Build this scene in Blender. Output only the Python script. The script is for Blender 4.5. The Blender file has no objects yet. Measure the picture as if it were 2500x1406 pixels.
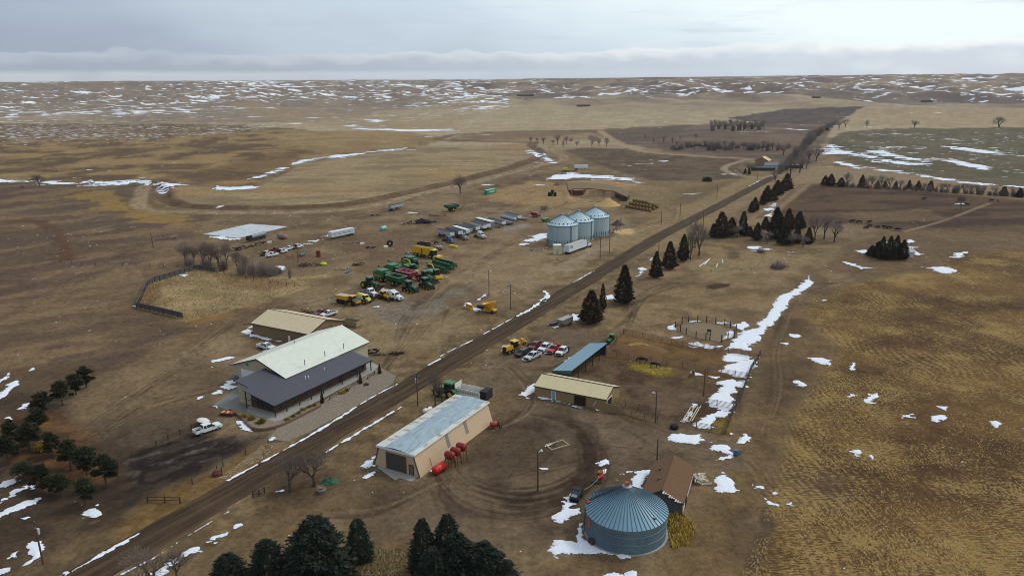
import bpy, math, random
import numpy as np
from mathutils import Vector, Matrix

# ------------------------------------------------------------------ camera, sky, sun, exposure
S = bpy.context.scene
C = S.collection
CAMH, FPX, PITCH, ROLL = 72.0, 1850.0, math.radians(15.07), math.radians(0.39)
cam_d = bpy.data.cameras.new('camera'); cam = bpy.data.objects.new('camera', cam_d); C.objects.link(cam)
cam_d.sensor_width = 36.0; cam_d.lens = 36.0 * FPX / 2500.0
cam_d.clip_start = 0.5; cam_d.clip_end = 60000
F_ = np.array([0, math.cos(PITCH), -math.sin(PITCH)])
U0 = np.array([0, math.sin(PITCH), math.cos(PITCH)]); R0 = np.array([1.0, 0, 0])
R_ = math.cos(ROLL) * R0 - math.sin(ROLL) * U0
U_ = math.cos(ROLL) * U0 + math.sin(ROLL) * R0
M = Matrix(((R_[0], U_[0], -F_[0], 0), (R_[1], U_[1], -F_[1], 0), (R_[2], U_[2], -F_[2], CAMH), (0, 0, 0, 1)))
cam.matrix_world = M
S.camera = cam
S.view_settings.view_transform = 'Standard'; S.view_settings.look = 'None'
S.view_settings.exposure = 0.12; S.view_settings.gamma = 1.0
S.cycles.filter_width = 0.95; S.cycles.max_bounces = 4; S.cycles.diffuse_bounces = 2; S.cycles.glossy_bounces = 2; S.cycles.transparent_max_bounces = 4

SUN_EL, SUN_AZ = math.radians(48), math.radians(62)      # azimuth clockwise from +Y (the way the camera looks)
sd = bpy.data.lights.new('sun', 'SUN'); sun = bpy.data.objects.new('sun', sd); C.objects.link(sun)
sd.energy = 1.25; sd.angle = math.radians(14); sd.color = (1.0, 0.97, 0.92)
sdir = Vector((math.sin(SUN_AZ) * math.cos(SUN_EL), math.cos(SUN_AZ) * math.cos(SUN_EL), math.sin(SUN_EL)))
sun.rotation_euler = sdir.to_track_quat('Z', 'Y').to_euler(); sun.location = (60, 60, 300)


def lin(c):
    c = np.asarray(c, float) / 255.0
    return np.where(c <= 0.04045, c / 12.92, ((c + 0.055) / 1.055) ** 2.4)


class NT:
    """small helper to write node trees"""
    def __init__(s, tree): s.t = tree; s.n = tree.nodes; s.l = tree.links
    def node(s, typ, **kw):
        n = s.n.new(typ)
        for k, v in kw.items(): setattr(n, k, v)
        return n
    def put(s, sock, v):
        if isinstance(v, bpy.types.NodeSocket): s.l.new(v, sock)
        else: sock.default_value = v
    def math(s, op, a, b=0.0, c=0.0, clamp=False):
        n = s.node('ShaderNodeMath', operation=op); n.use_clamp = clamp
        for i, v in enumerate((a, b, c)): s.put(n.inputs[i], v)
        return n.outputs[0]
    def step(s, v, lo, hi, a=0.0, b=1.0):
        n = s.node('ShaderNodeMapRange', interpolation_type='SMOOTHSTEP')
        for i, q in enumerate((v, lo, hi, a, b)): s.put(n.inputs[i], q)
        return n.outputs[0]
    def mix(s, f, a, b, mode='MIX'):
        n = s.node('ShaderNodeMix', data_type='RGBA', blend_type=mode)
        s.put(n.inputs[0], f)
        for i, v in ((6, a), (7, b)): s.put(n.inputs[i], v if isinstance(v, bpy.types.NodeSocket) else (*[float(q) for q in v], 1))
        return n.outputs[2]
    def noise(s, vec, scale, detail=3.0, rough=0.55, dim='3D'):
        n = s.node('ShaderNodeTexNoise', noise_dimensions=dim)
        if vec is not None: s.l.new(vec, n.inputs['Vector'])
        n.inputs['Scale'].default_value = scale; n.inputs['Detail'].default_value = detail; n.inputs['Roughness'].default_value = rough
        return n.outputs[0]
    def scale(s, vec, sx, sy, sz):
        n = s.node('ShaderNodeVectorMath', operation='MULTIPLY'); s.l.new(vec, n.inputs[0]); n.inputs[1].default_value = (sx, sy, sz)
        return n.outputs[0]


W = bpy.data.worlds.new('World'); S.world = W; W.use_nodes = True
w = NT(W.node_tree); w.n.clear()
sky = w.node('ShaderNodeTexSky', sky_type='NISHITA'); sky.sun_disc = False
sky.sun_elevation = SUN_EL; sky.sun_rotation = SUN_AZ; sky.altitude = 900
tc = w.node('ShaderNodeTexCoord'); d = tc.outputs['Generated']
sx = w.node('ShaderNodeSeparateXYZ'); w.l.new(d, sx.inputs[0])
el = w.math('MULTIPLY', w.math('ARCSINE', sx.outputs[2]), 57.2958)            # degrees above the horizon
az = w.math('MULTIPLY', w.math('ARCTAN2', sx.outputs[0], sx.outputs[1]), 57.2958)
cv = w.node('ShaderNodeCombineXYZ'); w.put(cv.inputs[0], w.math('MULTIPLY', az, 1.0)); w.put(cv.inputs[1], w.math('MULTIPLY', el, 1.0))
azv = cv.outputs[0]
# high overcast: grey-blue on the left, thinner and brighter towards the right
n1 = w.noise(w.scale(azv, 0.05, 0.16, 1), 1.0, 3)
n2 = w.noise(w.scale(azv, 0.10, 0.9, 1), 1.0, 3)
brt = w.math('ADD', az, w.math('ADD', w.math('MULTIPLY', w.math('SUBTRACT', n1, 0.5), 42), w.math('MULTIPLY', w.math('SUBTRACT', w.math('MINIMUM', el, 9), 5), 3.2)))
upper = w.mix(w.step(brt, -38, 2), lin((156, 167, 186)), lin((206, 220, 232)))
upper = w.mix(w.step(brt, -6, 20), upper, lin((238, 249, 251)))
upper = w.mix(w.math('MULTIPLY', w.step(n2, 0.52, 0.72), 0.35), upper, lin((172, 186, 206)))
# the low bank of stratus along the horizon
wob = w.noise(w.scale(azv, 0.09, 0.0, 1), 1.0, 2, 0.45)
puff = w.noise(w.scale(azv, 0.34, 0.9, 1), 1.0, 5, 0.55)
bil = w.math('ABSOLUTE', w.math('SUBTRACT', w.noise(w.scale(azv, 0.26, 0.25, 1), 1.0, 3, 0.5), 0.5))
top = w.math('ADD', 1.55, w.math('MULTIPLY', wob, 1.3))
top = w.math('ADD', top, w.math('MULTIPLY', w.math('SUBTRACT', puff, 0.5), 0.9))
top = w.math('SUBTRACT', top, w.math('MULTIPLY', bil, -1.6))
top = w.math('ADD', top, w.math('MULTIPLY', az, 0.008))
below = w.math('SUBTRACT', top, el)                                              # degrees under the cloud top
bank = w.step(below, -0.05, 0.16)
lit = w.mix(w.step(az, -30, 25), lin((184, 192, 206)), lin((242, 245, 246)))
dark = w.mix(w.step(az, -30, 25), lin((160, 170, 186)), lin((196, 205, 219)))
shade = w.step(w.math('ADD', below, w.math('MULTIPLY', w.math('SUBTRACT', puff, 0.5), 0.5)), 0.05, 0.95)
bankc = w.mix(shade, lit, dark)
base = w.math('ADD', 0.95, w.math('MULTIPLY', w.math('SUBTRACT', wob, 0.5), 0.3))
gap = w.mix(w.step(az, -34, 0), lin((200, 205, 212)), lin((198, 208, 222)))
bankc = w.mix(w.step(el, w.math('SUBTRACT', base, 0.25), w.math('ADD', base, 0.15)), gap, bankc)
clouds = w.mix(w.math('MULTIPLY', bank, w.step(w.noise(w.scale(azv, 0.12, 0.3, 1), 1.0, 3), 0.30, 0.55, 0.35, 0.85)), upper, bankc)
sk = w.node('ShaderNodeVectorMath', operation='SCALE'); w.l.new(sky.outputs[0], sk.inputs[0]); sk.inputs[3].default_value = 0.10
skyc = w.mix(0.92, sk.outputs[0], clouds)
bg = w.node('ShaderNodeBackground'); w.l.new(skyc, bg.inputs[0]); bg.inputs[1].default_value = 1.0
wo = w.node('ShaderNodeOutputWorld'); w.l.new(bg.outputs[0], wo.inputs[0])

# ------------------------------------------------------------------ noise, terrain and photo-to-ground mapping
rng = np.random.default_rng(7); random.seed(7)


def _hash(ix, iy, seed):
    h = (ix.astype(np.int64) * 374761393 + iy.astype(np.int64) * 668265263 + seed * 1442695041) & 0xFFFFFFFF
    h = ((h ^ (h >> 13)) * 1274126177) & 0xFFFFFFFF
    return ((h ^ (h >> 16)) & 0xFFFF) / 65535.0


def vnoise(x, y, seed=0):
    x = np.asarray(x, float); y = np.asarray(y, float)
    ix = np.floor(x); iy = np.floor(y); fx = x - ix; fy = y - iy
    fx = fx * fx * fx * (fx * (fx * 6 - 15) + 10); fy = fy * fy * fy * (fy * (fy * 6 - 15) + 10)
    a = _hash(ix, iy, seed); b = _hash(ix + 1, iy, seed); c = _hash(ix, iy + 1, seed); e = _hash(ix + 1, iy + 1, seed)
    return (a + (b - a) * fx) * (1 - fy) + (c + (e - c) * fx) * fy


def fbm(x, y, seed=0, octs=4, gain=0.5):
    s = 0; a = 1; t = 0
    for i in range(octs):
        s = s + a * vnoise(x * 2 ** i + 17.3 * i, y * 2 ** i - 9.1 * i, seed + i); t += a; a *= gain
    return s / t


def sstep(v, lo, hi):
    t = np.clip((v - lo) / (hi - lo), 0, 1); return t * t * (3 - 2 * t)


def flat(x, y, z=0.0):
    """photo pixel (2500 wide) -> point on the level plane z"""
    d = F_ * FPX + R_ * (x - 1250) - U_ * (y - 703); t = (z - CAMH) / d[2]
    return np.array([d[0] * t, d[1] * t, z])


CANAL = [flat(*q)[:2] for q in [(330, 447), (375, 452), (398, 470), (404, 488), (440, 500), (560, 507), (700, 509), (830, 503), (930, 486), (1040, 462), (1150, 436),
                                (1260, 407), (1312, 388), (1318, 372), (1296, 358), (1304, 348)]]
PIT = [flat(*q)[:2] for q in [(1388, 465), (1420, 464), (1460, 465), (1505, 471), (1536, 480), (1532, 490), (1500, 494), (1450, 493), (1396, 488)]]


def d_line(x, y, pts):
    """distance to a polyline"""
    best = np.full(np.shape(x), 1e9)
    for (ax, ay), (bx, by) in zip(pts[:-1], pts[1:]):
        vx, vy = bx - ax, by - ay; L = vx * vx + vy * vy
        t = np.clip(((x - ax) * vx + (y - ay) * vy) / L, 0, 1)
        best = np.minimum(best, np.hypot(x - ax - t * vx, y - ay - t * vy))
    return best


def sd_poly(x, y, pts):
    """signed distance to a polygon, positive inside"""
    inside = np.zeros(np.shape(x), bool); n = len(pts)
    for i in range(n):
        ax, ay = pts[i]; bx, by = pts[(i + 1) % n]
        c = (ay > y) != (by > y)
        xi = ax + (y - ay) * (bx - ax) / ((by - ay) if by != ay else 1e-9)
        inside ^= c & (x < xi)
    dd = d_line(x, y, list(pts) + [pts[0]])
    return np.where(inside, dd, -dd)


def height(x, y):
    x = np.asarray(x, float); y = np.asarray(y, float)
    r = np.hypot(x, y)
    # far plateau and its dissected bluffs
    bend = 900 * (fbm(x / 1500, y / 1500, 11, 3) - 0.5) + 260 * np.sin(x / 900.0)
    ridge = 1 - np.abs(2 * fbm(x / 620, y / 900, 23, 4) - 1)
    ridge2 = 1 - np.abs(2 * fbm(x / 230, y / 330, 29, 3) - 1)
    t = (r + bend - 1900 + 500 * (x < 0) * 0) / 3300
    Sx = sstep(t, 0, 1)
    h = 104 * Sx ** 1.25
    mid = np.clip(4 * Sx * (1 - Sx), 0, 1)
    h = h + mid * (78 * (ridge - 0.72) + 34 * (ridge2 - 0.7)) + 5 * Sx * (fbm(x / 1400, y / 1400, 31, 2) - 0.5) * 2
    h = h + 5 * Sx * np.clip(x / 3000, -1, 1.5)
    # rolling pasture on the left and beyond the canal
    roll = sstep(-x - 60 - 0.12 * y, 0, 120) * sstep(r, 150, 320)
    h = h + roll * 5.0 * (fbm(x / 95, y / 95, 41, 3) - 0.5)
    h = h + sstep(r, 600, 1300) * (1 - Sx) * 9 * (fbm(x / 420, y / 420, 43, 3) - 0.5)
    near = (r > 250) & (r < 900)
    if np.any(near):
        dc = np.full(np.shape(x), 1e3)
        dc[near] = d_line(x[near], y[near], CANAL) if np.ndim(x) else d_line(x, y, CANAL)
        h = h - 1.6 * (1 - sstep(dc, 1.5, 5.0)) + 0.5 * np.exp(-((dc - 8) / 2.2) ** 2)
    pit = (r > 330) & (r < 600) & (x > 20) & (x < 130)
    if np.any(pit):
        dp = np.full(np.shape(x), -1e3); dp[pit] = sd_poly(x[pit], y[pit], PIT)
        h = h - 3.4 * sstep(dp, -0.5, 1.5)
    # grass mound in front of the spruces
    mx, my, _ = flat(960, 1408)
    h = h + 1.6 * np.exp(-(((x - mx) / 9) ** 2 + ((y - my) / 5) ** 2))
    return h


def hz(x, y): return float(height(np.array([x]), np.array([y]))[0])


def at(x, y, up=0.0):
    """photo pixel -> point on the terrain"""
    z = 0.0
    for _ in range(8):
        p = flat(x, y, z); z = 0.5 * z + 0.5 * hz(p[0], p[1]) if p[1] > 0 else 0
    return Vector((p[0], p[1], hz(p[0], p[1]) + up))


def P2(pts): return [tuple(at(*q)[:2]) for q in pts]


def p_many(pts):
    pts = np.array(pts, float); X = np.zeros((len(pts), 2)); z = np.zeros(len(pts))
    d = F_ * FPX + R_ * (pts[:, :1] - 1250) - U_ * (pts[:, 1:2] - 703)
    for _ in range(8):
        t = (z - CAMH) / np.minimum(d[:, 2], -6)
        X = d[:, :2] * t[:, None]; z = 0.5 * z + 0.5 * height(X[:, 0], X[:, 1])
    return X


def P2(pts): return [tuple(q) for q in p_many(pts)]


_flat_ok = {}


def at(x, y, up=0.0):
    p = flat(x, y); rr = math.hypot(p[0], p[1])
    if rr < 600 and -p[0] - 60 - 0.12 * p[1] < 0 and not (300 < rr < 600 and p[0] > 15 and p[0] < 135) and y < 1370:
        z = hz(p[0], p[1])
        if abs(z) < 0.02: return Vector((p[0], p[1], z + up))
    if rr > 1300 or p[1] < 0:                      # far: march along the line of sight to the hillside
        d = F_ * FPX + R_ * (x - 1250) - U_ * (y - 703); d = d / np.linalg.norm(d); s = np.arange(700, 12000, 6.0); X = d[0] * s; Y = d[1] * s
        k = np.argmax(CAMH + d[2] * s < height(X, Y)); return Vector((X[k], Y[k], hz(X[k], Y[k]) + up))
    q = p_many([(x, y)])[0]
    return Vector((q[0], q[1], hz(q[0], q[1]) + up))


# ------------------------------------------------------------------ object helpers
def obj(name, me, parent=None, **props):
    o = bpy.data.objects.new(name, me); C.objects.link(o)
    if parent is not None: o.parent = parent
    for k, v in props.items():
        if v: o[k] = v
    return o


def tag(o, label, cat, group=None, kind=None):
    if label: o['label'] = label
    if cat: o['category'] = cat
    if group: o['group'] = group
    if kind: o['kind'] = kind
    return o


def thing(name, label, cat, loc, rz=0.0, group=None, scale=None):
    o = bpy.data.objects.new(name, None); C.objects.link(o); o.empty_display_size = 0.3
    o.location = loc; o.rotation_euler = (0, 0, rz)
    if scale: o.scale = (scale,) * 3 if not hasattr(scale, '__len__') else scale
    return tag(o, label, cat, group)


def copy_tree(o, parent=None):
    c = o.copy(); C.objects.link(c)
    if parent is not None: c.parent = parent
    for ch in list(o.children): copy_tree(ch, c)
    return c


class MB:
    """collects boxes, prisms and tubes into one mesh"""
    def __init__(s): s.v = []; s.f = []
    def add(s, vs, fs, mat=None):
        k = len(s.v)
        s.v += [tuple((mat @ Vector(q)) if mat else q) for q in vs]; s.f += [tuple(i + k for i in q) for q in fs]
        return s
    def box(s, x0, x1, y0, y1, z0, z1, mat=None, taper=0.0, ty=None):
        ty = taper if ty is None else ty
        a = [(x0, y0, z0), (x1, y0, z0), (x1, y1, z0), (x0, y1, z0), (x0 + taper, y0 + ty, z1), (x1 - taper, y0 + ty, z1), (x1 - taper, y1 - ty, z1), (x0 + taper, y1 - ty, z1)]
        return s.add(a, [(3, 2, 1, 0), (4, 5, 6, 7), (0, 1, 5, 4), (1, 2, 6, 5), (2, 3, 7, 6), (3, 0, 4, 7)], mat)
    def prism(s, prof, y0, y1, axis='y', mat=None):
        """side profile (x,z) extruded along y (or (y,z) along x)"""
        n = len(prof)
        if axis == 'y': vs = [(a, y0, b) for a, b in prof] + [(a, y1, b) for a, b in prof]
        elif axis == 'x': vs = [(y0, a, b) for a, b in prof] + [(y1, a, b) for a, b in prof]
        else: vs = [(a, b, y0) for a, b in prof] + [(a, b, y1) for a, b in prof]
        area = sum(prof[i][0] * prof[(i + 1) % n][1] - prof[(i + 1) % n][0] * prof[i][1] for i in range(n))
        fs = [tuple(range(n)), tuple(range(2 * n - 1, n - 1, -1))] + [(i, i + n, (i + 1) % n + n, (i + 1) % n) for i in range(n)]
        flip = (area > 0) == (axis in ('x', 'z'))
        if flip: fs = [q[::-1] for q in fs]
        return s.add(vs, fs, mat)
    def tube(s, p0, p1, r0, r1=None, n=8, caps=True):
        r1 = r0 if r1 is None else r1
        p0 = Vector(p0); p1 = Vector(p1); dz = (p1 - p0)
        if dz.length < 1e-6: return s
        dz.normalize(); ax = dz.orthogonal().normalized(); ay = dz.cross(ax)
        vs = []
        for p, r in ((p0, r0), (p1, r1)):
            vs += [tuple(p + ax * (r * math.cos(6.28319 * i / n)) + ay * (r * math.sin(6.28319 * i / n))) for i in range(n)]
        fs = [(i, (i + 1) % n, (i + 1) % n + n, i + n) for i in range(n)]
        if caps: fs += [tuple(range(n - 1, -1, -1)), tuple(range(n, 2 * n))]
        return s.add(vs, fs)
    def path(s, pts, r, n=6):
        for a, b in zip(pts[:-1], pts[1:]): s.tube(a, b, r, r, n)
        return s
    def lathe(s, prof, n=24, mat=None):
        """(radius, z) profile turned about z"""
        vs = []; m = len(prof)
        for i in range(n):
            a = 6.2831853 * i / n; vs += [(r * math.cos(a), r * math.sin(a), z) for r, z in prof]
        fs = [(i * m + j, ((i + 1) % n) * m + j, ((i + 1) % n) * m + j + 1, i * m + j + 1) for i in range(n) for j in range(m - 1)]
        return s.add(vs, fs, mat)
    def loft(s, sections, mat=None, cap=True):
        """list of equal length rings"""
        n = len(sections[0]); vs = [q for r in sections for q in r]
        fs = [(k * n + i, k * n + (i + 1) % n, (k + 1) * n + (i + 1) % n, (k + 1) * n + i) for k in range(len(sections) - 1) for i in range(n)]
        if cap: fs += [tuple(range(n - 1, -1, -1)), tuple((len(sections) - 1) * n + i for i in range(n))]
        return s.add(vs, fs, mat)
    def quad(s, a, b, c, d): return s.add([a, b, c, d], [(0, 1, 2, 3)])
    def mesh(s, name, mat, smooth=False):
        me = bpy.data.meshes.new(name); me.from_pydata(s.v, [], s.f); me.update()
        if mat is not None: me.materials.append(mat)
        if smooth: me.polygons.foreach_set('use_smooth', np.ones(len(me.polygons), bool))
        return me
    def build(s, name, mat, parent=None, smooth=False, **props):
        return obj(name, s.mesh(name, mat, smooth), parent, **props)


def np_mesh(name, verts, faces, mat, smooth=True):
    """verts (n,3), faces (m,4) or (m,3)"""
    me = bpy.data.meshes.new(name); n, k = len(verts), faces.shape[1]
    me.vertices.add(n); me.vertices.foreach_set('co', np.ascontiguousarray(verts, np.float32).ravel())
    me.loops.add(faces.size); me.loops.foreach_set('vertex_index', np.ascontiguousarray(faces, np.int32).ravel())
    me.polygons.add(len(faces)); me.polygons.foreach_set('loop_start', np.arange(0, faces.size, k, dtype=np.int32))
    me.polygons.foreach_set('use_smooth', np.full(len(faces), smooth))
    me.materials.append(mat); me.update(calc_edges=True)
    return me


def RZ(a): return Matrix.Rotation(a, 4, 'Z')


# ------------------------------------------------------------------ materials
_m = {}


def mat(name, col, rough=0.7, metal=0.0, var=0.15, vs=1.2, dirt=0.0, spec=0.3, bump=0.0, stretch=(1, 1, 1)):
    """plain painted or weathered surface; var = tone variation, dirt = soiling towards dusty brown in patches"""
    if name in _m: return _m[name]
    m = bpy.data.materials.new(name); m.use_nodes = True; t = NT(m.node_tree)
    b = t.n['Principled BSDF']; tc = t.node('ShaderNodeTexCoord'); v = t.scale(tc.outputs['Object'], *stretch)
    n = t.noise(v, vs, 4, 0.6); base = lin(col)
    c = t.mix(n, base * (1 - var), np.minimum(base * (1 + var), 1))
    if dirt > 0:
        n2 = t.noise(v, vs * 2.3, 5, 0.65)
        c = t.mix(t.math('MULTIPLY', t.step(n2, 0.45, 0.75), dirt), c, lin((110, 92, 70)))
    t.l.new(c, b.inputs['Base Color']); b.inputs['Roughness'].default_value = rough; b.inputs['Metallic'].default_value = metal
    b.inputs['Specular IOR Level'].default_value = spec
    if bump:
        bn = t.node('ShaderNodeBump'); bn.inputs['Strength'].default_value = bump; bn.inputs['Distance'].default_value = 0.05
        t.l.new(n, bn.inputs['Height']); t.l.new(bn.outputs[0], b.inputs['Normal'])
    _m[name] = m
    return m


def ribbed(name, col, axis=0, pitch=0.3, depth=0.35, rough=0.5, metal=0.0, var=0.12, stains=None, amt=0.0, bump=0.5, vs=0.6, stretch=(1, 1, 1), line=None):
    """sheet metal: ribs across one object axis, tone variation and weather stains"""
    if name in _m: return _m[name]
    m = bpy.data.materials.new(name); m.use_nodes = True; t = NT(m.node_tree)
    b = t.n['Principled BSDF']; tc = t.node('ShaderNodeTexCoord'); o = tc.outputs['Object']
    sp = t.node('ShaderNodeSeparateXYZ'); t.l.new(o, sp.inputs[0])
    co = t.math('ADD', sp.outputs[0], sp.outputs[1]) if axis == 3 else sp.outputs[axis]
    ph = t.math('FRACT', t.math('DIVIDE', co, pitch))
    rib = t.math('MULTIPLY', t.step(t.math('ABSOLUTE', t.math('SUBTRACT', ph, 0.5)), 0.5 - depth, 0.5), 1.0)
    n = t.noise(t.scale(o, *stretch), vs, 4, 0.6); base = lin(col)
    c = t.mix(n, base * (1 - var), np.minimum(base * (1 + var), 1))
    if line is not None: c = t.mix(t.math('MULTIPLY', rib, line[1]), c, lin(line[0]))
    if stains is not None:
        n2 = t.noise(t.scale(o, *stretch), vs * 2.7, 5, 0.65)
        c = t.mix(t.math('MULTIPLY', t.step(n2, 0.45, 0.7), amt), c, lin(stains))
    t.l.new(c, b.inputs['Base Color']); b.inputs['Roughness'].default_value = rough; b.inputs['Metallic'].default_value = metal
    bn = t.node('ShaderNodeBump'); bn.inputs['Strength'].default_value = bump; bn.inputs['Distance'].default_value = 0.04
    t.l.new(rib, bn.inputs['Height']); t.l.new(bn.outputs[0], b.inputs['Normal'])
    _m[name] = m
    return m


# ------------------------------------------------------------------ ground
def ring_grid():
    th = np.concatenate([np.radians(np.arange(-180, -50, 4)), np.radians(np.arange(-50, -37, 0.5)), np.radians(np.arange(-37, 37.01, 0.085)),
                         np.radians(np.arange(37.5, 50, 0.5)), np.radians(np.arange(50, 181, 4))])
    dep = np.radians(np.arange(45, 1.9, -0.075)); r = [8, 20, 40, 55, 65]; r += list(72 / np.tan(dep))
    while r[-1] < 6600: r.append(r[-1] + 22)
    while r[-1] < 30000: r.append(r[-1] * 1.12)
    return th, np.array(r)


TH, RR = ring_grid()
TT, RG = np.meshgrid(TH, RR)
GX = (np.sin(TT) * RG).ravel(); GY = (np.cos(TT) * RG).ravel()
GZ = height(GX, GY)
GR = RG.ravel()
nr, nth = len(RR), len(TH)
NF = {}


def nf(key, fn):
    if key not in NF: NF[key] = fn()
    return NF[key]


n_big = fbm(GX / 60, GY / 60, 51, 4); n_mid = fbm(GX / 14, GY / 14, 52, 4); n_fine = fbm(GX / 3.1, GY / 3.1, 53, 3)
n_str = fbm(GX / 30, GY / 7, 54, 4); n_wide = fbm(GX / 240, GY / 240, 55, 4)
COL = np.zeros((len(GX), 3)); SNOW = np.full(len(GX), -1.0)


def paint(mask, col, amt=1.0):
    c = lin(col) if np.ndim(col) == 1 and len(col) == 3 else col
    k = np.clip(mask * amt, 0, 1)[:, None]; COL[:] = COL * (1 - k) + c * k


def region(pts, soft=2.0, wob=2.0, world=False):
    """soft mask of a polygon given in photo pixels, its edge broken up by noise"""
    W_ = pts if world else P2(pts); a = np.array(W_); mrg = soft * 3 + wob * 3 + 2
    sel = np.where((GX > a[:, 0].min() - mrg) & (GX < a[:, 0].max() + mrg) & (GY > a[:, 1].min() - mrg) & (GY < a[:, 1].max() + mrg))[0]
    m = np.zeros(len(GX))
    if len(sel): m[sel] = sstep(sd_poly(GX[sel], GY[sel], W_) + wob * 2 * (n_mid[sel] - 0.5) + wob * (n_fine[sel] - 0.5), -soft, soft)
    return m


def smooth(pts, k=6):
    p = [np.array(q, float) for q in pts]
    if len(p) < 3: return pts
    p = [2 * p[0] - p[1]] + p + [2 * p[-1] - p[-2]]; out = []
    for i in range(1, len(p) - 2):
        for t in np.arange(k) / k:
            out.append(tuple(0.5 * (2 * p[i] + (p[i + 1] - p[i - 1]) * t + (2 * p[i - 1] - 5 * p[i] + 4 * p[i + 1] - p[i + 2]) * t * t + (3 * p[i] - p[i - 1] - 3 * p[i + 1] + p[i + 2]) * t ** 3)))
    return out + [tuple(p[-2])]


def band(pts, half, soft=1.0, wob=0.6, world=False):
    W_ = pts if world else P2(smooth(pts)); a = np.array(W_); mrg = half + soft * 3 + wob * 3
    sel = np.where((GX > a[:, 0].min() - mrg) & (GX < a[:, 0].max() + mrg) & (GY > a[:, 1].min() - mrg) & (GY < a[:, 1].max() + mrg))[0]
    m = np.zeros(len(GX))
    if len(sel): m[sel] = 1 - sstep(d_line(GX[sel], GY[sel], W_) + wob * 2 * (n_mid[sel] - 0.5) + wob * (n_fine[sel] - 0.5), half - soft, half + soft)
    return m


def two(a, b, n, lo=0.35, hi=0.65): return lin(a) + (lin(b) - lin(a)) * sstep(n, lo, hi)[:, None]


paint(np.ones(len(GX)), two((104, 86, 64), (122, 104, 78), n_mid))
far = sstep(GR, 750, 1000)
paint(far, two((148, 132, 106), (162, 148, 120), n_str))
hill = sstep(GR + 700 * (n_wide - 0.5), 2000, 2900)
paint(hill, two((124, 108, 96), (158, 140, 118), fbm(GX / 300, GY / 300, 61, 4), 0.38, 0.62))
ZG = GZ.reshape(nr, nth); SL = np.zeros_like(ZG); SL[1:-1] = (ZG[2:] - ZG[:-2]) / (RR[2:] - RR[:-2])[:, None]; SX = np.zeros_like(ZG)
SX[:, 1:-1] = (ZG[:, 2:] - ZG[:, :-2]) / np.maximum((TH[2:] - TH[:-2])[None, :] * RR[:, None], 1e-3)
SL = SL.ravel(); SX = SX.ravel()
paint(hill * sstep(SL, 0.03, 0.13), two((94, 80, 74), (118, 102, 90), n_str), 0.85)  # relief shading put into the colour: steep slopes darker, overcast light leaves them flat
paint(hill * sstep(-SL, 0.0, 0.06), (150, 134, 114), 0.5)  # slopes falling away painted lighter, part of the same relief shading
hv_ = fbm(GX / 170, GY / 240, 62, 4); paint(hill * sstep(hv_, 0.52, 0.64), (98, 84, 78), 0.6); paint(hill * sstep(hv_, 0.46, 0.36), (160, 142, 118), 0.5)  # dark and light noise blotches painted in to suggest relief
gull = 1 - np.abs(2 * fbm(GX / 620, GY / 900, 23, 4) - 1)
paint(hill * sstep(0.82 - gull, 0.0, 0.25), (94, 84, 80), 0.7)  # gullies painted darker as relief shade, doubling as brush cover
# far left rolling ground, purple grey
paint(region([(-400, 198), (1000, 200), (1150, 240), (950, 270), (820, 296), (700, 300), (-400, 300)], 60, 60), two((118, 104, 94), (138, 122, 104), n_str), 0.85)
paint(region([(-400, 268), (210, 282), (230, 296), (-400, 302)], 15, 20), (150, 132, 110), 0.8)
paint(region([(560, 250), (700, 260), (1000, 290), (1100, 316), (820, 310), (640, 292)], 20, 30), (146, 126, 96), 0.6)
# golden grazing land beyond the creek
gold = region([(-400, 302), (500, 303), (760, 320), (1000, 323), (1085, 338), (1010, 362), (740, 392), (600, 450), (330, 440), (-400, 440)], 4, 8)
paint(gold, two((92, 74, 54), (140, 117, 80), fbm(GX / 36 + GY / 300, GY / 34, 62, 5, 0.62), 0.36, 0.64))
paint(region([(700, 316), (1000, 323), (1090, 338), (990, 362), (800, 376), (640, 350)], 10, 14), (146, 124, 88), 0.6)
paint(region([(-400, 302), (420, 302), (620, 306), (400, 330), (-400, 345)], 10, 16), (98, 78, 60), 0.55)
paint(region([(560, 440), (700, 405), (760, 360), (640, 380), (480, 420), (500, 450)], 8, 10), (90, 70, 48), 0.6)
# pale field between creek and canal
pale = region([(420, 455), (520, 462), (640, 455), (740, 395), (1000, 364), (1275, 351), (1315, 386), (1270, 402), (1150, 428), (1000, 478), (820, 500), (600, 505), (450, 500), (415, 480)], 3, 4)
paint(pale, two((124, 108, 82), (146, 128, 98), fbm(GX / 40, GY / 14, 63, 4)))
paint(pale * sstep(n_big, 0.5, 0.7), (150, 120, 78), 0.5)
# left pasture
past = region([(-900, 448), (330, 445), (400, 470), (330, 505), (420, 520), (520, 522), (480, 570), (440, 640), (380, 670), (330, 750), (460, 790), (560, 800), (380, 900), (200, 960), (-100, 1090), (-900, 1200)], 6, 8)
paint(past, two((92, 76, 60), (116, 96, 72), fbm((GX + GY) / 60, (GX - GY) / 22, 64, 4)))
paint(past * sstep(fbm((GX + GY) / 40, (GX - GY) / 16, 65, 4), 0.53, 0.66), (84, 68, 60), 0.8)
paint(region([(160, 478), (260, 462), (300, 490), (330, 510), (420, 522), (470, 530), (440, 545), (330, 545), (300, 515), (200, 512), (250, 495)], 3, 8), (146, 118, 62), 0.6)
paint(band([(-40, 545), (80, 540), (140, 565), (150, 585), (165, 630), (140, 640)], 2.5, 2, 3), (86, 62, 44), 0.8)
paint(region([(360, 580), (440, 590), (560, 610), (540, 650), (360, 660)], 5, 8), (126, 104, 76), 0.4)
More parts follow.
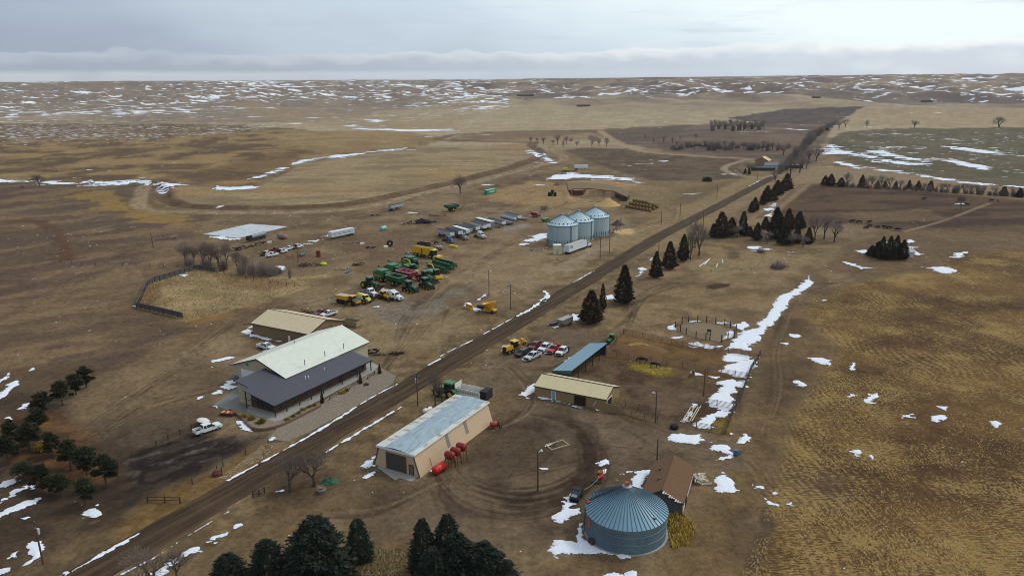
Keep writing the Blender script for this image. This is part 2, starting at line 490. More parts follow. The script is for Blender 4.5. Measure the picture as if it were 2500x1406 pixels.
# farm yard
yard = region([(470, 590), (640, 600), (900, 530), (1010, 490), (1180, 440), (1300, 410), (1500, 400), (1860, 440), (1560, 620), (1260, 775), (1010, 905), (900, 960), (800, 900), (520, 1000), (300, 1020), (200, 960), (420, 870), (560, 780), (620, 770), (800, 690), (640, 650)], 5, 5)
paint(yard, two((108, 90, 68), (128, 110, 84), n_mid))
paint(yard * sstep(n_big, 0.5, 0.68), (98, 80, 62), 0.6)
paint(region([(920, 770), (1000, 740), (1150, 690), (1190, 680), (1130, 720), (1050, 770), (980, 790)], 2, 4), (110, 106, 96), 0.7)
paint(region([(1100, 650), (1250, 570), (1330, 600), (1380, 640), (1300, 700), (1200, 720), (1130, 700)], 5, 6), (140, 120, 94), 0.5)
paint(region([(870, 740), (980, 715), (1020, 740), (950, 765), (880, 765)], 2, 4), (122, 112, 102), 0.5)
paint(region([(1215, 555), (1275, 545), (1300, 552), (1240, 566)], 2, 2), (132, 124, 116), 0.8)
paint(region([(1440, 600), (1530, 560), (1640, 540), (1560, 580), (1470, 628), (1390, 660), (1330, 660)], 3, 4), (146, 130, 108), 0.6)
# sandy digging area by the silage pit
paint(region([(1190, 470), (1290, 440), (1350, 445), (1400, 470), (1480, 500), (1400, 510), (1280, 500), (1190, 492)], 4, 6), (150, 124, 86), 0.75)
paint(region([(1380, 442), (1480, 440), (1560, 450), (1620, 460), (1560, 468), (1470, 462), (1385, 468)], 3, 4), (158, 128, 92), 0.8)
paint(region([(1530, 455), (1720, 445), (1850, 440), (1700, 520), (1600, 545), (1540, 500)], 5, 6), (122, 104, 74), 0.8)
paint(region([(1660, 460), (1800, 440), (1700, 500), (1640, 500)], 4, 6), (92, 76, 56), 0.6)
paint(region([(1495, 565), (1540, 560), (1555, 572), (1520, 578)], 1.5, 3), (196, 166, 118), 0.85)
paint(region([(1560, 548), (1640, 540), (1610, 560), (1565, 578)], 2, 2), (140, 118, 78), 0.7)
# dark cultivated fields
paint(region([(1376, 368), (1420, 361), (1530, 363), (1600, 375), (1750, 386), (1830, 390), (1800, 410), (1835, 432), (1750, 440), (1600, 442), (1500, 416), (1465, 404)], 3, 3), two((82, 68, 54), (98, 82, 64), n_mid))
paint(region([(1130, 328), (1300, 318), (1460, 318), (1700, 305), (1880, 302), (2040, 306), (1985, 400), (1830, 388), (1700, 378), (1580, 362), (1500, 346), (1470, 322), (1200, 345), (1090, 345)], 4, 6), two((90, 76, 68), (112, 94, 78), fbm(GX / 60, GY / 24, 66, 4)))
paint(region([(1180, 322), (1460, 322), (1480, 340), (1290, 352), (1120, 338)], 4, 6), (124, 102, 76), 0.7)
paint(region([(1440, 322), (1700, 305), (1600, 345), (1500, 345)], 3, 6), (86, 72, 62), 0.6)
paint(region([(1600, 345), (1850, 345), (1900, 372), (1620, 370)], 3, 6), (84, 70, 62), 0.6)
paint(region([(1770, 288), (1920, 256), (2112, 261), (2080, 290), (2042, 304), (1870, 304)], 5, 6), two((72, 60, 56), (88, 74, 66), n_mid))
paint(region([(2092, 265), (2600, 263), (2600, 304), (2050, 308)], 5, 5), two((146, 128, 100), (158, 140, 110), n_str))
# winter wheat, corral, verges on the right
paint(region([(2022, 340), (2060, 322), (2170, 314), (2600, 310), (2600, 470), (2400, 448), (2250, 425), (2110, 404), (2010, 374)], 4, 4), two((84, 77, 60), (100, 90, 70), n_str))
paint(region([(1880, 430), (2000, 405), (2120, 412), (2300, 435), (2600, 480), (2600, 492), (2500, 484), (1985, 448), (1940, 446)], 3, 3), (136, 117, 92), 0.85)
paint(region([(1850, 560), (1980, 450), (2100, 456), (2600, 498), (2600, 560), (2400, 575), (2230, 572), (2080, 545), (1930, 560)], 2.5, 3), two((68, 52, 41), (90, 71, 54), fbm(GX / 40, GY / 12, 67, 4)))
paint(region([(2050, 520), (2250, 510), (2300, 535), (2100, 548)], 4, 6), (116, 96, 72), 0.55)
paint(region([(2080, 590), (2240, 560), (2600, 545), (2600, 600), (2300, 640), (2100, 680), (2040, 640)], 4, 6), two((108, 90, 66), (94, 76, 56), n_mid), 0.8)
# east meadow
mead = region([(1480, 740), (1700, 590), (2020, 610), (1990, 650), (1880, 760), (1830, 800), (1640, 795), (1500, 815), (1390, 800)], 4, 4)
paint(mead, two((108, 90, 66), (130, 110, 82), fbm(GX / 9, GY / 9, 68, 4)))
paint(region([(1670, 640), (1780, 615), (1990, 620), (1960, 660), (1700, 680)], 3, 4), (140, 122, 92), 0.7)
paint(region([(1720, 700), (1745, 692), (1784, 692), (1780, 700), (1740, 707)], 0.6, 0.6), (58, 42, 34), 0.95)
paint(region([(1560, 690), (1720, 660), (1700, 700), (1600, 715)], 3, 4), (98, 80, 60), 0.6)
paint(region([(1765, 618), (1790, 612), (1815, 618), (1805, 632), (1780, 634)], 1, 1.5), (92, 74, 58), 0.9)
# stubble field
stub = region([(1968, 760), (2000, 728), (2080, 695), (2290, 650), (2330, 625), (2600, 592), (2700, 1500), (1790, 1500), (1850, 1300), (1905, 1150), (1925, 1030), (2010, 905), (2060, 850), (1990, 800)], 3, 3)
paint(stub, two((80, 60, 40), (104, 80, 50), fbm(GX / 22, GY / 22, 73, 4)))
STUBMASK = stub
paint(region([(1890, 780), (1985, 720), (2090, 690), (2060, 705), (1968, 760), (1985, 800), (2060, 850), (2000, 900), (1920, 1030), (1900, 1160), (1840, 1300), (1780, 1450), (1640, 1450), (1700, 1250), (1800, 1120), (1830, 1000), (1850, 860)], 3, 4), two((84, 68, 52), (106, 86, 60), n_mid), 0.85)
paint(region([(2470, 850), (2530, 840), (2540, 870), (2490, 872)], 1, 1), (74, 56, 38), 0.9)
paint(region([(1900, 1160), (2000, 1140), (2080, 1160), (2060, 1230), (1900, 1260)], 3, 5), (92, 74, 58), 0.7)
# round pen, corrals
paint(region([(1480, 820), (1530, 812), (1640, 830), (1790, 855), (1850, 872), (1830, 905), (1750, 935), (1640, 905), (1470, 880)], 2, 3), two((96, 74, 48), (116, 90, 58), n_mid))
paint(region([(1470, 876), (1560, 885), (1750, 930), (1830, 930), (1770, 1060), (1520, 1000), (1510, 945), (1395, 910)], 2, 2), two((74, 58, 44), (94, 76, 58), fbm(GX / 5, GY / 5, 69, 4)))
paint(region([(1530, 920), (1600, 950), (1700, 950), (1720, 990), (1640, 1010), (1560, 985)], 3, 4), (106, 88, 72), 0.6)
paint(region([(1500, 850), (1530, 838), (1575, 840), (1615, 858), (1580, 868), (1530, 866)], 1.5, 2), (74, 55, 36), 0.85)
hay = region([(1531, 890), (1550, 882), (1580, 884), (1600, 892), (1640, 898), (1656, 910), (1640, 920), (1600, 922), (1570, 908), (1540, 902)], 1.0, 1.5)
paint(hay, two((138, 120, 52), (176, 156, 78), n_fine), 0.9)
paint(region([(1740, 1030), (1780, 1015), (1790, 1030), (1770, 1060), (1740, 1052)], 1, 1.5), (124, 104, 44), 0.8)
# lower yard with the turning circle
low = region([(880, 1180), (1040, 1170), (1200, 1030), (1270, 970), (1100, 900), (1220, 820), (1400, 800), (1480, 830), (1380, 900), (1300, 970), (1480, 1010), (1780, 1080), (1800, 1130), (1600, 1150), (1500, 1220), (1380, 1330), (1000, 1330), (860, 1260)], 4, 4)
paint(low, two((80, 67, 53), (102, 87, 70), n_mid))
paint(region([(1160, 880), (1300, 870), (1390, 890), (1300, 950), (1200, 950)], 3, 4), (112, 96, 76), 0.6)
paint(region([(1250, 1000), (1500, 1010), (1700, 1060), (1780, 1100), (1650, 1110), (1480, 1080), (1380, 1050)], 3, 3), (110, 94, 78), 0.6)
for i in range(16):
    k = rng.uniform(0, 1); s0 = rng.uniform(-50, 40); cx_ = 1268 + rng.uniform(-14, 14); cy_ = 1120 + rng.uniform(-8, 18)
    arc = P2([(cx_ + (150 + 55 * k) * math.cos(math.radians(a)), cy_ + (78 + 66 * k) * math.sin(math.radians(a))) for a in np.linspace(s0, s0 + rng.uniform(70, 170), 24)])
    a0 = np.array(arc); wv = rng.uniform(0.5, 1)
    for off in (0, 2.0):
        paint(band([tuple(q) for q in a0 + (0, off)], 0.28, 0.35, 0.3, True), (52, 40, 31), 0.8 * wv)
for pts in [[(1075, 1200), (1130, 1245), (1240, 1262), (1360, 1232), (1440, 1160), (1462, 1095), (1430, 1045), (1340, 1012)], [(1195, 1050), (1300, 1035), (1400, 1060), (1425, 1110)], [(1440, 1170), (1400, 1230), (1330, 1290)]]:
    paint(band(pts, 1.7, 1.4, 1.2), (58, 46, 37), 0.55)
for pts in [[(1060, 1230), (1090, 1265), (1180, 1290), (1300, 1275), (1420, 1210), (1470, 1120), (1440, 1060)], [(1050, 1190), (1080, 1240), (1200, 1262), (1330, 1230), (1440, 1160), (1452, 1100), (1400, 1050)],
            [(1190, 1060), (1260, 1040), (1330, 1060), (1350, 1100), (1290, 1150), (1190, 1170), (1120, 1150)], [(1300, 1150), (1420, 1120), (1460, 1070), (1420, 1030), (1250, 1005)],
            [(1130, 1180), (1220, 1195), (1340, 1180), (1430, 1130), (1440, 1080)], [(1120, 1190), (1230, 1208), (1350, 1190), (1445, 1135), (1452, 1075)], [(1080, 1170), (1075, 1210), (1110, 1260)], [(1100, 1165), (1096, 1205), (1130, 1250)],
            [(1500, 1090), (1560, 1095), (1572, 1075), (1520, 1045)], [(1290, 1160), (1440, 1130)], [(1230, 1000), (1300, 1010), (1420, 1050), (1480, 1110), (1480, 1170), (1440, 1230)],
            [(900, 610), (1010, 560), (1100, 520), (1250, 480)], [(905, 616), (1015, 566), (1105, 524), (1250, 486)], [(960, 650), (880, 700), (830, 760), (760, 800)], [(1000, 760), (900, 790), (760, 840)], [(1100, 745), (1080, 800), (1150, 790)],
            [(380, 930), (300, 960), (200, 1040), (150, 1060)], [(500, 870), (380, 940), (300, 1010), (210, 1070)], [(510, 880), (390, 950), (310, 1020), (220, 1080)]]:
    paint(band(pts, 0.25, 0.4, 0.3), (62, 49, 38), 0.6)
# old farmyard south-west, conifer bed, grass strips
sw = region([(-300, 1060), (120, 900), (240, 900), (300, 1010), (470, 1060), (640, 1100), (560, 1170), (330, 1300), (160, 1406), (60, 1500), (-300, 1500)], 4, 4)
paint(sw, two((68, 56, 45), (88, 73, 56), n_mid))
paint(region([(120, 960), (420, 870), (560, 900), (500, 1000), (300, 1060), (180, 1060)], 5, 5), two((94, 78, 60), (118, 100, 76), n_big), 0.85)
paint(region([(180, 1040), (300, 1010), (480, 990), (560, 1000), (490, 1050), (300, 1100)], 4, 4), (76, 65, 55), 0.6)
lot = region([(300, 1120), (460, 1060), (640, 1070), (620, 1110), (540, 1150), (470, 1200), (370, 1220), (290, 1170)], 2, 3)
paint(lot, two((70, 60, 54), (92, 82, 74), fbm(GX / 4, GY / 4, 71, 4)))
mud = region([(250, 1180), (330, 1100), (470, 1050), (560, 1060), (640, 1085), (520, 1170), (400, 1260), (300, 1290), (230, 1260)], 4, 5); paint(mud * sstep(fbm((GX + GY) / 9, (GX - GY) / 3.5, 74, 4), 0.46, 0.58), (48, 39, 33), 0.75)
paint(lot * sstep(fbm((GX + GY) / 7, (GX - GY) / 2.6, 72, 4), 0.47, 0.58), (36, 30, 28), 0.9)
paint(region([(20, 1020), (140, 1000), (260, 1110), (300, 1170), (200, 1210), (60, 1170), (10, 1100)], 3, 4), two((72, 48, 32), (98, 68, 42), n_fine), 0.7)
paint(region([(100, 1020), (118, 1020), (116, 1050), (98, 1048)], 1, 1), (130, 96, 46), 0.6)
# windbreak corral grass
paint(region([(345, 748), (360, 690), (480, 655), (540, 664), (700, 680), (800, 672), (780, 690), (640, 740), (450, 790), (430, 770)], 2, 2), two((128, 110, 78), (150, 130, 96), n_mid))
paint(region([(340, 745), (365, 695), (395, 690), (385, 730), (372, 752)], 1.5, 2), (106, 78, 50), 0.8)
paint(region([(520, 670), (640, 675), (720, 690), (650, 712), (560, 700)], 2, 3), (116, 88, 58), 0.7)
paint(region([(445, 770), (560, 765), (640, 740), (560, 775), (460, 800)], 1.5, 2), (128, 98, 52), 0.6)
# road verges
paint(band([(40, 1506), (620, 1173), (960, 960), (1300, 768), (1610, 580), (1872, 440)], 11, 3, 2), two((94, 79, 58), (118, 100, 72), n_fine), 0.75)
paint(band([(1560, 600), (1872, 436)], 16, 3, 3), (138, 118, 86), 0.6)
paint(band([(330, 1290), (640, 1110)], 4.5, 1.5, 3), (110, 84, 44), 0.55)
paint(region([(560, 1400), (900, 1290), (1000, 1330), (880, 1420), (600, 1440)], 4, 4), (84, 68, 50), 0.5)
paint(region([(840, 1410), (900, 1350), (970, 1338), (1030, 1350), (1060, 1420)], 1.5, 2), two((88, 64, 34), (108, 80, 42), n_fine), 0.9)
paint(region([(640, 1160), (800, 1140), (860, 1180), (760, 1240), (650, 1230)], 3, 3), (62, 48, 38), 0.6)
# canal with its bank road, farm lanes
paint(band([(330, 447), (375, 452), (398, 470), (404, 488), (440, 500), (560, 507), (700, 509), (830, 503), (930, 486), (1040, 462), (1150, 436), (1260, 407), (1312, 388), (1318, 372), (1296, 358), (1304, 348)], 6, 2, 2), two((88, 70, 54), (106, 86, 66), n_mid), 0.9)
bank_road = [(350, 455), (345, 480), (338, 496), (360, 512), (440, 518), (620, 520), (800, 516), (920, 500), (1040, 470), (1170, 443), (1290, 410), (1372, 392), (1365, 376), (1340, 352)]
paint(band(bank_road, 5, 1.5, 1), two((132, 112, 88), (146, 128, 104), n_fine), 0.9)
paint(band([(1300, 348), (1200, 346), (1085, 343), (1080, 337), (1130, 327), (1300, 319), (1440, 318), (1560, 311), (1750, 303)], 8, 4, 4), (102, 82, 64), 0.9)
paint(band([(1300, 343), (1200, 341), (1120, 338), (1150, 330), (1300, 326)], 7, 4, 4), (150, 130, 104), 0.6)
paint(band([(1466, 320), (1500, 343), (1560, 368), (1640, 377), (1750, 384), (1830, 388)], 5.5, 2, 1), (152, 132, 108), 0.9)
paint(band([(1830, 388), (1770, 408), (1790, 425), (1860, 434), (1900, 424)], 3, 1.2, 1), (150, 132, 108), 0.85)
paint(band([(2112, 263), (2078, 284), (2050, 300), (2030, 330)], 5, 2, 2), (158, 138, 116), 0.85)
paint(band([(1965, 446), (1930, 474), (1890, 505), (1840, 545)], 5.5, 1.5, 1), (130, 110, 84), 0.9)
for off in (-4, 4): paint(band([(1962 + off, 449), (1930 + off, 474), (1890 + off, 505), (1850 + off, 534)], 0.5, 0.4, 0.2), (76, 62, 48), 0.8)
paint(band([(1900, 440), (2100, 455), (2500, 482)], 2.5, 1, 1), (116, 98, 82), 0.7)
paint(band([(2420, 495), (2300, 540), (2210, 565)], 1.0, 0.6, 0.5), (146, 124, 100), 0.7)
paint(band([(2060, 690), (1960, 700), (1900, 745)], 1.0, 0.8, 0.6), (76, 58, 44), 0.7)
LANES = [[(420, 900), (600, 770), (760, 745), (900, 690), (1020, 600), (1180, 530), (1300, 480)], [(900, 960), (960, 850), (1000, 770), (1120, 680), (1260, 590), (1330, 640), (1420, 620)], [(560, 950), (480, 960), (360, 1000), (230, 1060)], [(500, 860), (380, 920), (280, 990), (190, 1050)],
         [(940, 900), (1000, 830), (1100, 760), (1240, 710), (1340, 700)], [(1130, 900), (1240, 900), (1300, 960), (1270, 1010), (1210, 1050)], [(1200, 880), (1330, 900), (1430, 850), (1520, 800), (1560, 740)], [(1500, 1010), (1640, 1070), (1760, 1100), (1850, 1160), (1860, 1300), (1820, 1420)], [(1860, 1060), (1900, 960), (1890, 850), (1940, 740), (2100, 670)],
         [(1050, 1180), (900, 1250), (780, 1260)], [(1240, 470), (1350, 455), (1380, 500), (1300, 520), (1250, 560)], [(1560, 560), (1640, 530), (1600, 500), (1500, 510)], [(-50, 800), (150, 700), (330, 600), (440, 570)], [(1700, 690), (1600, 700), (1520, 760)], [(640, 560), (900, 520), (1040, 480)]]
for ln in LANES:
    for r in range(5):
        a0 = np.array(P2(smooth([(x + rng.normal(0, 9), y + rng.normal(0, 5)) for x, y in ln], 5))); wv = rng.uniform(0.25, 0.6); cc = ((64, 50, 39), (74, 60, 46), (140, 122, 98))[r % 3]
        for off in (0, 1.9): paint(band([tuple(q) for q in a0 + (off * 0.8, off * 0.5)], 0.25, 0.4, 0.5, True), cc, wv)
COL *= np.array([0.80, 0.765, 0.73]) * (0.86 + 0.28 * n_fine[:, None])
# damp ground round the larger snow
# far snow streaks: gullies, lee slopes and wheat stubble (thresholded in the material)
gx, gy = GX, GY
streak = fbm(gx / 110, gy / 60, 81, 5, 0.6); patch = fbm(gx / 520, gy / 420, 82, 3)
gl = (1 - np.abs(2 * fbm(gx / 420 + 0.3 * fbm(gx / 300, gy / 300, 84, 2), gy / 260, 83, 4) - 1))
dens = np.zeros(len(GX)) - 0.4
farl = sstep(GR, 700, 1000) * region([(-500, 190), (1180, 190), (1280, 260), (1220, 300), (830, 300), (560, 330), (-500, 420)], 40, 40)
dens = np.maximum(dens, farl * 1.0 + (farl - 1))
dens = np.maximum(dens, hill * 1.12 + (hill - 1))
rt = region([(1180, 190), (2600, 188), (2600, 260), (1900, 262), (1300, 290)], 40, 40); dens = np.maximum(dens, rt * 0.85 + (rt - 1))
lap = np.zeros_like(ZG); lap[2:-2, 2:-2] = ZG[4:, 2:-2] + ZG[:-4, 2:-2] + ZG[2:-2, 4:] + ZG[2:-2, :-4] - 4 * ZG[2:-2, 2:-2]
lap = np.clip(lap.ravel() / 8.0, -0.6, 1)
SNOW = -0.30 + 0.22 * (patch - 0.5) + 0.10 * (gl - 0.6) + hill * (0.05 * lap + 0.15 * np.clip(-SX, -0.1, 0.2)) + 0.16 + 0.5 * (np.minimum(dens, 1) - 1) + 0.02 * hill + 0.05 * farl * hill
goldS = region([(-500, 302), (700, 302), (780, 330), (500, 400), (420, 442), (-500, 442)], 10, 10)
gs = fbm(gx / 120, gy / 80, 86, 3); SNOW = np.maximum(SNOW, -0.165 + 0.26 * (gs - 0.5) - 0.06 * sstep(GR, 650, 950) - 0.5 * (1 - goldS))
wheatS = region([(2022, 345), (2100, 325), (2600, 318), (2600, 460), (2250, 422), (2010, 374)], 6, 6)
SNOW = np.maximum(SNOW, -0.135 + 0.30 * (fbm(gx / 60, gy / 30, 88, 3) - 0.5) - 0.5 * (1 - wheatS)); FINE = np.maximum(goldS, wheatS)
SNOW = np.where(GR < 430, -1, SNOW)

gm = bpy.data.materials.new('ground_earth'); gm.use_nodes = True; t = NT(gm.node_tree); b = t.n['Principled BSDF']
at_c = t.node('ShaderNodeAttribute', attribute_name='cover'); at_s = t.node('ShaderNodeAttribute', attribute_name='snow'); at_k = t.node('ShaderNodeAttribute', attribute_name='stubble')
oc = t.node('ShaderNodeTexCoord').outputs['Object']
fine = t.noise(oc, 0.9, 6, 0.72); grit = t.noise(oc, 4.5, 4, 0.75); patchy = t.noise(oc, 0.11, 6, 0.68); clod = t.noise(t.scale(oc, 0.42, 0.30, 1), 1.0, 5, 0.7)
k = t.math('ADD', t.step(fine, 0.32, 0.68, 0.0, 0.56), t.step(grit, 0.34, 0.66, 0.0, 0.50)); k = t.math('ADD', k, t.step(patchy, 0.3, 0.7, 0.0, 0.30)); k = t.math('ADD', k, t.step(clod, 0.32, 0.68, 0.34, 0.74))
vm = t.node('ShaderNodeVectorMath', operation='SCALE'); t.l.new(at_c.outputs['Color'], vm.inputs[0]); t.l.new(k, vm.inputs[3])
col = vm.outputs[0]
# straw lying in combed windrows on the stubble
rows = t.noise(t.scale(oc, 2.4, 1.2, 1), 1.0, 4, 0.68); rows2 = t.noise(t.scale(oc, 0.8, 2.9, 1), 1.0, 4, 0.68); which = t.noise(oc, 0.05, 3)
rw = t.node('ShaderNodeMix'); t.l.new(t.step(which, 0.44, 0.56), rw.inputs[0]); t.l.new(rows, rw.inputs[2]); t.l.new(rows2, rw.inputs[3])
sx_ = t.node('ShaderNodeSeparateXYZ'); t.l.new(t.scale(oc, 1.0, 0.0, 0), sx_.inputs[0]); wv_ = t.math('MULTIPLY', t.math('SUBTRACT', t.noise(oc, 0.016, 3), 0.5), 26.0)
rowl = t.step(t.math('ABSOLUTE', t.math('SUBTRACT', t.math('FRACT', t.math('DIVIDE', t.math('ADD', sx_.outputs[0], wv_), 1.55)), 0.5)), 0.12, 0.34)
msk = t.math('ADD', t.math('MULTIPLY', t.math('SUBTRACT', t.noise(oc, 0.045, 6, 0.7), 0.5), 0.85), t.math('MULTIPLY', rowl, t.step(t.noise(oc, 0.025, 3), 0.42, 0.62, 0.0, 0.065)))
thin = t.step(t.math('ADD', rw.outputs[0], msk), 0.50, 0.64)
straw = t.mix(t.noise(oc, 0.8, 3), lin((138, 113, 66)), lin((178, 148, 94)))
col = t.mix(t.math('MULTIPLY', t.math('MULTIPLY', thin, at_k.outputs['Fac']), 0.72), col, straw)
# snow
sn1 = t.noise(t.scale(oc, 0.020, 0.028, 0.05), 1.0, 6, 0.62); sn2 = t.noise(t.scale(oc, 0.075, 0.12, 0.1), 1.0, 5, 0.62)
mx = t.node('ShaderNodeMix'); t.l.new(t.node('ShaderNodeAttribute', attribute_name='snowfine').outputs['Fac'], mx.inputs[0]); t.l.new(sn1, mx.inputs[2]); t.l.new(sn2, mx.inputs[3])
sf = t.math('ADD', at_s.outputs['Fac'], t.math('SUBTRACT', mx.outputs[0], 0.5))
smask = t.step(sf, -0.004, 0.03)
col = t.mix(smask, col, (0.80, 0.82, 0.86))
t.l.new(col, b.inputs['Base Color']); b.inputs['Roughness'].default_value = 0.95; b.inputs['Specular IOR Level'].default_value = 0.08
bn = t.node('ShaderNodeBump'); bn.inputs['Strength'].default_value = 0.5; bn.inputs['Distance'].default_value = 0.12
t.l.new(t.math('ADD', fine, t.math('MULTIPLY', t.math('MULTIPLY', thin, at_k.outputs['Fac']), 0.8)), bn.inputs['Height']); t.l.new(bn.outputs[0], b.inputs['Normal'])

i0 = np.arange(nr - 1)[:, None] * nth + np.arange(nth - 1)[None, :]
fc = np.stack([i0, i0 + nth, i0 + nth + 1, i0 + 1], -1).reshape(-1, 4)
gme = np_mesh('ground', np.stack([GX, GY, GZ], 1), fc, gm)
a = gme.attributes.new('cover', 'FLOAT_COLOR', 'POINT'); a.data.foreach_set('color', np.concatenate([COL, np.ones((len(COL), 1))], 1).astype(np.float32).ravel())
a = gme.attributes.new('snow', 'FLOAT', 'POINT'); a.data.foreach_set('value', SNOW.astype(np.float32))
a = gme.attributes.new('snowfine', 'FLOAT', 'POINT'); a.data.foreach_set('value', FINE.astype(np.float32))
a = gme.attributes.new('stubble', 'FLOAT', 'POINT'); a.data.foreach_set('value', STUBMASK.astype(np.float32))
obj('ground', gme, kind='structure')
del COL, TT, RG

# ------------------------------------------------------------------ road, paved areas, snow
def strip(name, W_, half, mat_, crown=0.12, step=2.0, nx=10, z0=0.02, **props):
    """a road draped over the ground along a world polyline"""
    pts = [];
    for (ax, ay), (bx, by) in zip(W_[:-1], W_[1:]):
        n = max(1, int(math.hypot(bx - ax, by - ay) / step)); pts += [(ax + (bx - ax) * i / n, ay + (by - ay) * i / n) for i in range(n)]
    pts.append(W_[-1]); p = np.array(pts); tg = np.gradient(p, axis=0); tg /= np.linalg.norm(tg, axis=1)[:, None]; nm = np.stack([-tg[:, 1], tg[:, 0]], 1)
    a = np.linspace(-1, 1, nx); hw = half if np.ndim(half) else np.full(len(p), half)
    e = 1.6 * (fbm(np.arange(len(p)) * 0.6, np.zeros(len(p)), 3, 3) - 0.5)[:, None] * np.sign(a)[None, :] * (np.abs(a) > 0.9)[None, :]
    off = a[None, :] * hw[:, None] + e
    X = p[:, :1] + nm[:, :1] * off; Y = p[:, 1:] + nm[:, 1:] * off
    Z = height(X.ravel(), Y.ravel()).reshape(X.shape) + z0 + crown * (1 - a[None, :] ** 2)
    Z[:, 0] -= 0.1; Z[:, -1] -= 0.1
    i0 = np.arange(len(p) - 1)[:, None] * nx + np.arange(nx - 1)[None, :]
    fc = np.stack([i0, i0 + 1, i0 + nx + 1, i0 + nx], -1).reshape(-1, 4)
    me = np_mesh(name, np.stack([X.ravel(), Y.ravel(), Z.ravel()], 1), fc, mat_)
    at_ = me.attributes.new('across', 'FLOAT', 'POINT'); at_.data.foreach_set('value', np.broadcast_to(a, X.shape).astype(np.float32).ravel())
    return obj(name, me, **props)


rm = bpy.data.materials.new('packed_dirt'); rm.use_nodes = True; t = NT(rm.node_tree); b = t.n['Principled BSDF']
ac = t.node('ShaderNodeAttribute', attribute_name='across').outputs['Fac']; oc = t.node('ShaderNodeTexCoord').outputs['Object']
rot = t.node('ShaderNodeMapping'); rot.inputs['Rotation'].default_value = (0, 0, -math.radians(59)); t.l.new(oc, rot.inputs[0])
st = t.noise(t.scale(rot.outputs[0], 0.05, 0.9, 1), 1.0, 5, 0.65); pa = t.noise(oc, 0.12, 4, 0.6); fi = t.noise(oc, 2.5, 4, 0.7)
tr = t.step(t.math('ABSOLUTE', t.math('SUBTRACT', t.math('ABSOLUTE', ac), 0.38)), 0.22, 0.05)
c = t.mix(t.step(st, 0.35, 0.65), lin((64, 49, 37)), lin((98, 78, 58)))
c = t.mix(t.math('MULTIPLY', tr, t.step(pa, 0.3, 0.7, 0.2, 0.75)), c, lin((70, 54, 42)))
c = t.mix(t.step(pa, 0.5, 0.75, 0, 0.45), c, lin((104, 84, 62)))
c = t.mix(t.step(t.math('ABSOLUTE', ac), 0.78, 1.0, 0, 0.6), c, lin((84, 68, 52)))
vm = t.node('ShaderNodeVectorMath', operation='SCALE'); t.l.new(c, vm.inputs[0]); t.l.new(t.math('ADD', 0.38, t.math('MULTIPLY', fi, 0.75)), vm.inputs[3])
t.l.new(vm.outputs[0], b.inputs['Base Color']); b.inputs['Roughness'].default_value = 0.9; b.inputs['Specular IOR Level'].default_value = 0.12
bn = t.node('ShaderNodeBump'); bn.inputs['Strength'].default_value = 0.5; bn.inputs['Distance'].default_value = 0.08
t.l.new(t.math('ADD', st, fi), bn.inputs['Height']); t.l.new(bn.outputs[0], b.inputs['Normal'])
ROAD = P2([(-60, 1560), (235, 1389), (620, 1168), (930, 984), (1295, 768), (1610, 577), (1760, 500), (1850, 452), (1890, 432)])
strip('dirt_road', ROAD, 4.3, rm, kind='structure')


def sheet(name, pix, mat_, z=0.05, thick=0.1, world=False, **props):
    W_ = pix if world else P2(pix); W_ = W_ if sum(W_[i][0] * W_[(i + 1) % len(W_)][1] - W_[(i + 1) % len(W_)][0] * W_[i][1] for i in range(len(W_))) > 0 else W_[::-1]
    b_ = MB(); zz = max(hz(*q) for q in W_) + z
    n = len(W_); b_.add([(x, y, zz) for x, y in W_] + [(x, y, zz - thick - 0.4) for x, y in W_], [tuple(range(n))] + [(i, i + n, (i + 1) % n + n, (i + 1) % n) for i in range(n)])
    return b_.build(name, mat_, **props)


concrete = mat('weathered_concrete', (150, 148, 142), 0.85, var=0.18, vs=0.5, dirt=0.35)
wetcon = mat('damp_concrete', (112, 110, 106), 0.6, var=0.16, vs=0.4, dirt=0.3)
sheet('concrete_apron', [(520, 988), (592, 937), (612, 948), (604, 1010), (574, 1007)], wetcon, kind='structure')
sheet('walkway', [(604, 1010), (672, 1030), (690, 1024), (915, 905), (925, 893), (905, 884), (600, 995)], concrete, 0.09, kind='structure')
sheet('door_apron', [(920, 1140), (940, 1128), (1020, 1163), (1005, 1175), (975, 1166), (965, 1172)], concrete, 0.04, kind='structure')
slabm = ribbed('slab_concrete', (186, 192, 196), 0, 6.0, 0.03, 0.5, 0, 0.2, (106, 100, 94), 0.55, 0.0, 0.12)
sl = sheet('concrete_slab', [(497, 573), (610, 548), (702, 554), (580, 583)], slabm, 0.25)
tag(sl, 'large pale concrete slab lying in the grass west of the machinery yard', 'concrete slab')
# river gravel bed by the office, individual stones over a pale base
gv = mat('river_gravel', (148, 134, 118), 0.9, var=0.45, vs=3.0)
GRAVEL = [(668, 1058), (690, 1028), (780, 985), (915, 905), (930, 898), (966, 918), (960, 935), (880, 985), (760, 1052), (700, 1078), (655, 1070)]
sheet('gravel_bed', GRAVEL, gv, 0.05, kind='structure')


def scatter_in(W_, n, seed):
    r_ = np.random.default_rng(seed); a = np.array(W_); out = np.zeros((0, 2))
    while len(out) < n:
        q = r_.uniform(a.min(0), a.max(0), (n * 2, 2)); out = np.vstack([out, q[sd_poly(q[:, 0], q[:, 1], W_) > 0]])
    return out[:n]


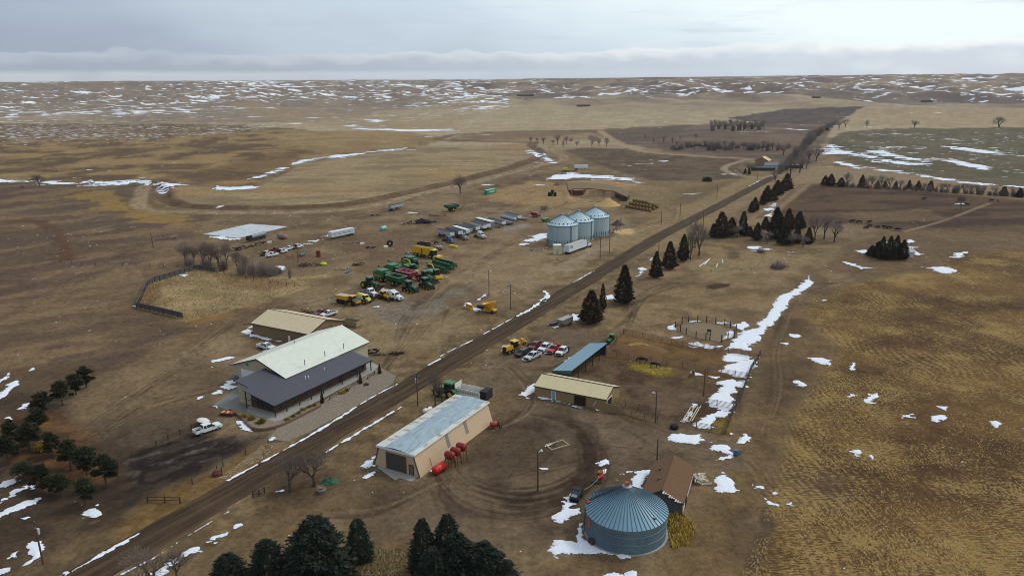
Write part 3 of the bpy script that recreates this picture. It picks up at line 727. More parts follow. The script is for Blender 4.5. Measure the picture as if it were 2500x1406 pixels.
def stones(name, W_, n, seed, m_, s0, s1, z=0.05):
    q = scatter_in(W_, n, seed); r_ = np.random.default_rng(seed + 1); b_v = []; b_f = []
    ico = np.array([(0, 0, 1), (0.9, 0, 0.2), (0.28, 0.85, 0.2), (-0.72, 0.53, 0.2), (-0.72, -0.53, 0.2), (0.28, -0.85, 0.2)])
    for i, (x, y) in enumerate(q):
        s = r_.uniform(s0, s1); a = r_.uniform(0, 6.28); R2 = np.array([[math.cos(a), -math.sin(a), 0], [math.sin(a), math.cos(a), 0], [0, 0, 1]])
        v = (ico * s * r_.uniform(0.6, 1.2, 3)) @ R2.T + (x, y, hz(x, y) if n < 900 else 0) + (0, 0, z); k = len(b_v)
        b_v += [tuple(p) for p in v]; b_f += [(k, k + 1 + j, k + 1 + (j + 1) % 5) for j in range(5)]
    return np_mesh(name, np.array(b_v), np.array(b_f), m_, False)


obj('gravel', stones('gravel', P2(GRAVEL), 9000, 3, gv, 0.10, 0.22), kind='stuff')
pg = mat('pale_cobble', (168, 152, 132), 0.9, var=0.4, vs=2.0)
obj('pebbles', stones('pebbles', P2([(640, 1085), (700, 1078), (640, 1120), (575, 1158), (550, 1172), (530, 1168), (580, 1135)]), 700, 5, pg, 0.07, 0.16), kind='stuff')

SN = [  # snow patches, photo pixels
    [(1345, 1345), (1350, 1313), (1380, 1312), (1405, 1318), (1412, 1280), (1420, 1276), (1424, 1300), (1432, 1318), (1470, 1335), (1530, 1357), (1500, 1362), (1420, 1352), (1383, 1352), (1350, 1358)],
    [(1349, 1272), (1362, 1250), (1365, 1235), (1378, 1225), (1400, 1226), (1402, 1238), (1422, 1236), (1405, 1258), (1385, 1275), (1372, 1291)],
    [(1379, 1214), (1395, 1197), (1399, 1205), (1390, 1226)], [(1542, 1188), (1556, 1151), (1594, 1148), (1568, 1196)], [(1463, 1128), (1470, 1115), (1490, 1119), (1487, 1133), (1467, 1140)],
    [(1452, 1136), (1459, 1122), (1457, 1140)], [(1468, 1145), (1483, 1143), (1480, 1160), (1474, 1158)], [(1315, 1140), (1340, 1143), (1342, 1147), (1318, 1145)], [(1510, 1156), (1530, 1151), (1550, 1152), (1512, 1160)],
    [(1622, 1067), (1624, 1055), (1645, 1055), (1660, 1053), (1675, 1058), (1710, 1060), (1700, 1066), (1716, 1075), (1695, 1084), (1655, 1081), (1630, 1078)],
    [(1715, 1095), (1733, 1083), (1770, 1086), (1780, 1096), (1792, 1102), (1792, 1114), (1785, 1123), (1753, 1121), (1780, 1111), (1770, 1106), (1740, 1107)],
    [(1737, 1170), (1765, 1154), (1777, 1160), (1800, 1180), (1801, 1196), (1785, 1201), (1772, 1203), (1752, 1203)], [(1470, 1406), (1500, 1398), (1567, 1388), (1560, 1402), (1545, 1415), (1470, 1412)],
    [(1762, 874), (1768, 859), (1800, 865), (1830, 867), (1844, 875), (1820, 883), (1775, 885)], [(1754, 905), (1775, 889), (1810, 881), (1852, 869), (1847, 890), (1832, 916), (1822, 925), (1790, 919)],
    [(1748, 938), (1765, 927), (1790, 924), (1800, 932), (1826, 929), (1824, 946), (1800, 949), (1790, 965), (1795, 975), (1788, 990), (1791, 1001), (1770, 1004), (1740, 1001), (1724, 985), (1740, 965), (1765, 940)],
    [(1695, 1037), (1710, 1019), (1730, 1007), (1760, 1002), (1787, 1007), (1775, 1016), (1750, 1020), (1738, 1032), (1742, 1043), (1715, 1047), (1702, 1039)],
    [(1772, 852), (1790, 830), (1810, 811), (1850, 799), (1845, 790), (1870, 779), (1890, 768), (1902, 760), (1897, 780), (1870, 806), (1862, 815), (1860, 833), (1830, 843), (1832, 857), (1800, 851)],
    [(1785, 795), (1815, 786), (1832, 795), (1815, 806)], [(1678, 838), (1705, 835), (1735, 844), (1772, 842), (1765, 849), (1720, 851)], [(1680, 845), (1702, 848), (1695, 854)],
    [(1623, 800), (1650, 789), (1649, 805), (1640, 809)], [(1634, 825), (1668, 821), (1662, 829)], [(1778, 804), (1793, 807), (1791, 822), (1780, 828), (1750, 834), (1775, 819)], [(1733, 787), (1775, 786), (1792, 792), (1760, 791)],
    [(1660, 790), (1690, 783), (1715, 783), (1690, 788)], [(1680, 905), (1695, 908), (1720, 916), (1700, 918)], [(1728, 918), (1755, 920), (1750, 926)], [(1664, 1030), (1700, 985), (1690, 1010), (1672, 1034)],
    [(1945, 705), (1975, 674), (1987, 690), (1960, 713), (1935, 726), (1925, 746), (1905, 772), (1890, 791), (1880, 800), (1858, 790), (1870, 775), (1885, 745), (1905, 720)],
    [(1972, 874), (1990, 872), (2010, 875), (2035, 884), (2044, 894), (2020, 894), (1995, 886)], [(2072, 895), (2085, 886), (2088, 900), (2078, 905)], [(1928, 928), (1950, 929), (1974, 940), (1960, 945), (1940, 938)],
    [(2104, 975), (2120, 963), (2145, 959), (2152, 970), (2130, 983), (2108, 983)], [(2065, 968), (2080, 962), (2093, 966), (2075, 971)], [(2270, 655), (2300, 652), (2335, 657), (2344, 664), (2310, 668), (2285, 662)],
    [(2003, 735), (2020, 729), (2016, 739)], [(2313, 632), (2340, 620), (2360, 617), (2350, 627), (2335, 638)], [(2194, 1011), (2235, 1007), (2231, 1021), (2200, 1022)], [(2268, 1015), (2300, 1012), (2306, 1017), (2290, 1033), (2280, 1029)],
    [(2290, 993), (2317, 992), (2310, 1003)], [(2418, 1030), (2430, 1025), (2445, 1035), (2430, 1043)], [(1925, 815), (1945, 817), (1957, 825), (1935, 828)], [(1904, 838), (1925, 834), (1923, 846)], [(2488, 1045), (2510, 1043), (2510, 1052)],
    [(2074, 1103), (2095, 1098), (2111, 1107), (2090, 1114)], [(2119, 1112), (2137, 1110), (2130, 1121)], [(1831, 1181), (1850, 1181), (1873, 1184), (1868, 1197), (1840, 1194)], [(1879, 1202), (1898, 1195), (1901, 1204), (1885, 1209)],
    [(1867, 1214), (1880, 1224), (1905, 1231), (1909, 1240), (1890, 1237), (1868, 1226)], [(1919, 1231), (1940, 1222), (1935, 1236)], [(1797, 1075), (1815, 1057), (1831, 1065), (1831, 1078), (1805, 1084)], [(1779, 1055), (1793, 1060), (1783, 1062)],
    [(0, 962), (25, 934), (49, 924), (40, 941), (20, 959), (0, 977), (-20, 985)], [(30, 1005), (55, 989), (85, 981), (75, 991), (50, 1001)], [(-10, 935), (25, 909), (20, 921), (0, 936)], [(7, 1021), (28, 1014), (26, 1024)],
    [(-20, 1185), (30, 1164), (62, 1166), (40, 1186), (10, 1196), (-20, 1200)], [(-10, 1232), (30, 1194), (66, 1187), (50, 1201), (20, 1219), (-10, 1238)], [(-10, 1262), (40, 1234), (107, 1211), (100, 1221), (50, 1246), (5, 1264)], [(62, 1186), (101, 1181), (75, 1196)],
    [(192, 1259), (215, 1244), (235, 1242), (252, 1247), (246, 1263), (220, 1263)], [(229, 1233), (243, 1228), (241, 1236)], [(60, 1382), (80, 1358), (64, 1330), (72, 1314), (95, 1317), (117, 1312), (101, 1336), (96, 1361), (70, 1377)],
    [(18, 1356), (46, 1344), (41, 1361), (22, 1363)], [(-10, 1388), (52, 1380), (10, 1401), (-10, 1406)], [(47, 1265), (81, 1261), (60, 1269)], [(-10, 1078), (21, 1072), (5, 1083)], [(69, 906), (86, 894), (83, 904)], [(130, 1412), (160, 1392), (170, 1395), (150, 1412)],
    [(350, 1416), (400, 1374), (450, 1349), (500, 1321), (556, 1295), (580, 1276), (597, 1269), (591, 1286), (560, 1306), (545, 1313), (500, 1333), (455, 1359), (420, 1386), (390, 1416)],
    [(527, 945), (545, 937), (575, 925), (581, 935), (566, 940), (586, 943), (570, 949), (545, 952), (533, 948)], [(511, 962), (535, 952), (551, 955), (540, 961), (520, 966)], [(474, 972), (490, 968), (504, 966), (485, 975)], [(583, 954), (595, 951), (598, 963), (586, 964)],
    [(519, 993), (535, 988), (531, 997)], [(572, 1027), (590, 1028), (605, 1039), (615, 1053), (600, 1051), (585, 1041)], [(651, 1077), (665, 1066), (673, 1068), (668, 1078)], [(589, 981), (599, 977), (597, 985)],
    [(589, 811), (600, 804), (613, 798), (617, 815), (640, 822), (690, 832), (722, 838), (680, 836), (620, 823), (606, 821)], [(508, 881), (550, 874), (572, 871), (545, 883), (515, 888)], [(640, 858), (660, 852), (655, 860)],
    [(872, 1141), (890, 1129), (915, 1116), (912, 1136), (895, 1143)], [(880, 1166), (900, 1158), (919, 1149), (911, 1161), (890, 1173)], [(1045, 1156), (1060, 1145), (1082, 1129), (1063, 1152)],
    [(1258, 966), (1275, 959), (1290, 947), (1306, 935), (1307, 966), (1290, 967), (1300, 977), (1285, 976), (1275, 969)], [(1310, 966), (1352, 975), (1350, 980), (1312, 970)], [(1360, 979), (1400, 989), (1434, 999), (1400, 995)], [(1453, 999), (1472, 1003), (1455, 1004)],
    [(1376, 884), (1400, 867), (1398, 873), (1383, 886)], [(1220, 846), (1240, 839), (1245, 846), (1225, 851)], [(1221, 860), (1235, 851), (1235, 860), (1225, 863)], [(1275, 879), (1283, 874), (1288, 882), (1280, 884)], [(1344, 870), (1358, 865), (1352, 873)],
    [(1329, 863), (1335, 857), (1336, 864)], [(1349, 801), (1366, 792), (1366, 798), (1353, 805)], [(1374, 786), (1385, 775), (1400, 767), (1416, 775), (1422, 784), (1400, 786)], [(1334, 793), (1341, 789), (1339, 796)],
    [(1556, 656), (1570, 649), (1577, 660), (1562, 669)], [(1550, 676), (1572, 667), (1560, 675)], [(1584, 634), (1594, 631), (1590, 637)], [(1470, 726), (1492, 720), (1500, 730), (1480, 733)],
    [(1271, 599), (1300, 577), (1336, 568), (1337, 584), (1310, 589), (1288, 593), (1275, 602)], [(1336, 439), (1345, 430), (1365, 425), (1390, 423), (1440, 427), (1500, 431), (1540, 435), (1557, 440), (1571, 446), (1560, 448), (1540, 445), (1500, 441), (1440, 437), (1400, 438), (1375, 442), (1350, 441)],
    [(1282, 371), (1290, 366), (1320, 377), (1345, 389), (1359, 398), (1350, 400), (1320, 387)], [(496, 580), (530, 583), (572, 588), (587, 585), (540, 579)], [(733, 598), (760, 590), (792, 584), (765, 595)], [(784, 580), (817, 569), (802, 579)],
    [(2214, 590), (2230, 583), (2232, 607), (2217, 604)], [(2217, 615), (2230, 612), (2248, 625), (2232, 625)], [(2088, 615), (2110, 611), (2127, 616), (2105, 623)], [(1819, 606), (1850, 602), (1877, 609), (1850, 613), (1825, 611)], [(1880, 613), (1920, 613), (1955, 617), (1920, 617)],
    [(-120, 438), (0, 438), (40, 441), (90, 443), (150, 446), (250, 444), (330, 441), (400, 445), (427, 450), (412, 455), (405, 470), (395, 476), (385, 466), (358, 458), (395, 460), (390, 454), (330, 451), (200, 453), (120, 451), (30, 448), (-120, 447)],
    [(508, 460), (530, 455), (560, 457), (620, 454), (642, 459), (590, 464), (530, 465)], [(610, 438), (650, 424), (690, 409), (730, 393), (800, 383), (800, 386), (735, 398), (690, 416), (650, 431)], [(800, 384), (900, 370), (990, 362), (990, 365), (900, 375), (810, 389)],
    [(832, 308), (865, 305), (890, 314), (1000, 317), (1122, 317), (1122, 321), (1000, 322), (880, 318)], [(893, 293), (930, 292), (940, 296), (920, 301)], [(2012, 369), (2030, 354), (2040, 359), (2060, 367), (2110, 376), (2200, 393), (2282, 403), (2250, 406), (2180, 403), (2120, 389), (2060, 379), (2012, 379)],
    [(2100, 369), (2150, 365), (2200, 379), (2272, 396), (2200, 391)], [(2298, 357), (2360, 361), (2442, 372), (2420, 379), (2340, 367)], [(2298, 389), (2340, 394), (2432, 412), (2400, 416), (2330, 402)], [(2028, 392), (2060, 397), (2112, 412), (2090, 413), (2050, 403)],
    [(2108, 409), (2200, 419), (2350, 443), (2520, 459), (2520, 463), (2350, 449), (2200, 425)], [(380, 444), (430, 448), (460, 454), (440, 456), (420, 453)], [(1868, 512), (1890, 498), (1896, 507), (1872, 517)], [(1866, 528), (1888, 516), (1884, 530)],
    [(1985, 612), (2005, 610), (2000, 615)], [(2060, 640), (2120, 655), (2150, 657), (2100, 659)], [(2335, 500), (2350, 497), (2360, 501)], [(770, 865), (800, 860), (790, 867)], [(668, 1203), (690, 1195), (706, 1194), (690, 1206)], [(560, 1172), (564, 1166), (580, 1158), (574, 1168)],
    [(440, 672), (455, 668), (450, 676)], [(324, 748), (336, 742), (334, 752)], [(674, 655), (690, 650), (700, 656), (685, 660)], [(1128, 748), (1145, 736), (1150, 744), (1160, 754), (1140, 753)], [(1155, 756), (1170, 752), (1172, 760), (1158, 761)],
    [(1165, 731), (1185, 719), (1186, 723), (1170, 734)], [(905, 752), (930, 745), (925, 752)], [(1255, 560), (1268, 556), (1262, 562)],
]
SNL = [  # narrow drifts along edges: points, half width
    ([(229, 1366), (280, 1337), (341, 1303)], 0.55), ([(160, 1405), (229, 1367)], 0.3), ([(299, 1403), (380, 1361), (460, 1309), (559, 1250)], 0.28), ([(560, 1173), (620, 1140), (675, 1110), (782, 1050), (883, 986)], 0.4), ([(883, 986), (930, 959), (970, 939)], 0.25),
    ([(796, 1106), (870, 1060), (980, 995)], 0.45), ([(1046, 893), (1075, 877)], 0.35), ([(1075, 871), (1109, 853), (1154, 832)], 0.3), ([(1181, 817), (1253, 777)], 0.3), ([(1262, 773), (1300, 753), (1335, 723)], 0.7), ([(1328, 712), (1338, 722), (1332, 735)], 0.7),
    ([(1401, 690), (1452, 661)], 0.35), ([(1690, 905), (1730, 960), (1700, 1005)], 0.0), ([(1955, 497), (1890, 505), (1860, 530)], 0.0), ([(1830, 455), (1852, 443)], 0.7), ([(1795, 415), (1800, 422), (1822, 432)], 0.5), ([(2480, 360), (2440, 352)], 0.0)]


def snow_mesh():
    V = []; Fq = []; base = 0
    items = [(P2(q), None) for q in SN] + [(P2(smooth(q, 4)), h_) for q, h_ in SNL if h_ > 0]
    for k, (W_, hw) in enumerate(items):
        a = np.array(W_); dist = np.hypot(*a.mean(0)); res = max(0.15, dist / 760 * 0.55)
        ext = 1.0; xs = np.arange(a[:, 0].min() - ext, a[:, 0].max() + ext, res); ys = np.arange(a[:, 1].min() - ext, a[:, 1].max() + ext, res * (1.0 if dist < 350 else 2.0))
        if len(xs) * len(ys) > 600000: continue
        X, Y = np.meshgrid(xs, ys); x = X.ravel(); y = Y.ravel()
        if hw is None:
            s = sd_poly(x, y, W_); size = math.sqrt(abs(0.5 * sum(W_[i][0] * W_[(i + 1) % len(W_)][1] - W_[(i + 1) % len(W_)][0] * W_[i][1] for i in range(len(W_)))))
            amp = min(1.3, 0.40 * size) * max(1, dist / 300)
            fld = s + (amp * 3.0 * (fbm(x / (amp * 2.8), y / (amp * 1.6), 90 + k, 5, 0.7) - 0.55) if dist < 300 else max(amp, 0.11 * size) * 7.0 * (fbm(x / (amp * 5), y / (amp * 2.0), 90 + k, 5, 0.7) - 0.53))
        else:
            fld = hw - d_line(x, y, W_) + hw * 3.2 * (fbm(x / 2.2, y / 2.2, 90 + k, 5, 0.7) - 0.60)
            amp = hw
        ok = (fld > 0).reshape(X.shape); cell = (ok[:-1, :-1].astype(int) + ok[1:, :-1] + ok[:-1, 1:] + ok[1:, 1:]) >= 3
        if not cell.any(): continue
        z = height(x, y) + 0.03 + 0.0011 * k + np.clip(fld * 0.22, -0.05, 0.16) * min(1.5, max(1, dist / 300))
        j, i = np.where(cell); nx = len(xs); f0 = j * nx + i
        fq = np.stack([f0, f0 + 1, f0 + nx + 1, f0 + nx], 1); used, inv = np.unique(fq, return_inverse=True)
        V.append(np.stack([x[used], y[used], z[used]], 1)); Fq.append(inv.reshape(fq.shape) + base); base += len(used)
    q = scatter_in(P2([(-100, 1406), (-100, 560), (500, 520), (1300, 440), (2000, 470), (2560, 620), (2560, 1406)]), 1100, 77); r_ = np.random.default_rng(78); q = q[fbm(q[:, 0] / 30, q[:, 1] / 30, 79, 3) > 0.47]
    for x, y in q:
        s = r_.uniform(0.04, 0.13) * max(1, math.hypot(x, y) / 190); l = s * r_.uniform(1, 3); a = r_.uniform(0.2, 1.2); c, d = math.cos(a), math.sin(a); z = hz(x, y) if x < -30 else 0.0
        V.append(np.array([(x - c * l, y - d * l, z + .02), (x + d * s, y - c * s, z + .03), (x + c * l, y + d * l, z + .02), (x - d * s, y + c * s, z + 0.09)])); Fq.append(np.array([[0, 1, 2, 3]]) + base); base += 4
    return np_mesh('snow', np.vstack(V), np.vstack(Fq), snow_mat)


snow_mat = mat('old_snow', (222, 226, 234), 0.7, var=0.12, vs=1.1, spec=0.2, dirt=0.16, bump=0.4)
obj('snow', snow_mesh(), kind='stuff')

# ------------------------------------------------------------------ buildings
D = math.radians
glass_d = mat('dark_glass', (26, 30, 36), 0.12, var=0.3, vs=0.8, spec=0.6)
glass_c = mat('cab_glass', (62, 78, 84), 0.15, var=0.3, vs=0.8, spec=0.7)
trim_d = mat('dark_trim', (62, 55, 48), 0.6)
trim_w = mat('white_trim', (222, 220, 212), 0.5, var=0.05)
steel = mat('galvanised', (128, 136, 140), 0.45, 0.35, var=0.25, vs=2)
black = mat('black_rubber', (24, 23, 22), 0.85, var=0.3, vs=3, dirt=0.25)
rust = mat('rusty_steel', (112, 62, 42), 0.9, var=0.4, vs=2)
wood_g = mat('grey_timber', (116, 106, 94), 0.9, var=0.35, vs=2, stretch=(1, 1, 0.3))
wood_d = mat('dark_timber', (62, 52, 46), 0.9, var=0.35, vs=2)


def slab_roof(b, x0, x1, y0, z0, y1, z1, th=0.14):
    """sloping rectangular slab from (y0,z0) to (y1,z1)"""
    if y0 < y1: b.prism([(y0, z0), (y1, z1), (y1, z1 + th), (y0, z0 + th)], x0, x1, 'x')
    else: b.prism([(y1, z1), (y0, z0), (y0, z0 + th), (y1, z1 + th)], x0, x1, 'x')
    return b


def gable_walls(L, W_, e, r):
    b = MB(); b.prism([(0, 0), (W_, 0), (W_, e), (W_ / 2, r), (0, e)], 0, L, 'x'); return b


def gable_roof(root, L, W_, e, r, m_, ov=0.45, th=0.14, name='roof', ridge=None):
    k = (r - e) / (W_ / 2); b = MB()
    slab_roof(b, -ov, L + ov, -ov, e - k * ov + 0.03, W_ / 2, r + 0.03, th); slab_roof(b, -ov, L + ov, W_ / 2, r + 0.03, W_ + ov, e - k * ov + 0.03, th)
    o = b.build(name, m_, root)
    c = MB(); c.prism([(W_ / 2 - 0.22, r + th - 0.02), (W_ / 2 + 0.22, r + th - 0.02), (W_ / 2, r + th + 0.1)], -ov - 0.01, L + ov + 0.01, 'x'); c.build('ridge_cap', ridge or m_, o)
    tr = MB()
    for x in (-ov - 0.05, L + ov):
        tr.prism([(-ov, e - k * ov - 0.12), (W_ / 2, r - 0.12), (W_ / 2, r + th), (-ov, e - k * ov + th)], x, x + 0.05, 'x'); tr.prism([(W_ / 2, r - 0.12), (W_ + ov, e - k * ov - 0.12), (W_ + ov, e - k * ov + th), (W_ / 2, r + th)], x, x + 0.05, 'x')
    for y in (-ov - 0.06, W_ + ov): tr.box(-ov, L + ov, y, y + 0.06, e - k * ov - 0.06, e - k * ov + 0.14)
    tr.build('fascia', trim_d, o)
    return o


def door_panel(root, name, m_, p0, p1, z0, z1, out, fr=None, fw=0.12, handle=False):
    """panel on a wall from p0 to p1 (local xy), standing proud of it along the unit vector out"""
    (ax, ay), (bx, by) = p0, p1; L = math.hypot(bx - ax, by - ay); a = math.atan2(by - ay, bx - ax)
    Mx = Matrix.Translation((ax, ay, 0)) @ RZ(a); s = 1 if (-math.sin(a) * out[0] + math.cos(a) * out[1]) > 0 else -1
    y = sorted((0, 0.06 * s)); b = MB(); b.box(0, L, y[0], y[1], z0, z1, Mx); o = b.build(name, m_, root)
    f = MB(); y = sorted((0, 0.11 * s))
    for q in ((-fw, 0, z0, z1 + fw), (L, L + fw, z0, z1 + fw), (0, L, z1, z1 + fw)): f.box(q[0], q[1], y[0], y[1], q[2], q[3], Mx)
    if name == 'window': f.box(-fw, L + fw, y[0], sorted((0, 0.16 * s))[1] if s > 0 else y[1], z0 - fw, z0, Mx)
    f.build('frame', fr or trim_d, o)
    if handle:
        h = MB(); y = sorted((0.06 * s, 0.14 * s)); h.box(L - 0.25, L - 0.15, y[0], y[1], 1.0, 1.12, Mx); h.build('handle', steel, o)
    return o


# shop with the lean-to office
cream = ribbed('cream_siding', (172, 164, 138), 3, 0.3, 0.12, 0.6, 0, 0.08, (140, 128, 104), 0.3, 0.4)
whiteroof = ribbed('pale_roof_metal', (206, 208, 194), 0, 0.9, 0.05, 0.45, 0.0, 0.06, (176, 176, 160), 0.3, 0.35, 0.25)
darktile = ribbed('charcoal_tile_metal', (62, 58, 73), 1, 0.46, 0.24, 0.5, 0.0, 0.15, (70, 66, 72), 0.4, 0.9, 0.5, line=((18, 17, 24), 0.9))
brick = ribbed('dark_brick', (84, 54, 44), 2, 0.1, 0.12, 0.9, 0, 0.25, (60, 40, 34), 0.5, 0.3, 1.5)
shop = thing('machine_shop', 'big machine shop with pale roof and charcoal lean-to office', 'workshop', (-54.4, 170.0, 0), D(59.9))
L_, W_, e_, r_ = 29.6, 18.4, 4.4, 7.5
gable_walls(L_, W_, e_, r_).build('wall', cream, shop)
rf = gable_roof(shop, L_, W_, e_, r_, whiteroof, 0.5)
for px_, py_, z in ((719, 839, 7.4), (744, 886, 5.8), (793, 865, 5.8), (839, 846, 5.8)):
    q = flat(px_, py_, z); v = shop.matrix_basis.inverted() @ Vector(q); b = MB(); b.tube((v.x, v.y, z - 0.6), (v.x, v.y, z + 0.75), 0.11); b.lathe([(0.0, 0.12), (0.2, 0.05), (0.2, 0.0), (0, 0)], 10, Matrix.Translation((v.x, v.y, z + 0.75))); b.build('vent_pipe', steel, rf)
door_panel(shop, 'overhead_door', mat('white_door', (214, 216, 216), 0.5, var=0.06), (0, 15.4), (0, 10.6), 0, 3.7, (-1, 0), trim_w)
b = MB(); b.box(-0.3, 0, 12.7, 13.1, 5.2, 5.45); b.build('wall_lamp', trim_d, shop)
zr = lambda v: 2.8 + 0.18 * (v + 7.7)
b = MB(); pl = [(-11, -7.7), (22.5, -7.7), (22.5, -0.05), (-0.05, -0.05), (-0.05, 6.8), (-9.3, 6.8), (-9.3, 2.2), (-11, 2.2)]; n = len(pl)
b.add([(x, y, zr(y) + 0.16) for x, y in pl] + [(x, y, zr(y)) for x, y in pl], [tuple(range(n)), tuple(range(2 * n - 1, n - 1, -1))] + [(i, i + n, (i + 1) % n + n, (i + 1) % n) for i in range(n)])
lr = b.build('lean_to_roof', darktile, shop)
g = MB(); g.box(-11.0, 22.5, -7.86, -7.72, 2.72, 2.9); g.box(-11.12, -11.02, -7.7, 2.2, 2.7, 2.78); g.build('gutter', mat('black_gutter', (30, 28, 30), 0.4), lr)
for u, v in ((2.8, -3.6), (3.5, -3.9), (9.4, -3.5)):
    k = MB(); k.tube((u, v, zr(v)), (u, v, zr(v) + 0.8), 0.09); k.lathe([(0.16, 0), (0.16, 0.12), (0, 0.18)], 8, Matrix.Translation((u, v, zr(v) + 0.75))); k.build('flue', trim_w, lr)
k = MB(); k.box(15.5, 18.0, -0.75, -0.5, zr(-0.75) + 0.12, zr(-0.5) + 0.26); k.build('snow_guard', steel, lr)
b = MB(); ob = [(-9.2, -6.0), (21.9, -6.0), (21.9, -0.1), (-0.1, -0.1), (-0.1, 1.9), (-9.2, 1.9)]; n = len(ob)
b.add([(x, y, 0) for x, y in ob] + [(x, y, zr(y) - 0.02) for x, y in ob], [(i, (i + 1) % n, (i + 1) % n + n, i + n) for i in range(n)]); b.build('office_wall', brick, shop)
b = MB(); b.box(-8.8, -0.1, 1.9, 6.5, 0, 4.5); b.build('side_wall', cream, shop)
for u in (-7.6, -3.4, 0.6, 4.4, 7.4, 15.8, 19.2): door_panel(shop, 'window', glass_d, (u, -6.0), (u + 1.7, -6.0), 0.75, 2.2, (0, -1), trim_d)
for v in (-5.0, -2.0): door_panel(shop, 'window', glass_d, (-9.2, v), (-9.2, v + 1.7), 0.75, 2.2, (-1, 0), trim_d)
door_panel(shop, 'door', mat('dark_door', (40, 34, 30), 0.4), (11.8, -6.0), (13.0, -6.0), 0.05, 2.2, (0, -1), trim_d, handle=True)
for u, v in ((-10.7, -7.4), (-7.2, -7.4), (-3.2, -7.4), (0.6, -7.4), (4.6, -7.4), (11.2, -7.4), (16.8, -7.4), (22.1, -7.4), (-10.7, 1.8), (22.1, -2.2)):
    b = MB(); b.box(u - 0.1, u + 0.1, v - 0.1, v + 0.1, 0.05, zr(v) + 0.02); b.build('porch_post', wood_d, shop)

# tan storage shed behind it
tanroof = ribbed('tan_roof_metal', (198, 180, 144), 0, 0.9, 0.04, 0.5, 0.0, 0.05, (170, 150, 118), 0.3, 0.25, 0.3)
tansid = ribbed('tan_siding', (122, 100, 68), 3, 0.3, 0.12, 0.7, 0, 0.08, (104, 86, 60), 0.4, 0.4)
shed = thing('storage_shed', 'long tan metal shed standing behind the machine shop', 'shed', (-77.5, 215.5, 0), D(-28.8))
gable_walls(22.4, 14.4, 3.7, 6.0).build('wall', tansid, shed); gable_roof(shed, 22.4, 14.4, 3.7, 6.0, tanroof, 0.3, ridge=mat('brown_ridge', (96, 78, 54), 0.6))
door_panel(shed, 'sliding_door', tansid, (22.4, 5), (22.4, 9.6), 0, 3.5, (1, 0)); door_panel(shed, 'door', trim_w, (14.2, 0), (15.2, 0), 0, 2.1, (0, -1), tansid, handle=True)
b = MB(); b.path([(0.05, 0.4, 3.5), (-1.8, -0.2, 3.1), (-3.2, -0.6, 2.9)], 0.16); b.build('exhaust_duct', trim_d, shed)
b = MB(); b.tube((0, 0.5, 0.2), (-0.9, 0.5, 0.2), 0.7, n=12); b.build('fan_housing', rust, shed)

# slant walled warehouse
peach = ribbed('peach_siding', (196, 168, 138), 3, 0.33, 0.14, 0.6, 0, 0.05, (176, 148, 118), 0.35, 0.5)
slant_roof = ribbed('streaked_zinc', (148, 166, 175), 0, 0.32, 0.12, 0.4, 0.1, 0.16, (82, 94, 102), 0.6, 0.35, 0.16, (1, 4, 1))
slant_edge = ribbed('stained_white_panel', (196, 196, 188), 0, 0.32, 0.12, 0.5, 0.0, 0.1, (96, 90, 74), 0.75, 0.35, 0.3, (0.9, 0.35, 1))
sl_ = thing('slant_wall_warehouse', 'peach warehouse with inward sloping walls and streaked zinc roof', 'warehouse', (-17.6, 129.5, 0), D(61.1))
SL_, SW, SH, SI = 27.4, 11.2, 4.4, 1.4
b = MB(); b.prism([(0, 0), (SW, 0), (SW - SI, SH), (SI, SH)], 0, SL_, 'x'); b.build('wall', peach, sl_)
k = 0.035; zt = lambda y: SH + 0.05 + 0.35 * (1 - abs(y - SW / 2) / (SW / 2 - SI + 0.3))
def roof_strip(y0, y1, name, m_, par):
    b = MB(); b.prism([(y0, zt(y0)), (y1, zt(y1)), (y1, zt(y1) + 0.12), (y0, zt(y0) + 0.12)], -0.35, SL_ + 0.35, 'x'); return b.build(name, m_, par)
ro = roof_strip(SI + 0.6, SW / 2, 'roof', slant_roof, sl_); roof_strip(SW / 2, SW - SI - 1.9, 'roof_panel', slant_roof, ro)
roof_strip(SW - SI - 1.9, SW - SI + 0.3, 'edge_panel', slant_edge, ro); roof_strip(SI - 0.3, SI + 0.6, 'edge_panel', slant_edge, ro)
b = MB(); b.box(-0.42, -0.36, SI - 0.3, SW - SI + 0.3, SH - 0.2, SH + 0.24); b.box(SL_ + 0.36, SL_ + 0.42, SI - 0.3, SW - SI + 0.3, SH - 0.2, SH + 0.24); b.box(-0.35, SL_ + 0.35, SI - 0.4, SI - 0.32, SH - 0.1, SH + 0.22); b.build('fascia', trim_w, ro)
for x0 in (-0.08, SL_):
    for sg in (0, 1):
        f_ = (lambda y: y) if sg == 0 else (lambda y: SW - y); b = MB(); fs = [(0, 3, 2, 1), (4, 5, 6, 7), (0, 1, 5, 4), (1, 2, 6, 5), (2, 3, 7, 6), (3, 0, 4, 7)]
        b.add([(x0 + dx, f_(y), z) for dx in (0, 0.08) for y, z in ((0, 0), (0.3, 0), (SI + 0.3, SH), (SI, SH))], fs if sg == 0 else [q[::-1] for q in fs]); b.build('corner_trim', mat('bronze_trim', (98, 86, 72), 0.6), sl_)
door_panel(sl_, 'overhead_door', ribbed('brown_door', (74, 66, 58), 2, 0.55, 0.06, 0.6, 0, 0.12, (60, 52, 46), 0.4, 0.5), (0, 7.9), (0, 3.3), 0, 3.45, (-1, 0), mat('bronze_trim', (98, 86, 72)))
door_panel(sl_, 'door', mat('grey_door', (104, 98, 88), 0.6), (0, 2.5), (0, 1.6), 0, 2.1, (-1, 0), trim_d, handle=True)
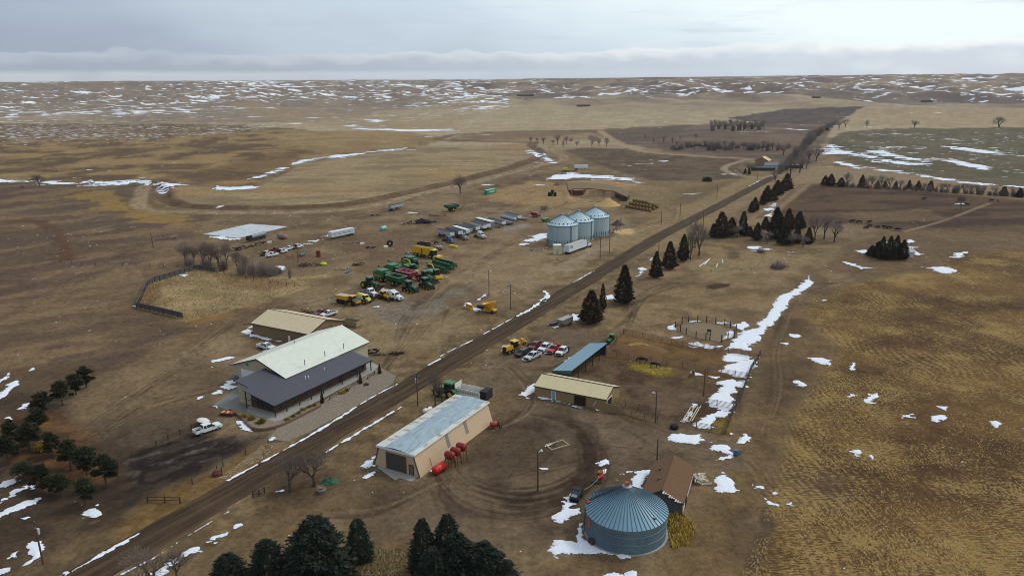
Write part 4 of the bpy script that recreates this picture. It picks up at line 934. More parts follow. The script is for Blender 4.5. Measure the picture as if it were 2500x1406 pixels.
for u in (10.3, 17.2):
    b = MB(); t0, t1 = 0.35, 0.93
    b.add([(u + (i in (1, 2, 5, 6)) * 1.0, SI * (t0 if i in (0, 1, 4, 5) else t1) - (0.05 if i < 4 else -0.02), SH * (t0 if i in (0, 1, 4, 5) else t1)) for i in range(8)], [(0, 1, 2, 3), (7, 6, 5, 4), (0, 4, 5, 1), (1, 5, 6, 2), (2, 6, 7, 3), (3, 7, 4, 0)]); b.build('louvre_panel', mat('louvre_grey', (128, 122, 108), 0.7), sl_)
b = MB(); b.path([(3.9, -0.15, 0), (3.9, 0.5, 2.3), (3.7, 0.35, 2.4)], 0.05); b.build('standpipe', rust, sl_)

# horse barn
bt = ribbed('straw_roof_metal', (198, 182, 142), 0, 0.9, 0.04, 0.5, 0.0, 0.05, (170, 152, 114), 0.3, 0.25, 0.3)
bsid = ribbed('ochre_siding', (140, 118, 80), 3, 0.3, 0.12, 0.7, 0, 0.08, (120, 100, 68), 0.35, 0.4)
bsid2 = mat('barn_door_ochre', (134, 114, 80), 0.7)
barn = thing('horse_barn', 'small tan horse barn with a light blue door beside the corral', 'barn', (5.2, 168.0, 0), D(-28.1))
gable_walls(18.1, 8.8, 2.6, 4.1).build('wall', bsid, barn); gable_roof(barn, 18.1, 8.8, 2.6, 4.1, bt, 0.12, ridge=trim_d)
dk = mat('doorway_shade', (44, 30, 26), 0.9)  # dark panel colour stands in for the shade inside open doorways
door_panel(barn, 'door', mat('light_blue_door', (122, 158, 178), 0.5), (4.6, 0), (5.5, 0), 0.05, 2.15, (0, -1), trim_w, handle=True)
door_panel(barn, 'doorway', dk, (10.3, 0), (13.2, 0), 0.0, 2.35, (0, -1), bsid2); door_panel(barn, 'doorway', dk, (18.1, 0.6), (18.1, 3.6), 0, 2.3, (1, 0), trim_w)
b = MB(); b.box(18.3, 21.6, -0.35, -0.25, 0.1, 1.9); b.build('gate_leaf', bsid2, barn)
b = MB(); b.box(15.2, 15.5, -0.12, -0.02, 0.5, 1.9, Matrix.Translation((15.3, 0, 1.2)) @ Matrix.Rotation(0.6, 4, 'Y') @ Matrix.Translation((-15.3, 0, -1.2))); b.build('leaning_panel', mat('pale_panel', (176, 170, 150), 0.6), barn)

# blue roofed open shed
blueroof = ribbed('blue_grey_roof', (104, 138, 156), 0, 0.9, 0.05, 0.45, 0.05, 0.08, (90, 118, 132), 0.4, 0.3, 0.3)
bl = thing('loafing_shed', 'narrow open fronted livestock shed with blue grey roof', 'livestock shed', (10.3, 178.2, 0), D(61))
b = MB(); slab_roof(b, -0.2, 23.3, -5.0, 3.35, 0.2, 2.45, 0.12); b.build('roof', blueroof, bl)
b = MB(); b.box(-0.24, -0.2, -4.98, 0.18, 2.2, 2.6).prism([(-5.0, 2.8), (0.2, 1.95), (0.2, 2.55), (-5.0, 3.46)], -0.25, -0.21, 'x'); b.build('gable_fascia', mat('teal_fascia', (74, 104, 106), 0.5), bl)
dks = ribbed('dark_blue_siding', (46, 54, 66), 3, 0.3, 0.12, 0.7, 0, 0.15, (36, 40, 48), 0.3, 0.4)
b = MB(); b.box(0, 23.1, -0.1, 0.1, 0, 2.42); b.prism([(-4.8, 0), (0, 0), (0, 2.45), (-4.8, 3.3)], 23.0, 23.1, 'x'); b.prism([(-4.8, 0), (-0.1, 0), (-0.1, 2.45), (-4.8, 3.3)], -0.1, 0.0, 'x'); b.build('wall', dks, bl)
for u in (4.6, 9.2, 13.8, 18.4): b = MB(); b.box(u - 0.09, u + 0.09, -4.85, -4.67, 0, 3.28); b.build('post', wood_d, bl)

# old plank barn
shingle = ribbed('brown_shingle', (106, 76, 50), 1, 0.16, 0.2, 0.95, 0, 0.25, (78, 50, 32), 0.6, 0.6, 1.6)
plank = ribbed('weathered_plank', (86, 84, 84), 2, 0.2, 0.1, 0.9, 0, 0.3, (60, 56, 54), 0.5, 0.5, 1.0)
ob = thing('old_plank_barn', 'old grey plank barn with brown shingle roof behind the big bin', 'barn', (29.0, 115.9, 0), D(69.2))
gable_walls(13.2, 7.0, 2.4, 4.2).build('wall', plank, ob); r2 = gable_roof(ob, 13.2, 7.0, 2.4, 4.2, shingle, 0.25, 0.1)
b = MB(); slab_roof(b, 8.9 - 10.2, 13.0, -1.1, 1.55, 0.0, 2.2, 0.06)
for u, v in ((4.6, 4.9), (8.6, 5.4)): k = MB(); z = 4.2 - abs(v - 3.5) * 0.51; k.box(u - 0.25, u + 0.25, v - 0.2, v + 0.2, z - 0.1, z + 0.42); k.build('roof_vent', shingle, r2)
b = MB()
for i in range(9): x = -0.1 + 0.0 * i; yy = 0.2 + i * 0.36; b.box(-0.55 - 0.25 * (i % 3), -0.2, yy, yy + 0.3, 2.55 + yy * 0.51, 2.63 + yy * 0.51)
b.build('loose_shingle', mat('bleached_wood', (196, 186, 170), 0.9, var=0.2), r2)
b = MB(); b.box(0.3, 12.6, -0.1, -0.02, 0.3, 2.2); b.build('white_boarding', mat('peeling_white_board', (200, 196, 188), 0.8, var=0.2, vs=1.5, dirt=0.4), ob)
door_panel(ob, 'doorway', dk, (3.0, -0.1), (4.6, -0.1), 0, 1.9, (0, -1))


# grain bins
def grain_bin(name, label, c, R, wall, apex, m_wall, m_roof, nrib, group=None, stiff=0, rz=0.0, n=64):
    g = thing(name, label, 'grain bin', (c[0], c[1], 0), rz, group)
    prof = [(R, 0.15)] + [(R + (0.035 if i % 2 else 0.0), 0.15 + (wall - 0.15) * i / 24) for i in range(1, 25)]
    b = MB(); b.lathe(prof, n); b.build('wall', m_wall, g, True)
    b = MB(); b.lathe([(0, 0), (R + 0.35, 0), (R + 0.35, 0.15), (0, 0.15)][::-1], n); b.build('footing', concrete, g)
    k = (apex - wall) / (R - 0.6); b = MB(); b.lathe([(R + 0.22, wall - 0.08), (R + 0.25, wall), (0.75, apex - 0.25)][::-1], n); ro = b.build('roof', m_roof, g)
    b = MB(); sl = math.atan2(apex - 0.25 - wall, R - 0.5)
    for i in range(nrib):
        a = 6.2832 * i / nrib; Mx = RZ(a) @ Matrix.Translation((0.75, 0, apex - 0.25)) @ Matrix.Rotation(sl, 4, 'Y'); b.box(0, (R - 0.5) / math.cos(sl), -0.03, 0.03, -0.02, 0.10, Mx)
    b.build('roof_seam', mat('bin_seam', (84, 104, 116), 0.5, 0.2), ro)
    b = MB(); b.lathe([(0.85, apex - 0.35), (0.85, apex + 0.05), (0.4, apex + 0.25), (0, apex + 0.25)][::-1], 20); b.build('cap', steel, ro)
    ring = MB(); ring.lathe([(R + 0.02, wall - 0.55), (R + 0.1, wall - 0.5), (R + 0.1, wall - 0.1), (R + 0.02, wall - 0.05)][::-1], n); ring.build('eave_ring', mat('bin_band', (104, 124, 134), 0.5, 0.2), g)
    if stiff:
        for i in range(stiff):
            a = 6.2832 * (i + 0.5) / stiff; s = MB(); s.box(R + 0.03, R + 0.16, -0.09, 0.09, 0.15, 2.3, RZ(a)); s.build('stiffener', mat('stiffener_steel', (46, 58, 64), 0.6), g)
        for i in range(20):
            a = 6.2832 * i / 20; s = MB(); s.box(R - 1.2, R - 0.7, -0.22, 0.22, wall + 0.45, wall + 1.1, RZ(a)); s.build('roof_vent', mat('vent_dark', (58, 70, 76), 0.6), ro)
    return g, ro


binw = ribbed('corrugated_zinc', (160, 178, 184), 2, 0.22, 0.25, 0.45, 0.08, 0.14, (132, 150, 158), 0.4, 0.6, 0.25, (1, 1, 0.3))
binr = mat('bin_roof_zinc', (182, 204, 212), 0.4, 0.08, var=0.16, vs=0.4)
G3 = 'galvanised grain bins standing in a row'
bin_lab = ['grain bin nearest the white semi truck, front of the three', 'middle grain bin of the three galvanised ones', 'rearmost of the three grain bins, beside the sand pile']
for i, (c, R) in enumerate([((23.7, 347.7), 7.2), (tuple(flat(1412, 590)[:2] * (1 + 7.2 / 357)), 7.2), (tuple(flat(1452, 578)[:2] * (1 + 7.0 / 367)), 7.0)]):
    g, ro = grain_bin('grain_bin', bin_lab[i], c, R, 9.2, 13.7, binw, binr, 34, G3, 36, 0.4 * i)
    b = MB(); a = D(-62); b.path([(R * 1.03 * math.cos(a), R * 1.03 * math.sin(a), z) for z in (0.2, 9.2)], 0.05)
    for s in (-0.25, 0.25): b.tube(((R + 0.25) * math.cos(a + s / R), (R + 0.25) * math.sin(a + s / R), 0.2), ((R + 0.25) * math.cos(a + s / R), (R + 0.25) * math.sin(a + s / R), 9.3), 0.05)
    b.build('ladder', mat('stiffener_steel', (46, 58, 64)), g)
    if i == 0:
        b = MB(); a = D(-105) - 0.0; b.box(R + 0.12, R + 0.16, -0.9, 0.9, 8.25, 8.75, RZ(a)); b.build('maker_plate', mat('yellow_plate', (176, 178, 60), 0.6), g)
bigw = ribbed('blue_corrugated_steel', (90, 112, 124), 2, 0.22, 0.25, 0.5, 0.1, 0.16, (62, 80, 92), 0.45, 0.6, 0.3, (1, 1, 0.4))
bigr = mat('blue_grey_bin_roof', (112, 144, 160), 0.45, 0.1, var=0.14, vs=0.35)
bg_, ro = grain_bin('grain_bin', 'wide blue grey grain bin with ribbed roof and orange door', (18.6, 111.2), 6.6, 4.4, 8.45, bigw, bigr, 56, n=96)
for z in (1.6, 3.0): b = MB(); b.lathe([(6.63, z - 0.06), (6.7, z), (6.63, z + 0.06)][::-1], 96); b.build('wall_band', bigw, bg_)
a = D(-162); b = MB(); b.box(6.62, 6.74, -0.38, 0.38, 2.15, 3.75, RZ(a)); b.build('door', mat('orange_paint', (214, 92, 30), 0.5), bg_)
b = MB(); a = D(-176)
for s in (-0.25, 0.25): b.tube((6.85 * math.cos(a) - s * math.sin(a), 6.85 * math.sin(a) + s * math.cos(a), 0.3), (6.85 * math.cos(a) - s * math.sin(a), 6.85 * math.sin(a) + s * math.cos(a), 5.0), 0.04)
for z in np.arange(0.6, 5, 0.4): b.tube((6.85 * math.cos(a) + 0.25 * math.sin(a), 6.85 * math.sin(a) - 0.25 * math.cos(a), z), (6.85 * math.cos(a) - 0.25 * math.sin(a), 6.85 * math.sin(a) + 0.25 * math.cos(a), z), 0.03)
b.build('ladder', trim_d, bg_)
b = MB(); sl = math.atan2(8.2 - 4.4, 6.1)
for s in (-0.22, 0.22): b.add(*[([(0, s - 0.03, 0.15), (7.1, s - 0.03, 0.15), (7.1, s + 0.03, 0.15), (0, s + 0.03, 0.15), (0, s - 0.03, 0.22), (7.1, s - 0.03, 0.22), (7.1, s + 0.03, 0.22), (0, s + 0.03, 0.22)]), [(3, 2, 1, 0), (4, 5, 6, 7), (0, 1, 5, 4), (1, 2, 6, 5), (2, 3, 7, 6), (3, 0, 4, 7)]], RZ(D(165)) @ Matrix.Translation((0.75, 0, 8.2)) @ Matrix.Rotation(sl, 4, 'Y'))
for i in range(18): b.box(0.3 + i * 0.38, 0.36 + i * 0.38, -0.22, 0.22, 0.16, 0.2, RZ(D(165)) @ Matrix.Translation((0.75, 0, 8.2)) @ Matrix.Rotation(sl, 4, 'Y'))
b.build('roof_ladder', trim_d, ro)
b = MB(); b.box(-0.35, 0.35, -0.3, 0.3, 8.5, 9.15); b.tube((0.2, 0, 9.1), (0.55, 0.2, 9.6), 0.06); b.build('fill_lid', mat('orange_rust', (168, 84, 40), 0.7), ro)
b = MB(); b.box(5.9, 6.5, -0.3, 0.3, 4.75, 5.05, RZ(D(170))); b.build('roof_hatch', mat('red_hatch', (176, 48, 42), 0.6), ro)
b = MB(); b.lathe([(0.0, 0.35), (0.22, 0.35), (0.22, 0.0)], 10, Matrix.Translation((3.9, -4.3, 5.0))); b.build('roof_breather', steel, ro)
b = MB(); b.box(6.5, 7.3, -0.5, 0.5, 0.1, 0.9, RZ(D(-150))); b.build('fan_housing', trim_d, bg_)

# pale tank box by the bins, farmhouse, hidden stock shed, far windbreak sheds
q = at(1360, 619); o = thing('fuel_shelter', 'pale square steel shelter beside the front grain bin', 'shelter', q, D(5))
b = MB(); b.box(-1.8, 1.8, -1.6, 1.6, 0, 3.9, None, 0.05); b.build('wall', mat('pale_olive_panel', (186, 186, 164), 0.6, var=0.08), o); b = MB(); b.lathe([(0, 4.25), (1.2, 4.15), (2.5, 3.9)][::-1], 4, RZ(D(45))); b.build('roof', trim_w, o)
b = MB(); b.box(-0.5, 0.5, -1.7, -1.6, 0.1, 2.1); b.build('door', mat('pale_olive_door', (160, 160, 142), 0.6), o)
q = at(1875, 408); fh = thing('farmhouse', 'tan gabled farmhouse among bare trees at the end of the road', 'house', q, D(62))
gable_walls(13, 11, 5.2, 8.2).build('wall', mat('tan_house_wall', (150, 120, 90), 0.8), fh); gable_roof(fh, 13, 11, 5.2, 8.2, mat('peach_roof', (196, 168, 132), 0.7), 0.5)
for u in (2.0, 6.0, 10.0): door_panel(fh, 'window', glass_d, (u, 0), (u + 1.2, 0), 1.0, 2.3, (0, -1), trim_w)
q = at(1868, 412); g2 = thing('house', 'low pale house with grey roof in front of the farmhouse', 'house', q, D(-8))
gable_walls(16, 8, 3.0, 5.0).build('wall', mat('pale_house_wall', (196, 200, 200), 0.8), g2); gable_roof(g2, 16, 8, 3.0, 5.0, mat('slate_roof', (108, 116, 124), 0.7), 0.4)
for u in (2, 7, 12): door_panel(g2, 'window', glass_d, (u, 0), (u + 1.6, 0), 1.0, 2.2, (0, -1), trim_w)
for (x, y, L2, W2, lab) in ((1836, 417, 19, 6, 'long dark low shed west of the farmhouse'), (1884, 411, 26, 5, 'dark grey low shed east of the farmhouse')):
    q = at(x, y); o = thing('low_shed', lab, 'shed', q, D(-6)); gable_walls(L2, W2, 2.4, 3.2).build('wall', mat('dark_shed_wall', (58, 58, 62), 0.8), o); gable_roof(o, L2, W2, 2.4, 3.2, mat('dark_shed_roof', (74, 76, 82), 0.7), 0.3)
q = at(2152, 628); o = thing('stock_shed', 'low white stock shed hidden in a clump of cedars', 'shed', q, D(-6)); gable_walls(13, 5, 2.2, 3.4).build('wall', mat('white_shed_wall', (188, 192, 194), 0.7), o); gable_roof(o, 13, 5, 2.2, 3.4, mat('white_shed_roof', (160, 170, 172), 0.6), 0.3)
q = at(2148, 612); o = thing('stock_shed', 'pale green roofed shed behind the clump of cedars', 'shed', q, D(-6)); gable_walls(10, 5, 2.2, 3.2).build('wall', mat('dark_shed_wall', (58, 58, 62)), o); gable_roof(o, 10, 5, 2.2, 3.2, mat('pale_teal_roof', (150, 176, 174), 0.6), 0.3)
for (x, y, L2, lab) in ((1425, 261, 40, 'long dark open shed far out on the plain'), (1283, 236, 60, 'brown windbreak shed below the bluffs'), (2265, 250, 32, 'grey open barn with pale end near the eastern hills'), (1994, 241, 24, 'small brown shed at the foot of the hills')):
    q = at(x, y); o = thing('cattle_shed', lab, 'shed', q, D(3)); b = MB(); b.box(-L2 / 2, L2 / 2, 0, 10, 0, 4.2); b.build('wall', mat('far_shed_wall', (78, 66, 58), 0.9), o); b = MB(); slab_roof(b, -L2 / 2 - 1, L2 / 2 + 1, -1, 5.6, 11, 4.3, 0.3); b.build('roof', mat('far_shed_roof', (96, 90, 88), 0.7), o)

# ------------------------------------------------------------------ vehicles and farm machines
def hdg(a, b):
    p, q = flat(*a), flat(*b); return math.atan2(q[1] - p[1], q[0] - p[0])


_mesh = {}


def part(key, fn, name, m_, parent, loc=None, smooth=False):
    """a part whose mesh is shared between copies of the same kind"""
    k = (key, m_.name if m_ else '')
    if k not in _mesh:
        b = MB(); fn(b); _mesh[k] = b.mesh(name, m_, smooth)
    o = obj(name, _mesh[k], parent)
    if loc: o.location = loc
    return o


def wheel(parent, x, y, r, w_, rim=None, z=None, name='wheel'):
    rim = rim or steel
    def ty(b): b.lathe([(r * 0.55, -w_ / 2), (r * 0.93, -w_ / 2), (r, -w_ * 0.3), (r, w_ * 0.3), (r * 0.93, w_ / 2), (r * 0.55, w_ / 2)], 16, Matrix.Rotation(D(90), 4, 'X'))
    def ri(b): b.lathe([(0, -w_ * 0.46), (r * 0.22, -w_ * 0.46), (r * 0.56, -w_ * 0.3), (r * 0.56, w_ * 0.3), (r * 0.22, w_ * 0.46), (0, w_ * 0.46)], 14, Matrix.Rotation(D(90), 4, 'X'))
    t_ = part('tyre%.2f_%.2f' % (r, w_), ty, name, black, parent, (x, y, r if z is None else z)); part('rim%.2f_%.2f' % (r, w_), ri, 'rim', rim, t_)
    return t_


def paint_m(n, c, **k): return mat('paint_' + n, c, 0.35, var=0.07, vs=1.0, dirt=0.22, spec=0.5, **k)


white_p = paint_m('white', (214, 218, 220)); maroon_p = paint_m('maroon', (112, 28, 42)); red_p = paint_m('red', (190, 30, 52)); grey_p = paint_m('grey', (128, 130, 134)); black_p = paint_m('black', (34, 34, 38))
green_p = paint_m('green', (22, 104, 50)); dgreen_p = paint_m('dark_green', (20, 80, 44)); yel = paint_m('yellow', (206, 168, 26)); amber = paint_m('amber', (206, 150, 28)); pyel = paint_m('pale_yellow', (214, 204, 110))
blue_p = paint_m('blue', (32, 78, 128)); teal_p = paint_m('teal', (130, 178, 172)); dred = paint_m('dull_red', (150, 34, 28)); alu = mat('aluminium', (168, 172, 176), 0.4, 0.3, var=0.15, vs=1, dirt=0.15); chrome = mat('chrome', (180, 182, 184), 0.2, 0.8)
tarp = mat('dark_tarp', (52, 58, 60), 0.8, var=0.2, vs=1.5); lamp_w = mat('headlamp', (200, 202, 198), 0.2); dkm = mat('machine_dark', (38, 36, 36), 0.8, var=0.3, vs=2, dirt=0.2)


def pickup(label, q, rz, col, bed='box', crew=False, group=None, parent_scale=1.0, load=False, mini=False):
    t_ = thing('pickup_truck', label, 'pickup truck', q, rz, group); x0 = -1.25 if crew else -0.55; c = col.name
    def body(b):
        b.prism([(x0 - 0.1, 0.5), (2.75, 0.5), (2.9, 0.6), (2.92, 0.95), (2.8, 1.12), (1.45, 1.24), (x0 - 0.1, 1.26)], -0.98, 0.98)
        if bed == 'box':
            b.box(-2.9, x0 - 0.12, -0.95, 0.95, 0.6, 0.72); b.box(-2.9, x0 - 0.12, -0.99, -0.9, 0.6, 1.28); b.box(-2.9, x0 - 0.12, 0.9, 0.99, 0.6, 1.28); b.box(-2.95, -2.86, -0.98, 0.98, 0.6, 1.27)
    def cab(b):
        b.box(x0 + 0.08, 0.62, -0.76, 0.76, 1.86, 1.94, None, 0.06)
        for s in (-1, 1):
            for xa, xb in ((1.42, 0.68), (x0 + 0.02, x0 + 0.12), ((x0 + 0.75) if crew else 0.12,) * 2):
                b.add([(xa - 0.05, s * 0.93, 1.24), (xa + 0.05, s * 0.93, 1.24), (xb + 0.05, s * 0.77, 1.88), (xb - 0.05, s * 0.77, 1.88), (xa - 0.05, s * 0.86, 1.24), (xa + 0.05, s * 0.86, 1.24), (xb + 0.05, s * 0.7, 1.88), (xb - 0.05, s * 0.7, 1.88)], [(0, 1, 2, 3), (7, 6, 5, 4), (0, 4, 5, 1), (3, 2, 6, 7), (0, 3, 7, 4), (1, 5, 6, 2)])
    def glass(b):
        P_ = lambda s, y0, y1: [(x0, s * y0, 1.25), (1.4, s * y0, 1.25), (0.66, s * y1, 1.87), (x0 + 0.1, s * y1, 1.87)]
        b.loft([P_(-1, 0.91, 0.75), P_(1, 0.91, 0.75)])
    part('pk_body%s%s%d' % (c, bed, crew), body, 'body', col, t_); cb = part('pk_cab%s%d' % (c, crew), cab, 'cab', col, t_); part('pk_glass%d' % crew, glass, 'window', glass_d, cb)
    if bed == 'flat':
        part('pk_flat', lambda b: b.box(-3.1, x0 - 0.15, -1.15, 1.15, 0.95, 1.08).box(x0 - 0.3, x0 - 0.2, -1.1, 1.1, 1.08, 1.7).box(-3.0, x0, -0.45, 0.45, 0.55, 0.95), 'flatbed', dkm, t_)
    elif load:
        part('pk_load%d' % crew, lambda b: b.box(-2.7, x0 - 0.3, -0.8, 0.8, 0.72, 1.16, None, 0.1), 'bed_liner', dkm, t_)
    else: part('pk_liner%d' % crew, lambda b: b.box(-2.84, x0 - 0.14, -0.89, 0.89, 0.725, 0.76), 'bed_liner', dkm, t_)
    if not mini:
        part('pk_grille', lambda b: b.box(2.88, 2.96, -0.7, 0.7, 0.66, 0.98), 'grille', dkm, t_); part('pk_bump', lambda b: b.box(2.84, 3.02, -0.98, 0.98, 0.42, 0.62), 'bumper', chrome, t_); part('pk_bumpr', lambda b: b.box(-3.05, -2.93, -0.95, 0.95, 0.48, 0.66), 'bumper', chrome, t_)
        for s in (-1, 1): part('pk_lamp%d' % s, lambda b: b.box(2.85, 2.97, s * 0.84 - 0.12, s * 0.84 + 0.12, 0.74, 0.98), 'headlight', lamp_w, t_); part('pk_mir%d' % s, lambda b: b.box(1.0, 1.12, s * 1.1 - 0.12, s * 1.1 + 0.12, 1.24, 1.5), 'mirror', dkm, t_)
    for x in (-1.85, 1.85):
        for s in (-1, 1): wheel(t_, x, s * 0.86, 0.40, 0.27)
    return t_


PK = 'pickups parked in the lower yard'
hp = hdg((1318, 842), (1297, 856))
pickup('maroon pickup parked between the yellow grader and a white crew cab', at(1307, 850), hp, maroon_p, crew=True, group=PK)
pickup('white crew cab pickup parked between the maroon and the bright red pickups', at(1331, 854), hp, white_p, crew=True, load=True, group=PK)
pickup('bright red pickup with dark bed parked in the lower yard', at(1353, 858), hp, red_p, group=PK)
pickup('white flatbed pickup with black bumper parked beside the bright red pickup', at(1374, 863), hp, white_p, 'flat', True, group=PK)
pickup('silver pickup with snow on its bonnet parked ahead of the dark wagon', at(1301, 875), hdg((1316, 867), (1288, 880)), paint_m('silver', (190, 194, 196)), crew=True, group=PK)
pickup('white pickup with open dark bed parked by the rail fence near the office', at(508, 1053), hdg((478, 1065), (535, 1046)), white_p, crew=True)
pickup('white pickup with reddish bed parked behind the machine shop', at(650, 852), hdg((630, 847), (668, 856)), white_p, load=False)
pickup('white pickup with dark bed parked behind the tan storage shed', at(803, 771), hdg((815, 768), (790, 775)), white_p, load=True)
pickup('maroon pickup parked behind the tan storage shed', at(786, 769), hdg((798, 766), (776, 773)), maroon_p)
PF = 'old pickups in the scrap row'
hq = hdg((640, 624), (690, 612))
for x, y, c, bd, lab in ((650, 623, white_p, 'flat', 'old white flatbed pickup at the west end of the scrap row'), (665, 626, white_p, 'box', 'old white pickup in the front of the scrap row'), (673, 614, maroon_p, 'box', 'old dull red pickup in the scrap row'), (687, 618, white_p, 'flat', 'old white pickup with rusty flatbed in the scrap row'),
                         (706, 610, white_p, 'box', 'old white pickup in the middle of the scrap row'), (726, 606, white_p, 'flat', 'old white and maroon flatbed at the east end of the scrap row')):
    pickup(lab, at(x, y), hq + random.uniform(-0.1, 0.1), c, bd, group=PF, mini=True)


# dark estate car
t_ = thing('estate_car', 'dark grey snow dusted wagon parked beside the yellow grader', 'car', at(1274, 867), hdg((1289, 859), (1262, 873)))
b = MB(); b.prism([(-2.4, 0.4), (2.3, 0.4), (2.42, 0.6), (2.35, 0.9), (1.1, 1.05), (-2.42, 1.08)], -0.94, 0.94); b.build('body', black_p, t_)
b = MB(); b.loft([[(-2.35, s * 0.9, 1.06), (1.1, s * 0.9, 1.06), (0.35, s * 0.72, 1.62), (-2.1, s * 0.72, 1.62)] for s in (-1, 1)]); g = b.build('window', glass_d, t_)
b = MB(); b.box(-2.12, 0.35, -0.73, 0.73, 1.6, 1.68, None, 0.05); b.build('roof', mat('frosted_black', (92, 92, 98), 0.6, var=0.5, vs=3), t_)
for x in (-1.45, 1.45):
    for s in (-1, 1): wheel(t_, x, s * 0.84, 0.36, 0.24)

# motor grader
h_ = hdg((1240, 864), (1285, 848))
t_ = thing('motor_grader', 'yellow motor grader parked in the snow beside the pickups', 'grader', at(1258, 856), h_)
b = MB(); b.box(-4.2, -1.4, -0.75, 0.75, 1.0, 2.2, None, 0.08); b.build('engine_cover', amber, t_); b = MB(); b.box(-4.35, -4.18, -0.6, 0.6, 1.05, 2.0); b.build('radiator_grille', dkm, t_)
b = MB(); b.box(-1.2, 0.6, -0.75, 0.75, 1.3, 3.05, None, 0.06); b.build('cab', glass_d, t_); b = MB(); b.box(-1.4, 0.8, -0.95, 0.95, 3.05, 3.2, None, 0.1); b.build('cab_roof', mat('paint_cream_yellow', (206, 178, 90), 0.5), t_)
b = MB(); b.path([(0.5, 0, 1.7), (3.0, 0, 2.2), (4.6, 0, 1.5), (4.7, 0, 0.9)], 0.2); b.box(2.4, 3.2, -0.5, 0.5, 2.0, 2.9); b.build('front_frame', amber, t_)
b = MB(); b.prism([(1.9, 0.15), (2.15, 0.1), (2.25, 0.4), (2.1, 0.8), (1.95, 0.8), (1.98, 0.45)], -1.9, 1.9, mat=Matrix.Translation((0.3, 0, 0)) @ RZ(0.35)); b.build('blade', amber, t_)
for x in (-3.4, -1.9):
    for s in (-1, 1): wheel(t_, x, s * 1.0, 0.62, 0.4, amber)
for s in (-1, 1): wheel(t_, 4.6, s * 0.95, 0.6, 0.35, amber)

# trailers near the big cedar
t_ = thing('flat_trailer', 'low dark flat trailer beside the grey stock trailer', 'trailer', at(1354, 791), hdg((1367, 786), (1340, 795)))
b = MB(); b.box(-2.6, 2.2, -1.0, 1.0, 0.6, 0.75); b.build('deck', mat('grey_deck', (84, 82, 84), 0.8, var=0.25, vs=2), t_); b = MB(); b.path([(2.2, -0.7, 0.6), (3.4, 0, 0.55), (2.2, 0.7, 0.6)], 0.06); b.build('hitch', dkm, t_)
for x in (-1.0, -0.2):
    for s in (-1, 1): wheel(t_, x, s * 1.1, 0.36, 0.22)
t_ = thing('stock_trailer', 'grey enclosed stock trailer parked below the big cedar', 'trailer', at(1381, 793), hdg((1395, 787), (1366, 799)))
b = MB(); b.box(-2.6, 2.0, -1.0, 1.0, 0.55, 2.3, None, 0.04); b.box(2.0, 3.2, -1.0, 1.0, 1.4, 2.3); b.build('body', mat('grey_stock_panel', (116, 114, 110), 0.6, var=0.2), t_); b = MB(); b.box(-2.7, 3.25, -1.05, 1.05, 2.3, 2.4); b.build('roof', mat('grey_roof_panel', (150, 150, 148), 0.5), t_)
for x in (-1.5, -0.6):
    for s in (-1, 1): wheel(t_, x, s * 1.05, 0.38, 0.24)


def tractor(label, q, rz, col, s=1.0, duals=True, tracks=False, loader=False, group=None, cabc=None, rimc=None):
    t_ = thing('tractor', label, 'tractor', q, rz, group, s); rimc = rimc or yel; c = col.name
    part('tr_hood' + c, lambda b: b.prism([(0.3, 1.15), (2.9, 1.05), (3.0, 1.3), (2.85, 1.75), (0.3, 2.0)], -0.48, 0.48), 'hood', col, t_)
    part('tr_chassis', lambda b: b.box(-1.6, 2.8, -0.35, 0.35, 0.7, 1.2).box(2.7, 3.25, -0.4, 0.4, 0.6, 1.0), 'chassis', dkm, t_)
    cb = part('tr_cab', lambda b: b.box(-1.15, 0.45, -0.78, 0.78, 1.6, 2.95, None, 0.06), 'cab', glass_d, t_); part('tr_roof' + c, lambda b: b.box(-1.35, 0.6, -0.95, 0.95, 2.93, 3.15, None, 0.14), 'cab_roof', cabc or col, cb)
    for sg in (-1, 1): part('tr_fend%s%d' % (c, sg), lambda b: b.prism([(-2.0, 1.5), (-1.6, 1.95), (-0.6, 1.98), (-0.2, 1.6), (-0.4, 1.55), (-0.7, 1.86), (-1.5, 1.84), (-1.85, 1.45)], sg * 0.8 - 0.3, sg * 0.8 + 0.3), 'fender', col, t_)
    part('tr_exh', lambda b: b.tube((1.6, 0.55, 1.3), (1.6, 0.55, 2.9), 0.08), 'exhaust_pipe', dkm, t_)
    if tracks:
        for x in (-1.3, 1.9):
            for sg in (-1, 1):
                tk = part('tr_track%d' % sg, lambda b: b.prism([(-0.95, 0.0), (0.95, 0.0), (1.15, 0.25), (1.0, 0.55), (0.3, 1.35), (-0.3, 1.35), (-1.0, 0.55), (-1.15, 0.25)], -0.3, 0.3), 'track', black, t_, (x, sg * 1.05, 0))
                for dx in (-0.75, 0.75): part('tr_idler', lambda b: b.lathe([(0, -0.34), (0.27, -0.34), (0.27, 0.34), (0, 0.34)], 12, Matrix.Rotation(D(90), 4, 'X')), 'idler_wheel', yel, tk, (dx, 0, 0.32))
    else:
        for sg in (-1, 1):
            wheel(t_, -1.1, sg * 1.05, 1.0, 0.55, rimc); wheel(t_, 2.0, sg * 0.95, 0.72, 0.45, rimc)
            if duals: wheel(t_, -1.1, sg * 1.75, 1.0, 0.5, rimc)
    if loader:
        part('tr_arm' + c, lambda b: [b.path([(0.2, y, 1.6), (2.8, y, 1.4), (3.9, y, 0.6)], 0.1) for y in (-0.75, 0.75)], 'loader_arm', col, t_); part('tr_bucket', lambda b: b.prism([(3.8, 0.1), (4.9, 0.1), (4.9, 0.2), (4.0, 0.3), (3.95, 1.1), (3.8, 1.1)], -1.5, 1.5), 'bucket', dkm, t_)
    return t_


